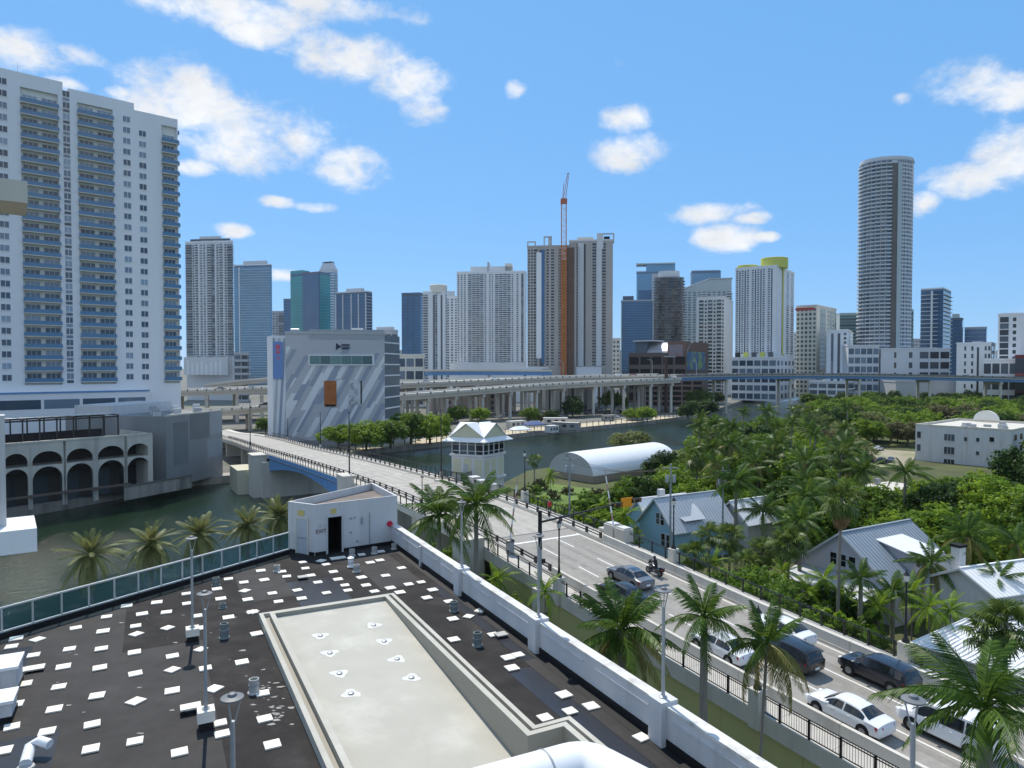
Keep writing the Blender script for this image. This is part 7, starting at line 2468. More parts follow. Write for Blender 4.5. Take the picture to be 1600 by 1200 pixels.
flat_poly("parking_clearing", [(P(x, y, GZ).x, P(x, y, GZ).y) for (x, y) in ((1335, 728), (1420, 738), (1432, 706), (1345, 700))], GZ + 0.05, mat("gravel_clearing", (0.30, 0.27, 0.20), 0.95, 0.2, 0.3, second=(0.16, 0.19, 0.07), sec_amt=0.4, sec_scale=0.1), "structure", 0.04)
HOUSE_CLEAR += [((P(1375, 716, GZ).x, P(1375, 716, GZ).y), 11), ((P(1395, 730, GZ).x, P(1395, 730, GZ).y), 11), ((P(1340, 716, GZ).x, P(1340, 716, GZ).y), 9)]

# ------------------------------------------------------------------ vegetation prototypes
def make_crown(seed, rx, rz, nclump, per, leaf, flat=0.0):
    r = random.Random(seed)
    mb = MB(); tone = []
    # a handful of large lobes make the outline uneven
    lobes = []
    for i in range(7):
        a = r.uniform(0, 2 * pi); rr = rx * r.uniform(0.25, 0.62)
        lobes.append((rr * cos(a), rr * sin(a), r.uniform(-0.25, 0.55) * rz, r.uniform(0.42, 0.68)))
    lobes.append((0, 0, 0.15 * rz, 0.7))
    for c in range(nclump):
        lx, ly, lz, ls = r.choice(lobes)
        a = r.uniform(0, 2 * pi); cz_ = r.uniform(-0.55, 1.0); k = sqrt(max(0, 1 - cz_ * cz_))
        sh_ = r.uniform(0.75, 1.08) if r.random() < 0.75 else r.uniform(0.3, 0.75)
        px_, py_, pz_ = lx + rx * ls * k * cos(a) * sh_, ly + rx * ls * k * sin(a) * sh_, lz + rz * ls * cz_ * sh_
        cr_ = rx * r.uniform(0.09, 0.2)
        tn = r.random()
        for j in range(per):
            d = Vector((r.gauss(0, 1), r.gauss(0, 1), r.gauss(0.25, 0.8)))
            d.normalize()
            q = Vector((px_, py_, pz_)) + d * cr_ * r.uniform(0.4, 1.0)
            nrm = (d + Vector((r.gauss(0, .5), r.gauss(0, .5), r.gauss(0.5, .5)))).normalized()
            s = nrm.orthogonal().normalized()
            s.rotate(Matrix.Rotation(r.uniform(0, 2 * pi), 3, nrm))
            u = nrm.cross(s)
            l_ = leaf * r.uniform(0.6, 1.3)
            mb.add([q - s * l_ * 0.5, q + u * l_ * 0.28, q + s * l_ * 0.55, q - u * l_ * 0.28], [(0, 1, 2, 3)])
            tone.append(min(1, max(0, tn + r.uniform(-0.15, 0.15))))
    zmin = min(p[2] for p in mb.v)
    mb.v = [(p[0], p[1], p[2] - zmin) for p in mb.v]
    mb.tone = tone
    return mb
def make_trunk(seed, h, r0, spread):
    r = random.Random(seed)
    mb = MB()
    top = Vector((r.uniform(-.3, .3), r.uniform(-.3, .3), h * 0.5))
    mb.path([(0, 0, 0), (top.x * .5, top.y * .5, h * 0.25), top], [r0 * 1.25, r0, r0 * 0.8], 8)
    for k in range(5):
        a = 2 * pi * k / 5 + r.uniform(-.4, .4)
        e_ = top + Vector((cos(a) * spread * 0.6, sin(a) * spread * 0.6, h * r.uniform(0.22, 0.42)))
        m_ = top.lerp(e_, 0.5) + Vector((0, 0, -0.1 * h * 0.2))
        mb.path([top - Vector((0, 0, 0.2)), m_, e_], [r0 * 0.55, r0 * 0.35, r0 * 0.12], 6)
    return mb
CROWNS, TRUNKS = {}, []
for kname, m_ in (("leaf", M_leaf), ("bright", M_leaf_br), ("olive", M_leaf_ol), ("dark", M_leaf_dk), ("pale", M_leaf_pale)):
    CROWNS[kname] = []
    for s_ in range(3 if kname == "leaf" else 2):
        CROWNS[kname].append(mesh_of(make_crown(100 + s_ * 7 + len(kname), 4.0, 3.3, 330, 34, 0.36), "crown", m_))
for s_ in range(3):
    TRUNKS.append(mesh_of(make_trunk(40 + s_, 8.0, 0.24, 3.2), "trunk", M_bark, True))
SHRUB = {k: mesh_of(make_crown(300 + i, 1.5, 1.2, 70, 22, 0.26), "crown", m_) for i, (k, m_) in enumerate((("leaf", M_leaf), ("bright", M_leaf_br), ("olive", M_leaf_ol), ("dark", M_leaf_dk)))}
rv = random.Random(77)
def tree(x, y, h, kind, label, group, wide=1.0, z=GZ, name="broadleaf_tree"):
    t_ = thing(name, (x, y, z), label, "tree", group)
    s_ = h / 8.6
    inst(rv.choice(TRUNKS), "trunk", t_, (0, 0, 0), (0, 0, rv.uniform(0, 6)), (s_, s_, s_))
    cw = s_ * wide
    o = inst(rv.choice(CROWNS[kind]), "crown", t_, (0, 0, h * (0.26 if wide < 1.3 else 0.12)), (0, 0, rv.uniform(0, 6.28)), (cw * rv.uniform(.9, 1.1), cw * rv.uniform(.9, 1.1), s_ * (0.45 + 0.55 * min(wide, 1.5)) * rv.uniform(0.9, 1.05)))
    return t_
def shrub(x, y, s_, kind, label, group, z=GZ):
    t_ = thing("shrub", (x, y, z), label, "shrub", group)
    inst(SHRUB[kind], "foliage", t_, (0, 0, -0.15), (0, 0, rv.uniform(0, 6.28)), (s_ * rv.uniform(.85, 1.2), s_ * rv.uniform(.85, 1.2), s_))
    inst(rv.choice(TRUNKS), "stem", t_, (0, 0, 0), (0, 0, 0), (0.16 * s_, 0.16 * s_, 0.16 * s_))
    return t_
# --- palm fronds
def frond_mesh(seed, droop, nl=26, ll=0.26, hang=0.5, m_=None, name="frond", lw=0.0125):
    r = random.Random(seed)
    mb = MB(); tone = []
    def rp(u):
        return Vector((u * (1 - 0.12 * droop * u * u), 0, 0.10 * u - droop * u * u))
    pts = [rp(i / 6) for i in range(7)]
    nf0 = len(mb.f)
    mb.path(pts, [0.022 - 0.0028 * i for i in range(7)], 3)
    tone += [0.7] * (len(mb.f) - nf0)
    for i in range(nl):
        u = 0.14 + 0.86 * (i + 0.5) / nl
        p = rp(u); d = (rp(min(1, u + .03)) - rp(u - .03)).normalized()
        for s_ in (-1, 1):
            L = ll * (0.35 + 0.65 * sin(pi * min(1, (u * 0.9 + 0.1)))) * r.uniform(0.85, 1.1)
            side_ = Vector((0, s_, 0))
            dirv = (side_ * 0.85 + d * 0.55 + Vector((0, 0, -hang * r.uniform(0.5, 1.3)))).normalized()
            mid = p + dirv * L * 0.5
            tip = mid + (dirv + Vector((0, 0, -0.55 * hang))).normalized() * L * 0.5
            wv_ = d * lw
            nf0 = len(mb.f)
            mb.add([p - wv_ * .6, p + wv_ * .6, mid + wv_, mid - wv_], [(0, 1, 2, 3)])
            mb.add([mid - wv_, mid + wv_, tip], [(0, 1, 2)])
            tone += [r.random()] * (len(mb.f) - nf0)
    mb.tone = tone
    return mesh_of(mb, name, m_)
def fan_mesh(seed, m_, name="frond"):
    r = random.Random(seed)
    mb = MB(); tone = []
    c = Vector((0.52, 0, -0.04))
    mb.path([(0, 0, 0), (0.28, 0, 0.03), c], [0.016, 0.012, 0.010], 3); tone += [0.6] * len(mb.f)
    n_ = 20
    for i in range(n_):
        a = radians(-140 + 280 * i / (n_ - 1)); b = a + radians(280 / (n_ - 1)) * 0.9
        L = 0.46 * r.uniform(0.85, 1.08) * (1 - 0.25 * abs(a) / radians(140))
        m0 = c + Vector((cos(a) * L * .6, sin(a) * L * .6, 0.03 - 0.05 * abs(sin(a))))
        m1 = c + Vector((cos(b) * L * .6, sin(b) * L * .6, 0.03 - 0.05 * abs(sin(b))))
        t0 = c + Vector((cos((a + b) / 2) * L, sin((a + b) / 2) * L, -0.14 - r.uniform(0, .12)))
        nf0 = len(mb.f)
        mb.add([c, m0, t0, m1], [(0, 1, 2, 3)])
        tone.append(r.random())
    mb.tone = tone
    return mesh_of(mb, name, m_)
FR = {
    'royal': [frond_mesh(1, 0.35, 40, 0.33, 0.55, M_frond), frond_mesh(2, 0.6, 40, 0.33, 0.75, M_frond), frond_mesh(3, 0.85, 40, 0.33, 0.9, M_frond)],
    'coco': [frond_mesh(4, 0.3, 40, 0.30, 0.7, M_frond), frond_mesh(5, 0.55, 40, 0.30, 1.0, M_frond), frond_mesh(6, 0.8, 40, 0.30, 1.2, M_frond_yel)],
    'date': [frond_mesh(7, 0.3, 40, 0.20, 0.2, M_frond_date, lw=0.011), frond_mesh(8, 0.5, 40, 0.20, 0.25, M_frond_date, lw=0.011), frond_mesh(9, 0.75, 40, 0.20, 0.3, M_frond_date, lw=0.011)],
    'fan': [fan_mesh(1, M_fan), fan_mesh(2, M_fan), fan_mesh(3, M_fan)],
    'deadfan': [fan_mesh(4, M_frond_dead)],
    'areca': [frond_mesh(11, 0.45, 22, 0.22, 0.3, M_leaf_br, lw=0.018), frond_mesh(12, 0.7, 22, 0.22, 0.4, M_leaf_br, lw=0.018)],
}
def unit_trunk(kind):
    prof = {'royal': [(1.25, 0), (1.05, 0.03), (0.95, 0.3), (1.1, 0.55), (0.85, 0.95), (0.8, 1.0)],
            'coco': [(1.5, 0), (1.0, 0.04), (0.85, 0.4), (0.75, 0.95), (0.9, 1.0)],
            'date': [(1.2, 0), (1.1, 0.1), (1.1, 0.85), (1.5, 0.95), (1.2, 1.0)]}[kind]
    mb = MB()
    n_ = 22
    for i in range(1):
        pr_ = []
        for k in range(n_ + 1):
            z = k / n_
            for j in range(len(prof) - 1):
                if prof[j][1] <= z <= prof[j + 1][1] + 1e-9:
                    f_ = (z - prof[j][1]) / max(1e-6, prof[j + 1][1] - prof[j][1])
                    r_ = prof[j][0] + (prof[j + 1][0] - prof[j][0]) * f_
                    break
            pr_.append((r_ * (1.03 if k % 2 else 0.97), z))
        mb.lathe((0, 0, 0), pr_, 10)
    return mesh_of(mb, "trunk", M_trunk, True)
TR = {k: unit_trunk(k) for k in ('royal', 'coco', 'date')}
SHAFT = mesh_of(MB().lathe((0, 0, 0), [(0.8, 0), (1.05, 0.15), (0.8, 0.7), (0.5, 1.0)], 10), "crownshaft", M_shaft, True)
def palm(x, y, h, kind, fl, n, label, group=None, z=GZ, lean=(0, 0), r_=None, skirt=0, name="palm_tree"):
    """h: height of the crown base above z, fl: frond length"""
    t_ = thing(name, (x, y, z), label, "palm tree", group)
    tk = {'royal': 'royal', 'coco': 'coco', 'date': 'date', 'fan': 'coco', 'areca': 'coco'}[kind]
    r_ = r_ or {'royal': 0.22, 'coco': 0.15, 'date': 0.22, 'fan': 0.18, 'areca': 0.07}[kind]
    inst(TR[tk], "trunk", t_, (0, 0, 0), (lean[1], lean[0], 0), (r_, r_, h))
    top = Vector((0, 0, h)); top.rotate(Euler((lean[1], lean[0], 0)))
    if kind == 'royal':
        inst(SHAFT, "crownshaft", t_, top - Vector((0, 0, 0.1)), (0, 0, 0), (r_ * .9, r_ * .9, fl * 0.42))
        top = top + Vector((0, 0, fl * 0.36))
    r = random.Random(int(x * 31 + y * 17))
    ms = FR[kind]
    for i in range(n):
        u = (i + 0.5) / n
        yaw = i * 2.39996 + r.uniform(-.25, .25)
        if kind == 'fan':
            el = radians(85 - 150 * u)
        elif kind == 'date':
            el = radians(78 - 122 * u)
        elif kind == 'royal':
            el = radians(82 - 95 * u)
        else:
            el = radians(80 - 125 * u)
        el += r.uniform(-.2, .2)
        me_ = ms[min(len(ms) - 1, int(min(.99, max(0, u + r.uniform(-.15, .15))) * len(ms)))]
        s_ = fl * r.uniform(0.85, 1.12) * (0.75 + 0.25 * min(1, u * 3))
        inst(me_, "frond", t_, top, (r.uniform(-.35, .35), -el, yaw), (s_, s_, s_))
    for i in range(skirt):
        inst(FR['deadfan'][0], "dead_frond", t_, top - Vector((0, 0, 0.05 + 1.5 * (i / skirt))), (0, radians(r.uniform(58, 84)), i * 2.4), (fl * r.uniform(.6, .85),) * 3)
    return t_
def palm_px(px, py, t, kind, fl, n, label, group=None, **k):
    """palm whose crown centre is seen at (px, py), standing at road offset t"""
    a = (px - CX) / FPX
    y = t / (VX * a + VY)
    c = D(px, py, y)
    h = c.z - GZ - (fl * 0.36 if kind == 'royal' else 0)
    return palm(c.x, c.y, h, kind, fl, n, label, group, **k)
def palm_d(px, py, z_crown, kind, fl, n, label, group=None, **k):
    c = P(px, py, z_crown)
    h = z_crown - GZ - (fl * 0.36 if kind == 'royal' else 0)
    return palm(c.x, c.y, h, kind, fl, n, label, group, **k)

# date palms on the promenade beyond the balustrade
for (px, py, z_, lab) in ((141, 868, 10.6, "leftmost olive date palm beyond the balustrade"), (236, 851, 10.6, "second olive date palm from the left beyond the balustrade"),
                          (312, 835, 10.6, "third olive date palm beyond the balustrade"), (386, 822, 10.8, "fourth olive date palm, tall against the water"),
                          (436, 806, 11.0, "date palm partly hidden by the stair house")):
    palm_d(px, py, z_, 'date', 3.1, 42, lab, "date palms on the promenade")
# palms between the roof and the ramp
palm_px(686, 806, 27.5, 'royal', 3.9, 19, "royal palm just right of the stair house, crown below the bridge")
palm_px(744, 790, 28.5, 'royal', 3.8, 19, "royal palm with pale trunk and tall green spear near the stair house")
palm_px(972, 985, 27.0, 'coco', 3.7, 28, "big dense feather palm with yellow tips over the parapet", r_=0.28)
palm_px(1100, 966, 27.2, 'royal', 2.6, 16, "royal palm with straight pale trunk over the olive wall")
palm_px(1178, 1006, 28.3, 'coco', 2.5, 20, "slender leaning palm in front of the black suv", lean=(0.05, 0.0), r_=0.10)
palm_px(1540, 1108, 23.5, 'royal', 2.75, 17, "large royal palm in front of the white van at lower right", r_=0.26)
palm_px(852, 925, 30.0, 'areca', 2.0, 14, "small feathery palm below the olive wall by the signal pole")
palm_px(775, 905, 30.5, 'areca', 2.2, 18, "bushy small palm beside the pier block")
rs_ = random.Random(31)
for i, (px, py, t_r, k) in enumerate(((668, 850, 25.5, "dark"), (700, 862, 27.0, "leaf"), (722, 878, 29.5, "dark"), (752, 880, 30.0, "leaf"), (770, 905, 29.0, "bright"), (690, 835, 30.5, "leaf"))):
    a = (px - CX) / FPX; y = t_r / (VX * a + VY); c = D(px, py, y)
    tree(c.x, c.y, c.z - GZ, k, "dark bushy tree between the white parapet and the ramp near the stair house", "trees between roof and ramp", 0.8)
for i in range(26):
    px = rs_.uniform(640, 800); t_r = rs_.uniform(22, 31.0)
    a = (px - CX) / FPX; y = t_r / (VX * a + VY); x = a * y
    if x < px_out(y) + 2.0:
        continue
    shrub(x, y, rs_.uniform(1.6, 3.2), rs_.choice(["leaf", "dark", "dark", "bright"]), "dense green shrub between the white parapet and the ramp near the stair house", "shrubs below the ramp")
for i in range(9):
    s = rs_.uniform(4, 30); x, y, _ = RT(s, rs_.uniform(27, 31))
    shrub(x, y, rs_.uniform(0.7, 1.4), rs_.choice(["leaf", "bright"]), "low green shrub on the strip below the olive wall", "shrubs below the olive wall")

# right bank: named palms and trees first
palm_d(1310, 778, 16.4, 'fan', 2.6, 26, "tall fan palm with a brown skirt of dead fronds", lean=(0.02, 0), skirt=26)
palm_d(1288, 905, 7.6, 'areca', 2.4, 18, "feathery palm in front of the lilac house porch", "garden palms along the ramp")
palm_d(1345, 905, 8.6, 'royal', 2.4, 14, "palm in front of the lilac house's right corner", "garden palms along the ramp")
palm_d(1452, 950, 7.4, 'areca', 2.4, 18, "bright green palm right of the lilac house lamp", "garden palms along the ramp")
palm_d(1572, 972, 11.5, 'fan', 2.5, 30, "dense fan palm over the low white roof at right edge")
palm_d(1540, 985, 10.6, 'fan', 2.1, 22, "smaller fan palm left of the dense one over the white roof")
palm_d(1085, 868, 7.6, 'fan', 2.4, 24, "fan palm right of the blue house lamp", "fan palms by the blue house")
palm_d(1108, 835, 8.2, 'fan', 2.3, 22, "fan palm behind the blue house's right corner", "fan palms by the blue house")
palm_d(1232, 848, 9.5, 'fan', 2.8, 28, "rounded fan palm left of the skirted palm", "fan palms by the blue house")
palm_d(1165, 880, 7.0, 'fan', 2.2, 20, "low fan palm near the ramp railing between two houses", "fan palms by the blue house")
palm_d(1150, 752, 14.0, 'royal', 3.6, 16, "dark royal palm right of the blue house roof")
palm_d(1112, 700, 14.5, 'royal', 3.6, 16, "dark royal palm at the left edge of the canopy by the water")
palm_d(1215, 697, 15.0, 'royal', 3.8, 17, "broad dark royal palm in the middle of the canopy")
palm_d(1322, 700, 15.0, 'royal', 3.8, 17, "broad dark royal palm left of the parking clearing")
palm_d(1180, 712, 13.5, 'royal', 3.3, 15, "royal palm between the two dark middle palms")
palm_d(1192, 800, 10.5, 'royal', 3.2, 17, "dark royal palm right of the white seamed gable roof")
palm_d(1140, 838, 8.6, 'fan', 2.5, 24, "fan palm right behind the blue house lamp's neighbour", "fan palms by the blue house")
palm_d(1192, 862, 7.8, 'fan', 2.6, 26, "big fan palm halfway between blue and lilac houses", "fan palms by the blue house")
palm_d(1225, 895, 6.8, 'areca', 2.4, 18, "leafy palm left of the lilac house porch", "garden palms along the ramp")
palm_d(1115, 878, 6.6, 'areca', 2.3, 18, "leafy palm by the railing right of the blue house", "garden palms along the ramp")
palm_d(1395, 925, 6.8, 'royal', 2.4, 15, "palm at the lilac house's front corner by the lantern lamp", "garden palms along the ramp")
for (px, py, z_, lab) in ((1262, 925, 6.2, "leafy palm at the lilac porch's left post"), (1312, 932, 6.0, "leafy palm before the middle of the lilac porch"), (1372, 948, 5.8, "leafy palm low before the lilac house corner"), (1425, 925, 6.6, "leafy palm right behind the lantern lamp by the lilac house"), (1485, 955, 6.4, "leafy palm between the lilac house and the low white roof")):
    palm_d(px, py, z_, 'areca', 2.6, 20, lab, "garden palms along the ramp")
palm_d(1250, 815, 11.0, 'royal', 3.3, 17, "dark royal palm left of the skirted fan palm")
palm_d(1262, 776, 12.0, 'royal', 3.4, 16, "dark royal palm behind the skirted fan palm")
palm_d(1268, 722, 13.5, 'royal', 3.3, 15, "royal palm right of the broad middle one")
palm_d(1095, 655, 12.0, 'fan', 3.0, 24, "pale fan palm overlooking the river bend")
palm_d(1512, 838, 9.6, 'coco', 3.8, 20, "coconut palm with pale arching fronds behind the white house")
palm_d(1590, 850, 9.4, 'coco', 3.6, 18, "coconut palm at the right edge behind the white chimney")
palm_d(1455, 880, 8.6, 'coco', 3.2, 18, "coconut palm with yellow fronds beside the white dormer")
palm_d(1560, 905, 8.0, 'coco', 2.8, 16, "coconut palm fronds beside the white chimney")
palm_d(835, 718, 8.2, 'fan', 2.2, 18, "small palm left of the tent front")
palm_d(860, 742, 6.6, 'areca', 2.4, 18, "small palm in front of the tent's grey end")
palm_d(848, 782, 5.5, 'areca', 1.8, 14, "short palm on the lawn by the lantern lamp")
palm_d(872, 792, 4.8, 'areca', 1.6, 14, "short palm near the far railing by the red figure")
palm_d(975, 805, 7.5, 'areca', 3.2, 20, "big leaved palm left of the light blue house")
palm_d(940, 790, 5.5, 'areca', 2.4, 18, "leafy palm left of the white barrier cabinets")
palm_d(990, 838, 5.8, 'fan', 2.0, 18, "fan palm tucked beside the light blue house front")
# fill the canopy
pts_done = []
def clear_ok(x, y, rad):
    for (c, r_) in HOUSE_CLEAR:
        if (x - c[0]) ** 2 + (y - c[1]) ** 2 < (r_ + rad * 0.55) ** 2:
            return False
    return True
def inside_near(x, y, margin=4.0):
    # right of the near bank polyline
    for i in range(4, len(NEAR_BANK) - 1):
        (x0, y0), (x1, y1) = NEAR_BANK[i], NEAR_BANK[i + 1]
        if y0 <= y <= y1:
            xb = x0 + (x1 - x0) * (y - y0) / (y1 - y0)
            return x > xb + margin
    return True
rc = random.Random(2024)
KW = {"leaf": "mid green", "bright": "bright green", "olive": "olive brown", "dark": "very dark green", "pale": "pale greyish green"}
count = 0
tries = 0
while tries < 14000 and count < 262:
    tries += 1
    y = 50 + 350 * rc.random() ** 1.25
    a = rc.uniform(0.02, 0.80)
    x = a * y
    s, t = st_of(x, y)
    if t < 51.5 or not inside_near(x, y):
        continue
    px = CX + a * FPX
    h = rc.choice([rc.uniform(6.5, 9), rc.uniform(8, 12), rc.uniform(10, 14)])
    if t < 62:
        h = rc.uniform(4.4, 7.6)
    if px < 1000 and y < 165:
        h = min(h, 5.2)
    if 950 < px < 1130 and y > 108 and y < 180:
        h = rc.uniform(8.0, 10.0)
    rad = h * 0.42
    if px < 915 and y > 118:
        continue
    gap = 2.9 + 0.012 * y + (0.6 if h > 7 else 0)
    if any((x - q[0]) ** 2 + (y - q[1]) ** 2 < gap * gap for q in pts_done):
        continue
    if not clear_ok(x, y, rad):
        continue
    # keep the sight lines onto houses, tent, clearing and the far water free
    blocked = False
    top_py = 572 + (CAMZ - GZ - h) * 1100 / y
    for (pa, pb, ylim, dmin) in ((1000, 1128, 826, 96), (1050, 1240, 870, 100), (1236, 1445, 890, 76), (1500, 1600, 925, 66), (1430, 1600, 1045, 52), (848, 935, 752, 165), (935, 1045, 722, 165), (1432, 1600, 722, 190), (1335, 1425, 735, 180), (1352, 1430, 775, 150), (1000, 1090, 690, 400), (1085, 1262, 642, 480)):
        if pa - 14 < px < pb + 14 and top_py < ylim and y < dmin:
            blocked = True
    if blocked:
        h2_ = GZ and (CAMZ - GZ - (862 - 572) * y / 1100)
        continue
    pts_done.append((x, y))
    count += 1
    kind = rc.choice(["leaf", "leaf", "bright", "bright", "bright", "olive", "dark", "pale"]) if y > 150 else rc.choice(["leaf", "leaf", "bright", "bright", "dark", "dark"])
    if h < 6.8:
        shrub(x, y, h / 2.3, rc.choice(["leaf", "bright", "dark", "leaf"]), "garden bush among the palms beside the far side of the ramp", "garden bushes along the ramp")
    elif y > 240:
        tree(x, y, h, kind, KW[kind] + " broadleaf tree in the far canopy between the apartment block and the freeway", "far canopy trees", 1.4)
    elif y > 130:
        tree(x, y, h, kind, KW[kind] + " broadleaf tree in the middle canopy behind the cottages", "middle canopy trees", 1.3)
    else:
        tree(x, y, h, kind, KW[kind] + " broadleaf garden tree between the cottages", "garden trees", 1.2)
for i in range(60):
    px, dd_ = rc.uniform(1075, 1440), rc.uniform(92, 240)
    x = (px - CX) / FPX * dd_
    if not clear_ok(x, dd_, 2.0) or any((x - q[0]) ** 2 + (dd_ - q[1]) ** 2 < 4 for q in pts_done) or st_of(x, dd_)[1] < 60 or (1335 < px and dd_ > 120):
        continue
    k_ = rc.choice(['royal', 'royal', 'coco', 'fan'])
    palm(x, dd_, rc.uniform(9.0, 13.5), k_, rc.uniform(2.8, 3.8), 17 if k_ != 'fan' else 22, "tall palm rising from the dense canopy in the middle right", "palms in the middle canopy", lean=(rc.uniform(-.05, .05), rc.uniform(-.05, .05)))
# low planting on the lawn and at the railing
for i in range(52):
    px, py = rc.uniform(822, 1000), rc.uniform(765, 835)
    p = P(px, py, GZ)
    s, t = st_of(p.x, p.y)
    if t < 50 or not inside_near(p.x, p.y, 1.0):
        continue
    shrub(p.x, p.y, rc.uniform(0.5, 1.7), rc.choice(["bright", "leaf", "olive"]), "small garden shrub between the ramp and the tent", "shrubs in front of the tent")
# trees on the far bank near the striped building and under the freeway
far_trees = [(528, 656, 9.5, 'bright', "broad bright tree left of the trio beside the striped building"), (572, 646, 12, 'bright', "round bright tree in the trio beside the striped building"),
             (610, 644, 12, 'leaf', "middle tree in the row right of the striped building"), (642, 631, 14, 'leaf', "tall tree in the row right of the striped building"),
             (672, 636, 13, 'bright', "right tree in the row before the tender house"), (550, 664, 7, 'leaf', "low tree between the broad and the round one by the bridge"), (415, 648, 7.5, 'leaf', "lone tree left of the striped building at the bridge end"),
             (520, 662, 5.0, 'dark', "low tree at the far bridge end by the railing"), (715, 632, 9.0, 'leaf', "tree under the freeway behind the tender house roof"),
             (750, 634, 8.5, 'bright', "yellow green tree under the freeway right of the tender house"), (825, 632, 9.0, 'leaf', "tree under the freeway above the blue canopy"),
             (858, 636, 7.5, 'dark', "dark tree under the freeway among parked cars"), (895, 614, 13.0, 'dark', "tall dark tree behind the freeway columns"),
             (960, 606, 14.0, 'bright', "bright tree behind the freeway left of the brick garage"), (988, 632, 8.0, 'bright', "low bright tree left of the billboard column"),
             (1012, 634, 8.0, 'bright', "low bright tree right next to the billboard column"), (1100, 618, 12.0, 'dark', "dark mass tree below the blue freeway span"),
             (1075, 622, 11.0, 'dark', "dark tree right of the brick garage"), (845, 645, 5.0, 'olive', "olive bush tree behind the river yard"),
             (1590, 618, 11.0, 'dark', "dark broad tree at the right edge before the freeway"), (1545, 622, 10.5, 'dark', "dark tree left of the right edge one before the freeway"),
             (365, 592, 12.0, 'leaf', "green tree beside the freeway left of the striped building"), (1092, 606, 14, 'leaf', "tree left of the far river bend beyond the freeway")]
for (px, py, h, k, lab) in far_trees:
    p = P(px, py, GZ + h)
    tree(p.x, p.y, h, k, lab, None, 1.3 if px < 700 and h > 8 else 1.4)
for i in range(24):
    px = 1120 + i * 21 + rc.uniform(-6, 6); d_ = rc.uniform(452, 500)
    if 1140 < px < 1245:
        continue
    x = (px - CX) / FPX * d_
    tree(x, d_, rc.uniform(8, 12.5), rc.choice(["leaf", "dark", "dark"]), "dark green tree in the row just beyond the blue freeway span", "trees beyond the freeway", 1.4)
for i, (px, py, z_, lab) in enumerate(((262, 706, 7.0, "left palm in front of the grey block"), (315, 704, 7.4, "right palm in front of the grey block"), (147, 722, 6.4, "small palm in front of the arches"), (103, 730, 6.0, "second small palm in front of the arches"))):
    palm_d(px, py, z_, 'royal' if i < 2 else 'coco', 2.6, 13, lab, "palms on the seawall walk")
# ------------------------------------------------------------------ vehicles
CAR_ST = {
    'sedan': [(-2.42, .66, .40, .72, .58, .76), (-2.30, .86, .28, .90, .76, .99), (-1.78, .92, .24, .96, .80, 1.06), (-1.0, .93, .22, .94, .58, 1.39), (-0.1, .93, .22, .93, .60, 1.46), (.45, .93, .22, .92, .58, 1.42), (1.22, .92, .22, .91, .78, 1.00), (2.02, .88, .26, .83, .74, .86), (2.33, .78, .32, .66, .66, .69), (2.42, .58, .40, .56, .5, .57)],
    'suv': [(-2.42, .74, .44, .92, .68, .98), (-2.34, .92, .32, 1.02, .78, 1.12), (-2.0, .96, .28, 1.06, .70, 1.60), (-1.0, .97, .27, 1.05, .71, 1.71), (0, .97, .27, 1.04, .70, 1.70), (.5, .96, .27, 1.03, .67, 1.62), (1.25, .96, .27, 1.03, .84, 1.12), (2.05, .92, .30, .98, .80, 1.01), (2.35, .82, .36, .80, .7, .83), (2.44, .64, .44, .66, .55, .67)],
    'van': [(-2.6, .80, .45, 1.0, .76, 1.05), (-2.55, .96, .34, 1.1, .84, 1.3), (-2.4, 1.0, .30, 1.12, .80, 1.88), (-1.2, 1.0, .28, 1.10, .82, 1.98), (.3, 1.0, .28, 1.08, .80, 1.95), (.95, .99, .28, 1.06, .76, 1.84), (1.75, .98, .28, 1.06, .86, 1.16), (2.3, .94, .32, .95, .82, .98), (2.55, .84, .38, .78, .72, .8), (2.62, .66, .46, .66, .56, .67)]}
M_tyre = mat("tyre_rubber", (0.015, 0.015, 0.015), 0.8, 0.2); M_rim = mat("alloy_rim", (0.24, 0.245, 0.25), 0.35, 0.1, metal=0.5)
M_tail = mat("tail_lamp", (0.35, 0.01, 0.015), 0.3, 0.1); M_head = mat("head_lamp", (0.7, 0.72, 0.74), 0.2, 0.05); M_cglass = mat("car_glass", (0.012, 0.015, 0.02), 0.05, 0.1, spec=0.7)
def ring_of(st):
    x, hw, zb, zbelt, rw, zr = st
    half = [(0, zb), (hw * .85, zb), (hw, zb + .12), (hw * 1.005, (zb + zbelt) / 2 + .05), (hw * .975, zbelt), (rw, zr - .04), (rw * .72, zr), (0, zr + .02)]
    return [(x, y, z) for (y, z) in half] + [(x, -y, z) for (y, z) in half[-2:0:-1]]
def refine(st, k=4):
    out = []
    for i in range(len(st) - 1):
        p0, p1, p2, p3 = st[max(i - 1, 0)], st[i], st[i + 1], st[min(i + 2, len(st) - 1)]
        for j in range(k):
            u = j / k
            row = []
            for c in range(6):
                m0 = (p2[c] - p0[c]) * 0.35; m1 = (p3[c] - p1[c]) * 0.35
                if c == 0:
                    row.append(p1[0] + (p2[0] - p1[0]) * u)
                else:
                    row.append((2*u**3 - 3*u*u + 1) * p1[c] + (u**3 - 2*u*u + u) * m0 + (3*u*u - 2*u**3) * p2[c] + (u**3 - u*u) * m1)
            out.append(tuple(row))
    return out + [st[-1]]
STF = {k: refine(v) for k, v in CAR_ST.items()}
def st_at(kind, x):
    st = STF[kind]
    for i in range(len(st) - 1):
        if st[i][0] <= x <= st[i + 1][0]:
            u = (x - st[i][0]) / (st[i + 1][0] - st[i][0])
            return tuple(a + (b - a) * u for a, b in zip(st[i], st[i + 1]))
    return st[-1]
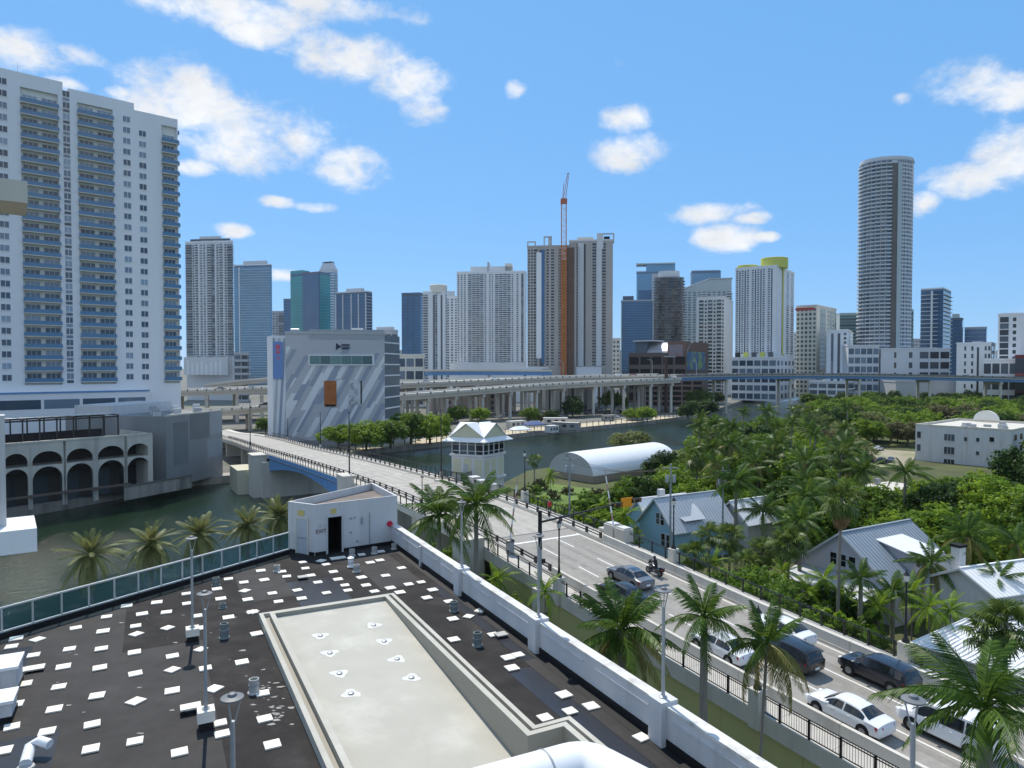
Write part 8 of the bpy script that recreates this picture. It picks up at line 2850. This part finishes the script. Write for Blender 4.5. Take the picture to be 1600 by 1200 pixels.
def car_body(kind):
    mb = MB()
    rings = [ring_of(s) for s in STF[kind]]
    n = len(rings[0])
    vs_ = [p for r in rings for p in r]
    fs = [(i * n + k, i * n + (k + 1) % n, (i + 1) * n + (k + 1) % n, (i + 1) * n + k) for i in range(len(rings) - 1) for k in range(n)]
    fs += [tuple(range(n)), tuple(range((len(rings) - 1) * n, len(rings) * n))[::-1]]
    return mb.add(vs_, fs)
GL = {'sedan': (((-1.42, -.22), (-.12, .92)), (.55, 1.14), (-1.68, -1.06)), 'suv': (((-1.95, -1.2), (-1.1, -.1), (0, .98)), (.6, 1.18), (-2.27, -2.03)),
      'van': (((-2.25, -1.25), (-1.15, .1), (.2, 1.42)), (1.05, 1.68), (-2.53, -2.42))}
def car_glass(kind):
    out = {}
    sides, ws, rw_ = GL[kind]
    def edge(x, f, sgn):
        _, hw, zb, zbelt, rw, zr = st_at(kind, x)
        return (x, sgn * (hw * .975 + (rw - hw * .975) * f + 0.015), zbelt + (zr - .04 - zbelt) * f + 0.004)
    for sgn in (1, -1):
        for (x0, x1) in sides:
            mb = MB(); n = 6
            xs = [x0 + (x1 - x0) * i / n for i in range(n + 1)]
            mb.ribbon([edge(x, .1, sgn) for x in xs], [edge(x, .86, sgn) for x in xs])
            out.setdefault("side_window", []).append(mb)
    for nm, (x0, x1), dx in (("windscreen", ws, .016), ("rear_window", rw_, -.016)):
        mb = MB(); n = 5; cols = (-.96, -.7, 0, .7, .96)
        rows = []
        for i in range(n + 1):
            x = x0 + (x1 - x0) * i / n
            _, hw, zb, zbelt, rw, zr = st_at(kind, x)
            rows.append([(x + dx, rw * c, zr + .018 - (0.05 if abs(c) > .9 else 0.014 if c else 0)) for c in cols])
        for i in range(n):
            mb.ribbon(rows[i], rows[i + 1])
        out[nm] = [mb]
    return out
WHEEL = mesh_of(MB().path([(0, -.12, 0), (0, -.10, 0), (0, .10, 0), (0, .12, 0)], [.30, .335, .335, .30], 18), "tyre", M_tyre)
RIM = mesh_of(MB().path([(0, -.13, 0), (0, .13, 0)], [.205, .205], 10), "rim", M_rim)
ARCH = mesh_of(MB().path([(0, -.03, 0), (0, .03, 0)], [.40, .40], 16), "wheel_arch", M_dark)
def car_at(s, t, kind, paint, label, cat="car", yaw=0.0):
    p = Vector(RT(s, t, 0.01))
    slope = atan((RZ(s + 2) - RZ(s - 2)) / 4)
    t_ = thing("parked_car" if False else kind if kind != 'suv' else "suv_car", p, label, cat, "vehicles on the ramp")
    t_.rotation_euler = Euler((0, -slope, ROAD_RZ + yaw))
    car_body(kind).build("body", paint, t_, smooth=True, local=True)
    for nm, lst in car_glass(kind).items():
        for mb in lst:
            mb.build(nm, M_cglass, t_, local=True)
    st = CAR_ST[kind]; hw = st[3][1]; wb = 1.42 if kind != 'van' else 1.55; ws = 1.0 if kind == 'sedan' else 1.1
    for x in (-wb, wb + .03):
        for y in (-1, 1):
            inst(ARCH, "wheel_arch", t_, (x, y * (hw - .012), .36 * ws), (0, 0, 0), (ws, .9, ws))
            w_ = inst(WHEEL, "wheel", t_, (x, y * (hw - .09), .335 * ws), (0, 0, 0), (ws, 1, ws))
            inst(RIM, "rim", w_)
    zt_, zh = st[1][3], st[8][3]
    for y in (-1, 1):
        MB().hexa([(-2.40 if kind != 'van' else -2.6, y * .52, zt_ - .22), (-2.2 if kind != 'van' else -2.45, y * (hw - .02), zt_ - .22), (-2.1 if kind != 'van' else -2.4, y * (hw - .02), zt_ - .05), (-2.38 if kind != 'van' else -2.58, y * .52, zt_ - .05)] +
                  [(-2.40 if kind != 'van' else -2.6, y * .52, zt_ - .02), (-2.2 if kind != 'van' else -2.45, y * (hw - .02), zt_ - .02), (-2.1, y * (hw - .06), zt_ + .0), (-2.36, y * .52, zt_)]).build("tail_light", M_tail, t_, local=True)
        MB().box((st[7][0] + .2, y * .62, zh - .06), (.3, .3, .12), -y * .4).build("headlight", M_head, t_, local=True)
        MB().box((.72, y * (hw + .09), st[5][3] + .02), (.12, .2, .14)).build("mirror", paint, t_, local=True)
        for x in (-.55, .45):
            MB().box((x, y * (hw + .006), st[4][3] - .13), (.18, .03, .035)).build("door_handle", M_rim if 'silver' in label else paint, t_, local=True)
    MB().box((-2.425 if kind != 'van' else -2.62, 0, .52), (.03, .42, .14)).build("number_plate", M_whitepaint, t_, local=True)
    MB().box((0, 0, .17), (4.3, 1.6, .12)).build("underbody", M_dark, t_, local=True)
    return t_
def paintm(n, rgb):
    return mat(n, rgb, 0.28, 0.02, 1.0, spec=0.5, coat=0.6)
PW, PB, PG, PS = paintm("white_car_paint", (.74, .75, .76)), paintm("black_car_paint", (.012, .012, .014)), paintm("grey_car_paint", (.13, .14, .155)), paintm("silver_car_paint", (.40, .42, .44))
PN, PR = paintm("navy_car_paint", (.012, .014, .022)), paintm("red_car_paint", (.25, .02, .02))
car_at(s_at_px(985, 40.7), 40.7, 'sedan', PG, "grey sedan beside the motorcyclist, climbing the ramp")
car_at(s_at_px(974, 37.5), 37.5, 'sedan', PB, "dark car half hidden by the dense feather palm", yaw=0.02)
car_at(s_at_px(1332, 37.5), 37.5, 'sedan', PW, "white sedan in the nearest lane with dark rear window")
car_at(s_at_px(1378, 43.7), 43.7, 'suv', PN, "black suv in the far lane with red tail light", "suv")
car_at(s_at_px(1232, 40.6), 40.6, 'suv', PB, "black suv in the middle lane behind the leaning palm", "suv")
car_at(s_at_px(1226, 43.8), 43.8, 'sedan', PW, "white car in the far lane ahead of the black suv")
car_at(s_at_px(1130, 37.5), 37.5, 'sedan', PW, "white car in the nearest lane behind the royal palm")
car_at(s_at_px(1492, 40.7), 40.7, 'van', PW, "white van at lower right behind the royal palm fronds", "van")
# small cars seen far off: one mesh each
def small_car(kind, paint, nm):
    mb = MB()
    b = car_body(kind); mb.add(b.v, b.f, 0)
    for lst in car_glass(kind).values():
        for g in lst:
            mb.add(g.v, g.f, 1)
    for x in (-1.42, 1.42):
        for y in (-.85, .85):
            mb.path([(x, y - .11, .33), (x, y + .11, .33)], .33, 10, 2)
    return mesh_of(mb, nm, [paint, M_cglass, M_tyre], False)
SC = [small_car('sedan', PW, "far_car"), small_car('suv', PB, "far_car"), small_car('sedan', PS, "far_car"), small_car('suv', PW, "far_car"), small_car('sedan', PG, "far_car"), small_car('suv', PS, "far_car"), small_car('sedan', PR, "far_car")]
CN = ["white sedan", "black suv", "silver sedan", "white suv", "grey sedan", "silver suv", "red sedan"]
def far_car(p, rz, k, label, group):
    o = bpy.data.objects.new("far_car", SC[k]); col.objects.link(o)
    o.location = p; o.rotation_euler = (0, 0, rz)
    tag(o, label, "car", group)
def on_path(path, px):
    best = min(range(len(path) - 1), key=lambda i: abs(CX + FPX * path[i].x / path[i].y - px))
    a, b = path[best], path[best + 1]
    d = b - a
    return a.copy(), atan2(d.y, d.x)
fc = [(fAp, 318, 0, "beside the white apartment tower"), (fAp, 342, 4, "left of the curved ramp"), (fAp, 392, 2, "just left of the striped building"), (fAp, 672, 2, "right of the striped building, the left one"), (fAp, 768, 0, "below the wide white tower"), (fAp, 960, 3, "below the concrete tower"), (fAp, 988, 6, "left of the billboard column"),
      (fCp, 1068, 6, "on the blue span near the billboard"), (fCp, 1144, 0, "on the blue span below the lime drum tower"), (fCp, 1512, 5, "on the blue span at far right"), (fBp, 410, 1, "on the near deck left of the striped building")]
for (pth, px, k, w_) in fc:
    p, rz = on_path(pth, px)
    sd_ = Vector((sin(rz), -cos(rz), 0)) * (1.5 if k % 2 else 3.0)
    far_car(p + sd_ + Vector((0, 0, 0.02)), rz + (pi if k % 2 else 0), k, "small " + CN[k] + " on the freeway " + w_, "cars on the freeway")
rcx = random.Random(8)
for i in range(46):
    px = rcx.uniform(640, 1030); py = rcx.uniform(638, 653)
    p = P(px, py, GZ)
    k = rcx.choice([0, 1, 2, 4, 0, 5])
    far_car((p.x, p.y, GZ + 0.02), rcx.choice([0.9, 2.4]) + rcx.uniform(-.1, .1), k, CN[k] + " parked in the lot under the freeway columns", "cars parked under the freeway")
for i, (px, py, k) in enumerate(((1372, 704, 0), (1362, 722, 1), (1378, 724, 1), (1392, 722, 4))):
    p = P(px, py, GZ)
    far_car((p.x, p.y, GZ + 0.06), 0.7 + i * 0.1, k, ("white car parked alone under trees by the apartment block", "black car, left of three in the gravel clearing", "black car, middle of three in the gravel clearing", "grey car, right of three in the gravel clearing")[i], "cars in the clearing")

# ------------------------------------------------------------------ people
def figure(parent, name, pts, edges, m_, loc):
    me = bpy.data.meshes.new(name)
    me.from_pydata([p[:3] for p in pts], edges, [])
    me.materials.append(m_)
    o = bpy.data.objects.new(name, me); col.objects.link(o)
    o.parent = parent; o.location = loc
    sk = o.modifiers.new("skin", 'SKIN'); sk.use_smooth_shade = True
    for i, p in enumerate(pts):
        me.skin_vertices[0].data[i].radius = (p[3], p[4] if len(p) > 4 else p[3])
    me.skin_vertices[0].data[0].use_root = True
    o.modifiers.new("sub", 'SUBSURF').levels = 1
    return o
SKIN = (.32, .19, .12)
# standing pedestrian in red
s = s_at_px(859, 47.0); p = Vector(RT(s, 47.0, 0.18))
t_ = thing("person", p, "person in a red top and dark trousers on the far footway", "person", rz=ROAD_RZ)
body = [(0, 0, .95, .15, .12), (0, 0, 1.2, .16, .11), (0, 0, 1.42, .17, .10), (0, 0, 1.54, .055), (0.02, 0, 1.66, .085, .10), (0.02, 0, 1.74, .07, .08),
        (0, .2, 1.42, .06), (.02, .25, 1.14, .048), (.10, .24, .90, .04), (.13, .24, .82, .035), (0, -.2, 1.42, .06), (-.02, -.25, 1.14, .048), (.08, -.24, .92, .04), (.11, -.24, .84, .035),
        (0, .1, .88, .09), (.1, .11, .48, .065), (.06, .11, .09, .05), (.18, .11, .04, .045), (0, -.1, .88, .09), (-.06, -.11, .48, .065), (-.16, -.11, .09, .05), (-.05, -.11, .04, .045)]
ed = [(0, 1), (1, 2), (2, 3), (3, 4), (4, 5), (2, 6), (6, 7), (7, 8), (8, 9), (2, 10), (10, 11), (11, 12), (12, 13), (0, 14), (14, 15), (15, 16), (16, 17), (0, 18), (18, 19), (19, 20), (20, 21)]
figure(t_, "body", body, ed, band_mat("red_top_clothes", [(0, (.03, .03, .03)), (.08, (.05, .05, .07)), (.93, (.5, .03, .03)), (1.5, SKIN)]), (0, 0, 0))
MB().lathe((0.0, 0, 1.68), [(.09, 0), (.10, .06), (.06, .13)], 10).build("hair", M_dark, t_, local=True, smooth=True)
# motorcyclist
s = s_at_px(1024, 44.1); p = Vector(RT(s, 44.1, 0.01))
mc = thing("motorcycle", p, "dark touring motorcycle climbing the ramp beside the far barrier", "motorcycle", rz=ROAD_RZ)
for x in (-.72, .78):
    w_ = MB().path([(x, -.07, .32), (x, .07, .32)], .32, 16).build("wheel", M_tyre, mc, local=True)
    MB().path([(x, -.075, .32), (x, .075, .32)], .19, 10).build("rim", M_rim, w_, local=True)
MB().path([(-.6, 0, .62), (-.2, 0, .68), (.25, 0, .82), (.55, 0, .78)], [.15, .17, .19, .1], 10).build("tank_and_seat", PB, mc, local=True, smooth=True)
MB().box((.0, 0, .25), (.6, .34, .35)).build("engine", M_grey_metal, mc, local=True)
for y in (-1, 1):
    MB().tube((.78, y * .1, .32), (.5, y * .1, .98), .035, n=6).build("fork", M_rim, mc, local=True)
    MB().box((-.68, y * .3, .42), (.5, .2, .34)).build("pannier", PB, mc, local=True)
    MB().tube((-.3, y * .2, .28), (-1.0, y * .22, .3), .05, n=8).build("exhaust", M_rim, mc, local=True)
MB().path([(.42, -.38, 1.06), (.52, 0, 1.02), (.42, .38, 1.06)], .022, 6).build("handlebar", M_black_metal, mc, local=True)
MB().add([(.62, -.22, 1.0), (.62, .22, 1.0), (.48, .17, 1.35), (.48, -.17, 1.35)], [(0, 1, 2, 3)]).build("windshield", M_cglass, mc, local=True)
MB().box((-1.0, 0, .62), (.06, .14, .09)).build("tail_light", M_tail, mc, local=True)
rd_ = thing("person", (p.x, p.y, p.z), "rider in dark clothes and helmet seated on the motorcycle", "person", rz=ROAD_RZ)
body = [(-.25, 0, .88, .15, .13), (-.2, 0, 1.12, .16, .12), (-.1, 0, 1.36, .18, .11), (-.06, 0, 1.48, .06), (-.03, 0, 1.60, .09), (-.02, 0, 1.68, .07),
        (-.1, .2, 1.36, .065), (.1, .3, 1.16, .05), (.34, .34, 1.08, .04), (.42, .35, 1.08, .035), (-.1, -.2, 1.36, .065), (.1, -.3, 1.16, .05), (.34, -.34, 1.08, .04), (.42, -.35, 1.08, .035),
        (-.2, .13, .84, .09), (.18, .24, .70, .075), (.05, .25, .32, .055), (.2, .25, .26, .05), (-.2, -.13, .84, .09), (.18, -.24, .70, .075), (.05, -.25, .32, .055), (.2, -.25, .26, .05)]
figure(rd_, "body", body, ed, mat("dark_riding_clothes", (.03, .03, .035), 0.8, 0.2), (0, 0, 0))
MB().lathe((-.02, 0, 1.50), [(.10, 0), (.14, .07), (.145, .15), (.10, .25), (.02, .28)], 12).build("helmet", PB, rd_, local=True, smooth=True)

# ------------------------------------------------------------------ far river yard and street furniture
wf = thing("waterfront_fence", (0, 280, GZ), "row of dark steel posts with cable along the far sandy bank", "fence")
fp = mesh_of(MB().box((0, 0, 0), (0.28, 0.28, 2.3)), "post", M_black_metal)
acc = []
yl = inset_line(FAR_BANK[7:14], 1.0)
for i in range(len(yl) - 1):
    a, b = Vector(yl[i]), Vector(yl[i + 1])
    n_ = int((b - a).length / 4.2)
    for k in range(n_):
        acc.append(a.lerp(b, k / n_))
for q in acc:
    inst(fp, "post", wf, Vector((q.x, q.y, GZ)) - WLOC[wf.name])
for z in (1.2, 2.1):
    mb = MB()
    for i in range(len(acc) - 1):
        mb.bar((acc[i].x, acc[i].y, GZ + z), (acc[i + 1].x, acc[i + 1].y, GZ + z), 0.04, 0.04)
    mb.build("cable", M_black_metal, wf)
# low white wall of the yard by the trees
wl_ = thing("yard_wall", (-50, 262, GZ), "low white wall behind the sandy yard left of the tender house", "wall")
a, b = P(572, 698, GZ), P(700, 678, GZ)
mb = MB(); mb.bar((a.x, a.y, GZ + 0.9), (b.x, b.y, GZ + 0.9), 0.5, 1.8); mb.build("wall_body", M_white, wl_)
mb = MB(); mb.bar((a.x, a.y, GZ + 1.86), (b.x, b.y, GZ + 1.86), 0.7, 0.12); mb.build("wall_cap", M_white, wl_)
M_canvas = mat("blue_canvas", (0.04, 0.075, 0.2), 0.8, 0.1)
def box_unit(name, px, py, size, rz, m_, lab, cat, roof=None):
    p = P(px, py, GZ)
    t_ = thing(name, p, lab, cat, None)
    MB().box((p.x, p.y, GZ + 0.35), size, rz).build("body", m_, t_)
    MB().box((p.x, p.y, GZ + 0.35 + size[2]), (size[0] + .25, size[1] + .25, 0.15), rz).build("roof", roof or M_white, t_)
    ca, sa = cos(rz), sin(rz)
    for x in (-.35, .35):
        q = (p.x + ca * size[0] * x, p.y + sa * size[0] * x)
        MB().box((q[0], q[1], GZ + .02), (0.6, size[1] * .9, .33), rz).build("skid", M_dark, t_)
    n_ = 3
    for k in range(n_):
        w_ = (k + .5) / n_ - .5
        q = (p.x + ca * size[0] * w_ * .9 + sa * (size[1] / 2 + .03), p.y + sa * size[0] * w_ * .9 - ca * (size[1] / 2 + .03))
        MB().box((q[0], q[1], GZ + .35 + size[2] * .35), (size[0] * .16, .06, size[2] * .4), rz).build("window", G_dark, t_)
box_unit("site_trailer", 806, 669, (9, 3, 2.8), 0.75, M_concrete_lt, "pale site trailer left of the blue canopy in the river yard", "trailer")
box_unit("shipping_container", 884, 672, (12, 3, 2.9), -0.5, M_greyw, "grey shipping container right of the white kiosk", "container", M_concrete_lt)
box_unit("shipping_container", 868, 664, (11, 3.5, 2.9), 0.1, M_concrete_lt, "tan container with pale roof behind the grey one", "container")
box_unit("site_kiosk", 862, 677, (5, 3, 2.7), 0.7, M_white, "small white kiosk beside the blue canopy", "kiosk")
box_unit("dark_container", 950, 658, (6, 3, 2.6), 0.3, M_greyw, "small dark grey container in the middle of the sandy yard", "container", M_greyw)
box_unit("white_trailer", 1000, 656, (17, 4, 2.4), 0.75, M_white, "long white trailer near the right end of the sandy yard", "trailer")
def canopy(px, py, w_, d_, h_, m_, lab, rz=0.6):
    p = P(px, py, GZ)
    t_ = thing("canopy_tent", p, lab, "canopy", None)
    ca, sa = cos(rz), sin(rz)
    tr_ = lambda x, y, z: (p.x + x * ca - y * sa, p.y + x * sa + y * ca, GZ + z)
    mb = MB()
    e_ = [tr_(-w_ / 2, -d_ / 2, h_), tr_(w_ / 2, -d_ / 2, h_), tr_(w_ / 2, d_ / 2, h_), tr_(-w_ / 2, d_ / 2, h_)]
    r_ = [tr_(-w_ * .25, 0, h_ + 1.2), tr_(w_ * .25, 0, h_ + 1.2)]
    mb.add(e_ + r_, [(0, 1, 5, 4), (1, 2, 5), (2, 3, 4, 5), (3, 0, 4)])
    for i in range(4):
        a, b = e_[i], e_[(i + 1) % 4]
        mb.quad(a, b, (b[0], b[1], b[2] - .3), (a[0], a[1], a[2] - .3))
    mb.build("fabric_roof", m_, t_)
    for q in e_:
        MB().tube((q[0], q[1], GZ), (q[0], q[1], q[2]), .06, n=6).build("pole", M_grey_metal, t_)
canopy(834, 674, 8.5, 6, 3.0, M_canvas, "blue canopy tent in the river yard")
canopy(812, 681, 7.5, 5, 2.6, M_whitepaint, "white canopy tent nearest the water in the river yard")
# utility poles with transformers
poles = []
for (px, py_t, t_off, lab) in ((890, 712, 58, "grey utility pole with transformers before the tent"), (1048, 725, 64, "thin utility pole among trees right of the tent"), (1130, 730, 72, "utility pole hidden in the canopy right of the blue house")):
    a = (px - CX) / FPX; y = t_off / (VX * a + VY); c = D(px, py_t, y)
    t_ = thing("utility_pole", (c.x, c.y, GZ), lab, "utility pole", "utility poles")
    MB().tube((c.x, c.y, GZ), c, .16, .11, 8).build("pole", M_grey_metal, t_)
    MB().bar((c.x - 1, c.y, c.z - .5), (c.x + 1, c.y, c.z - .5), .1, .12).build("crossarm", M_grey_metal, t_)
    for dx in (-.45, .45):
        MB().lathe((c.x + dx, c.y, c.z - 2.4), [(.22, 0), (.22, .9), (.15, 1.0)], 10).build("transformer", M_grey_metal, t_)
    poles.append(c)
wr_t = thing("power_line", poles[0], "thin power lines between the utility poles over the trees", "power line")
for dx in (-.9, 0, .9):
    for i in range(len(poles) - 1):
        a, b = poles[i] + Vector((dx, 0, -.4)), poles[i + 1] + Vector((dx, 0, -.4))
        pts = [a.lerp(b, k / 8) - Vector((0, 0, 1.2 * 4 * (k / 8) * (1 - k / 8))) for k in range(9)]
        MB().path(pts, .022, 4).build("wire", M_black_metal, wr_t)
# ------------------------------------------------------------------ humid air
hb = MB().hexa([(-1400, -150, -2.5), (2200, -150, -2.5), (2200, 1750, -2.5), (-1400, 1750, -2.5), (-1400, -150, 215), (2200, -150, 215), (2200, 1750, 215), (-1400, 1750, 215)])
hm = bpy.data.materials.new("humid_air")
hm.use_nodes = True
for n_ in list(hm.node_tree.nodes):
    if n_.type != 'OUTPUT_MATERIAL':
        hm.node_tree.nodes.remove(n_)
pv = hm.node_tree.nodes.new("ShaderNodeVolumePrincipled")
pv.inputs["Color"].default_value = (0.80, 0.89, 1.0, 1)
pv.inputs["Density"].default_value = 0.00004
pv.inputs["Anisotropy"].default_value = 0.35
hm.node_tree.links.new(pv.outputs[0], hm.node_tree.nodes["Material Output"].inputs["Volume"])
hz_o = hb.build("haze", hm)
tag(hz_o, "thin pale haze in the air over the whole city", "haze", kind="stuff")
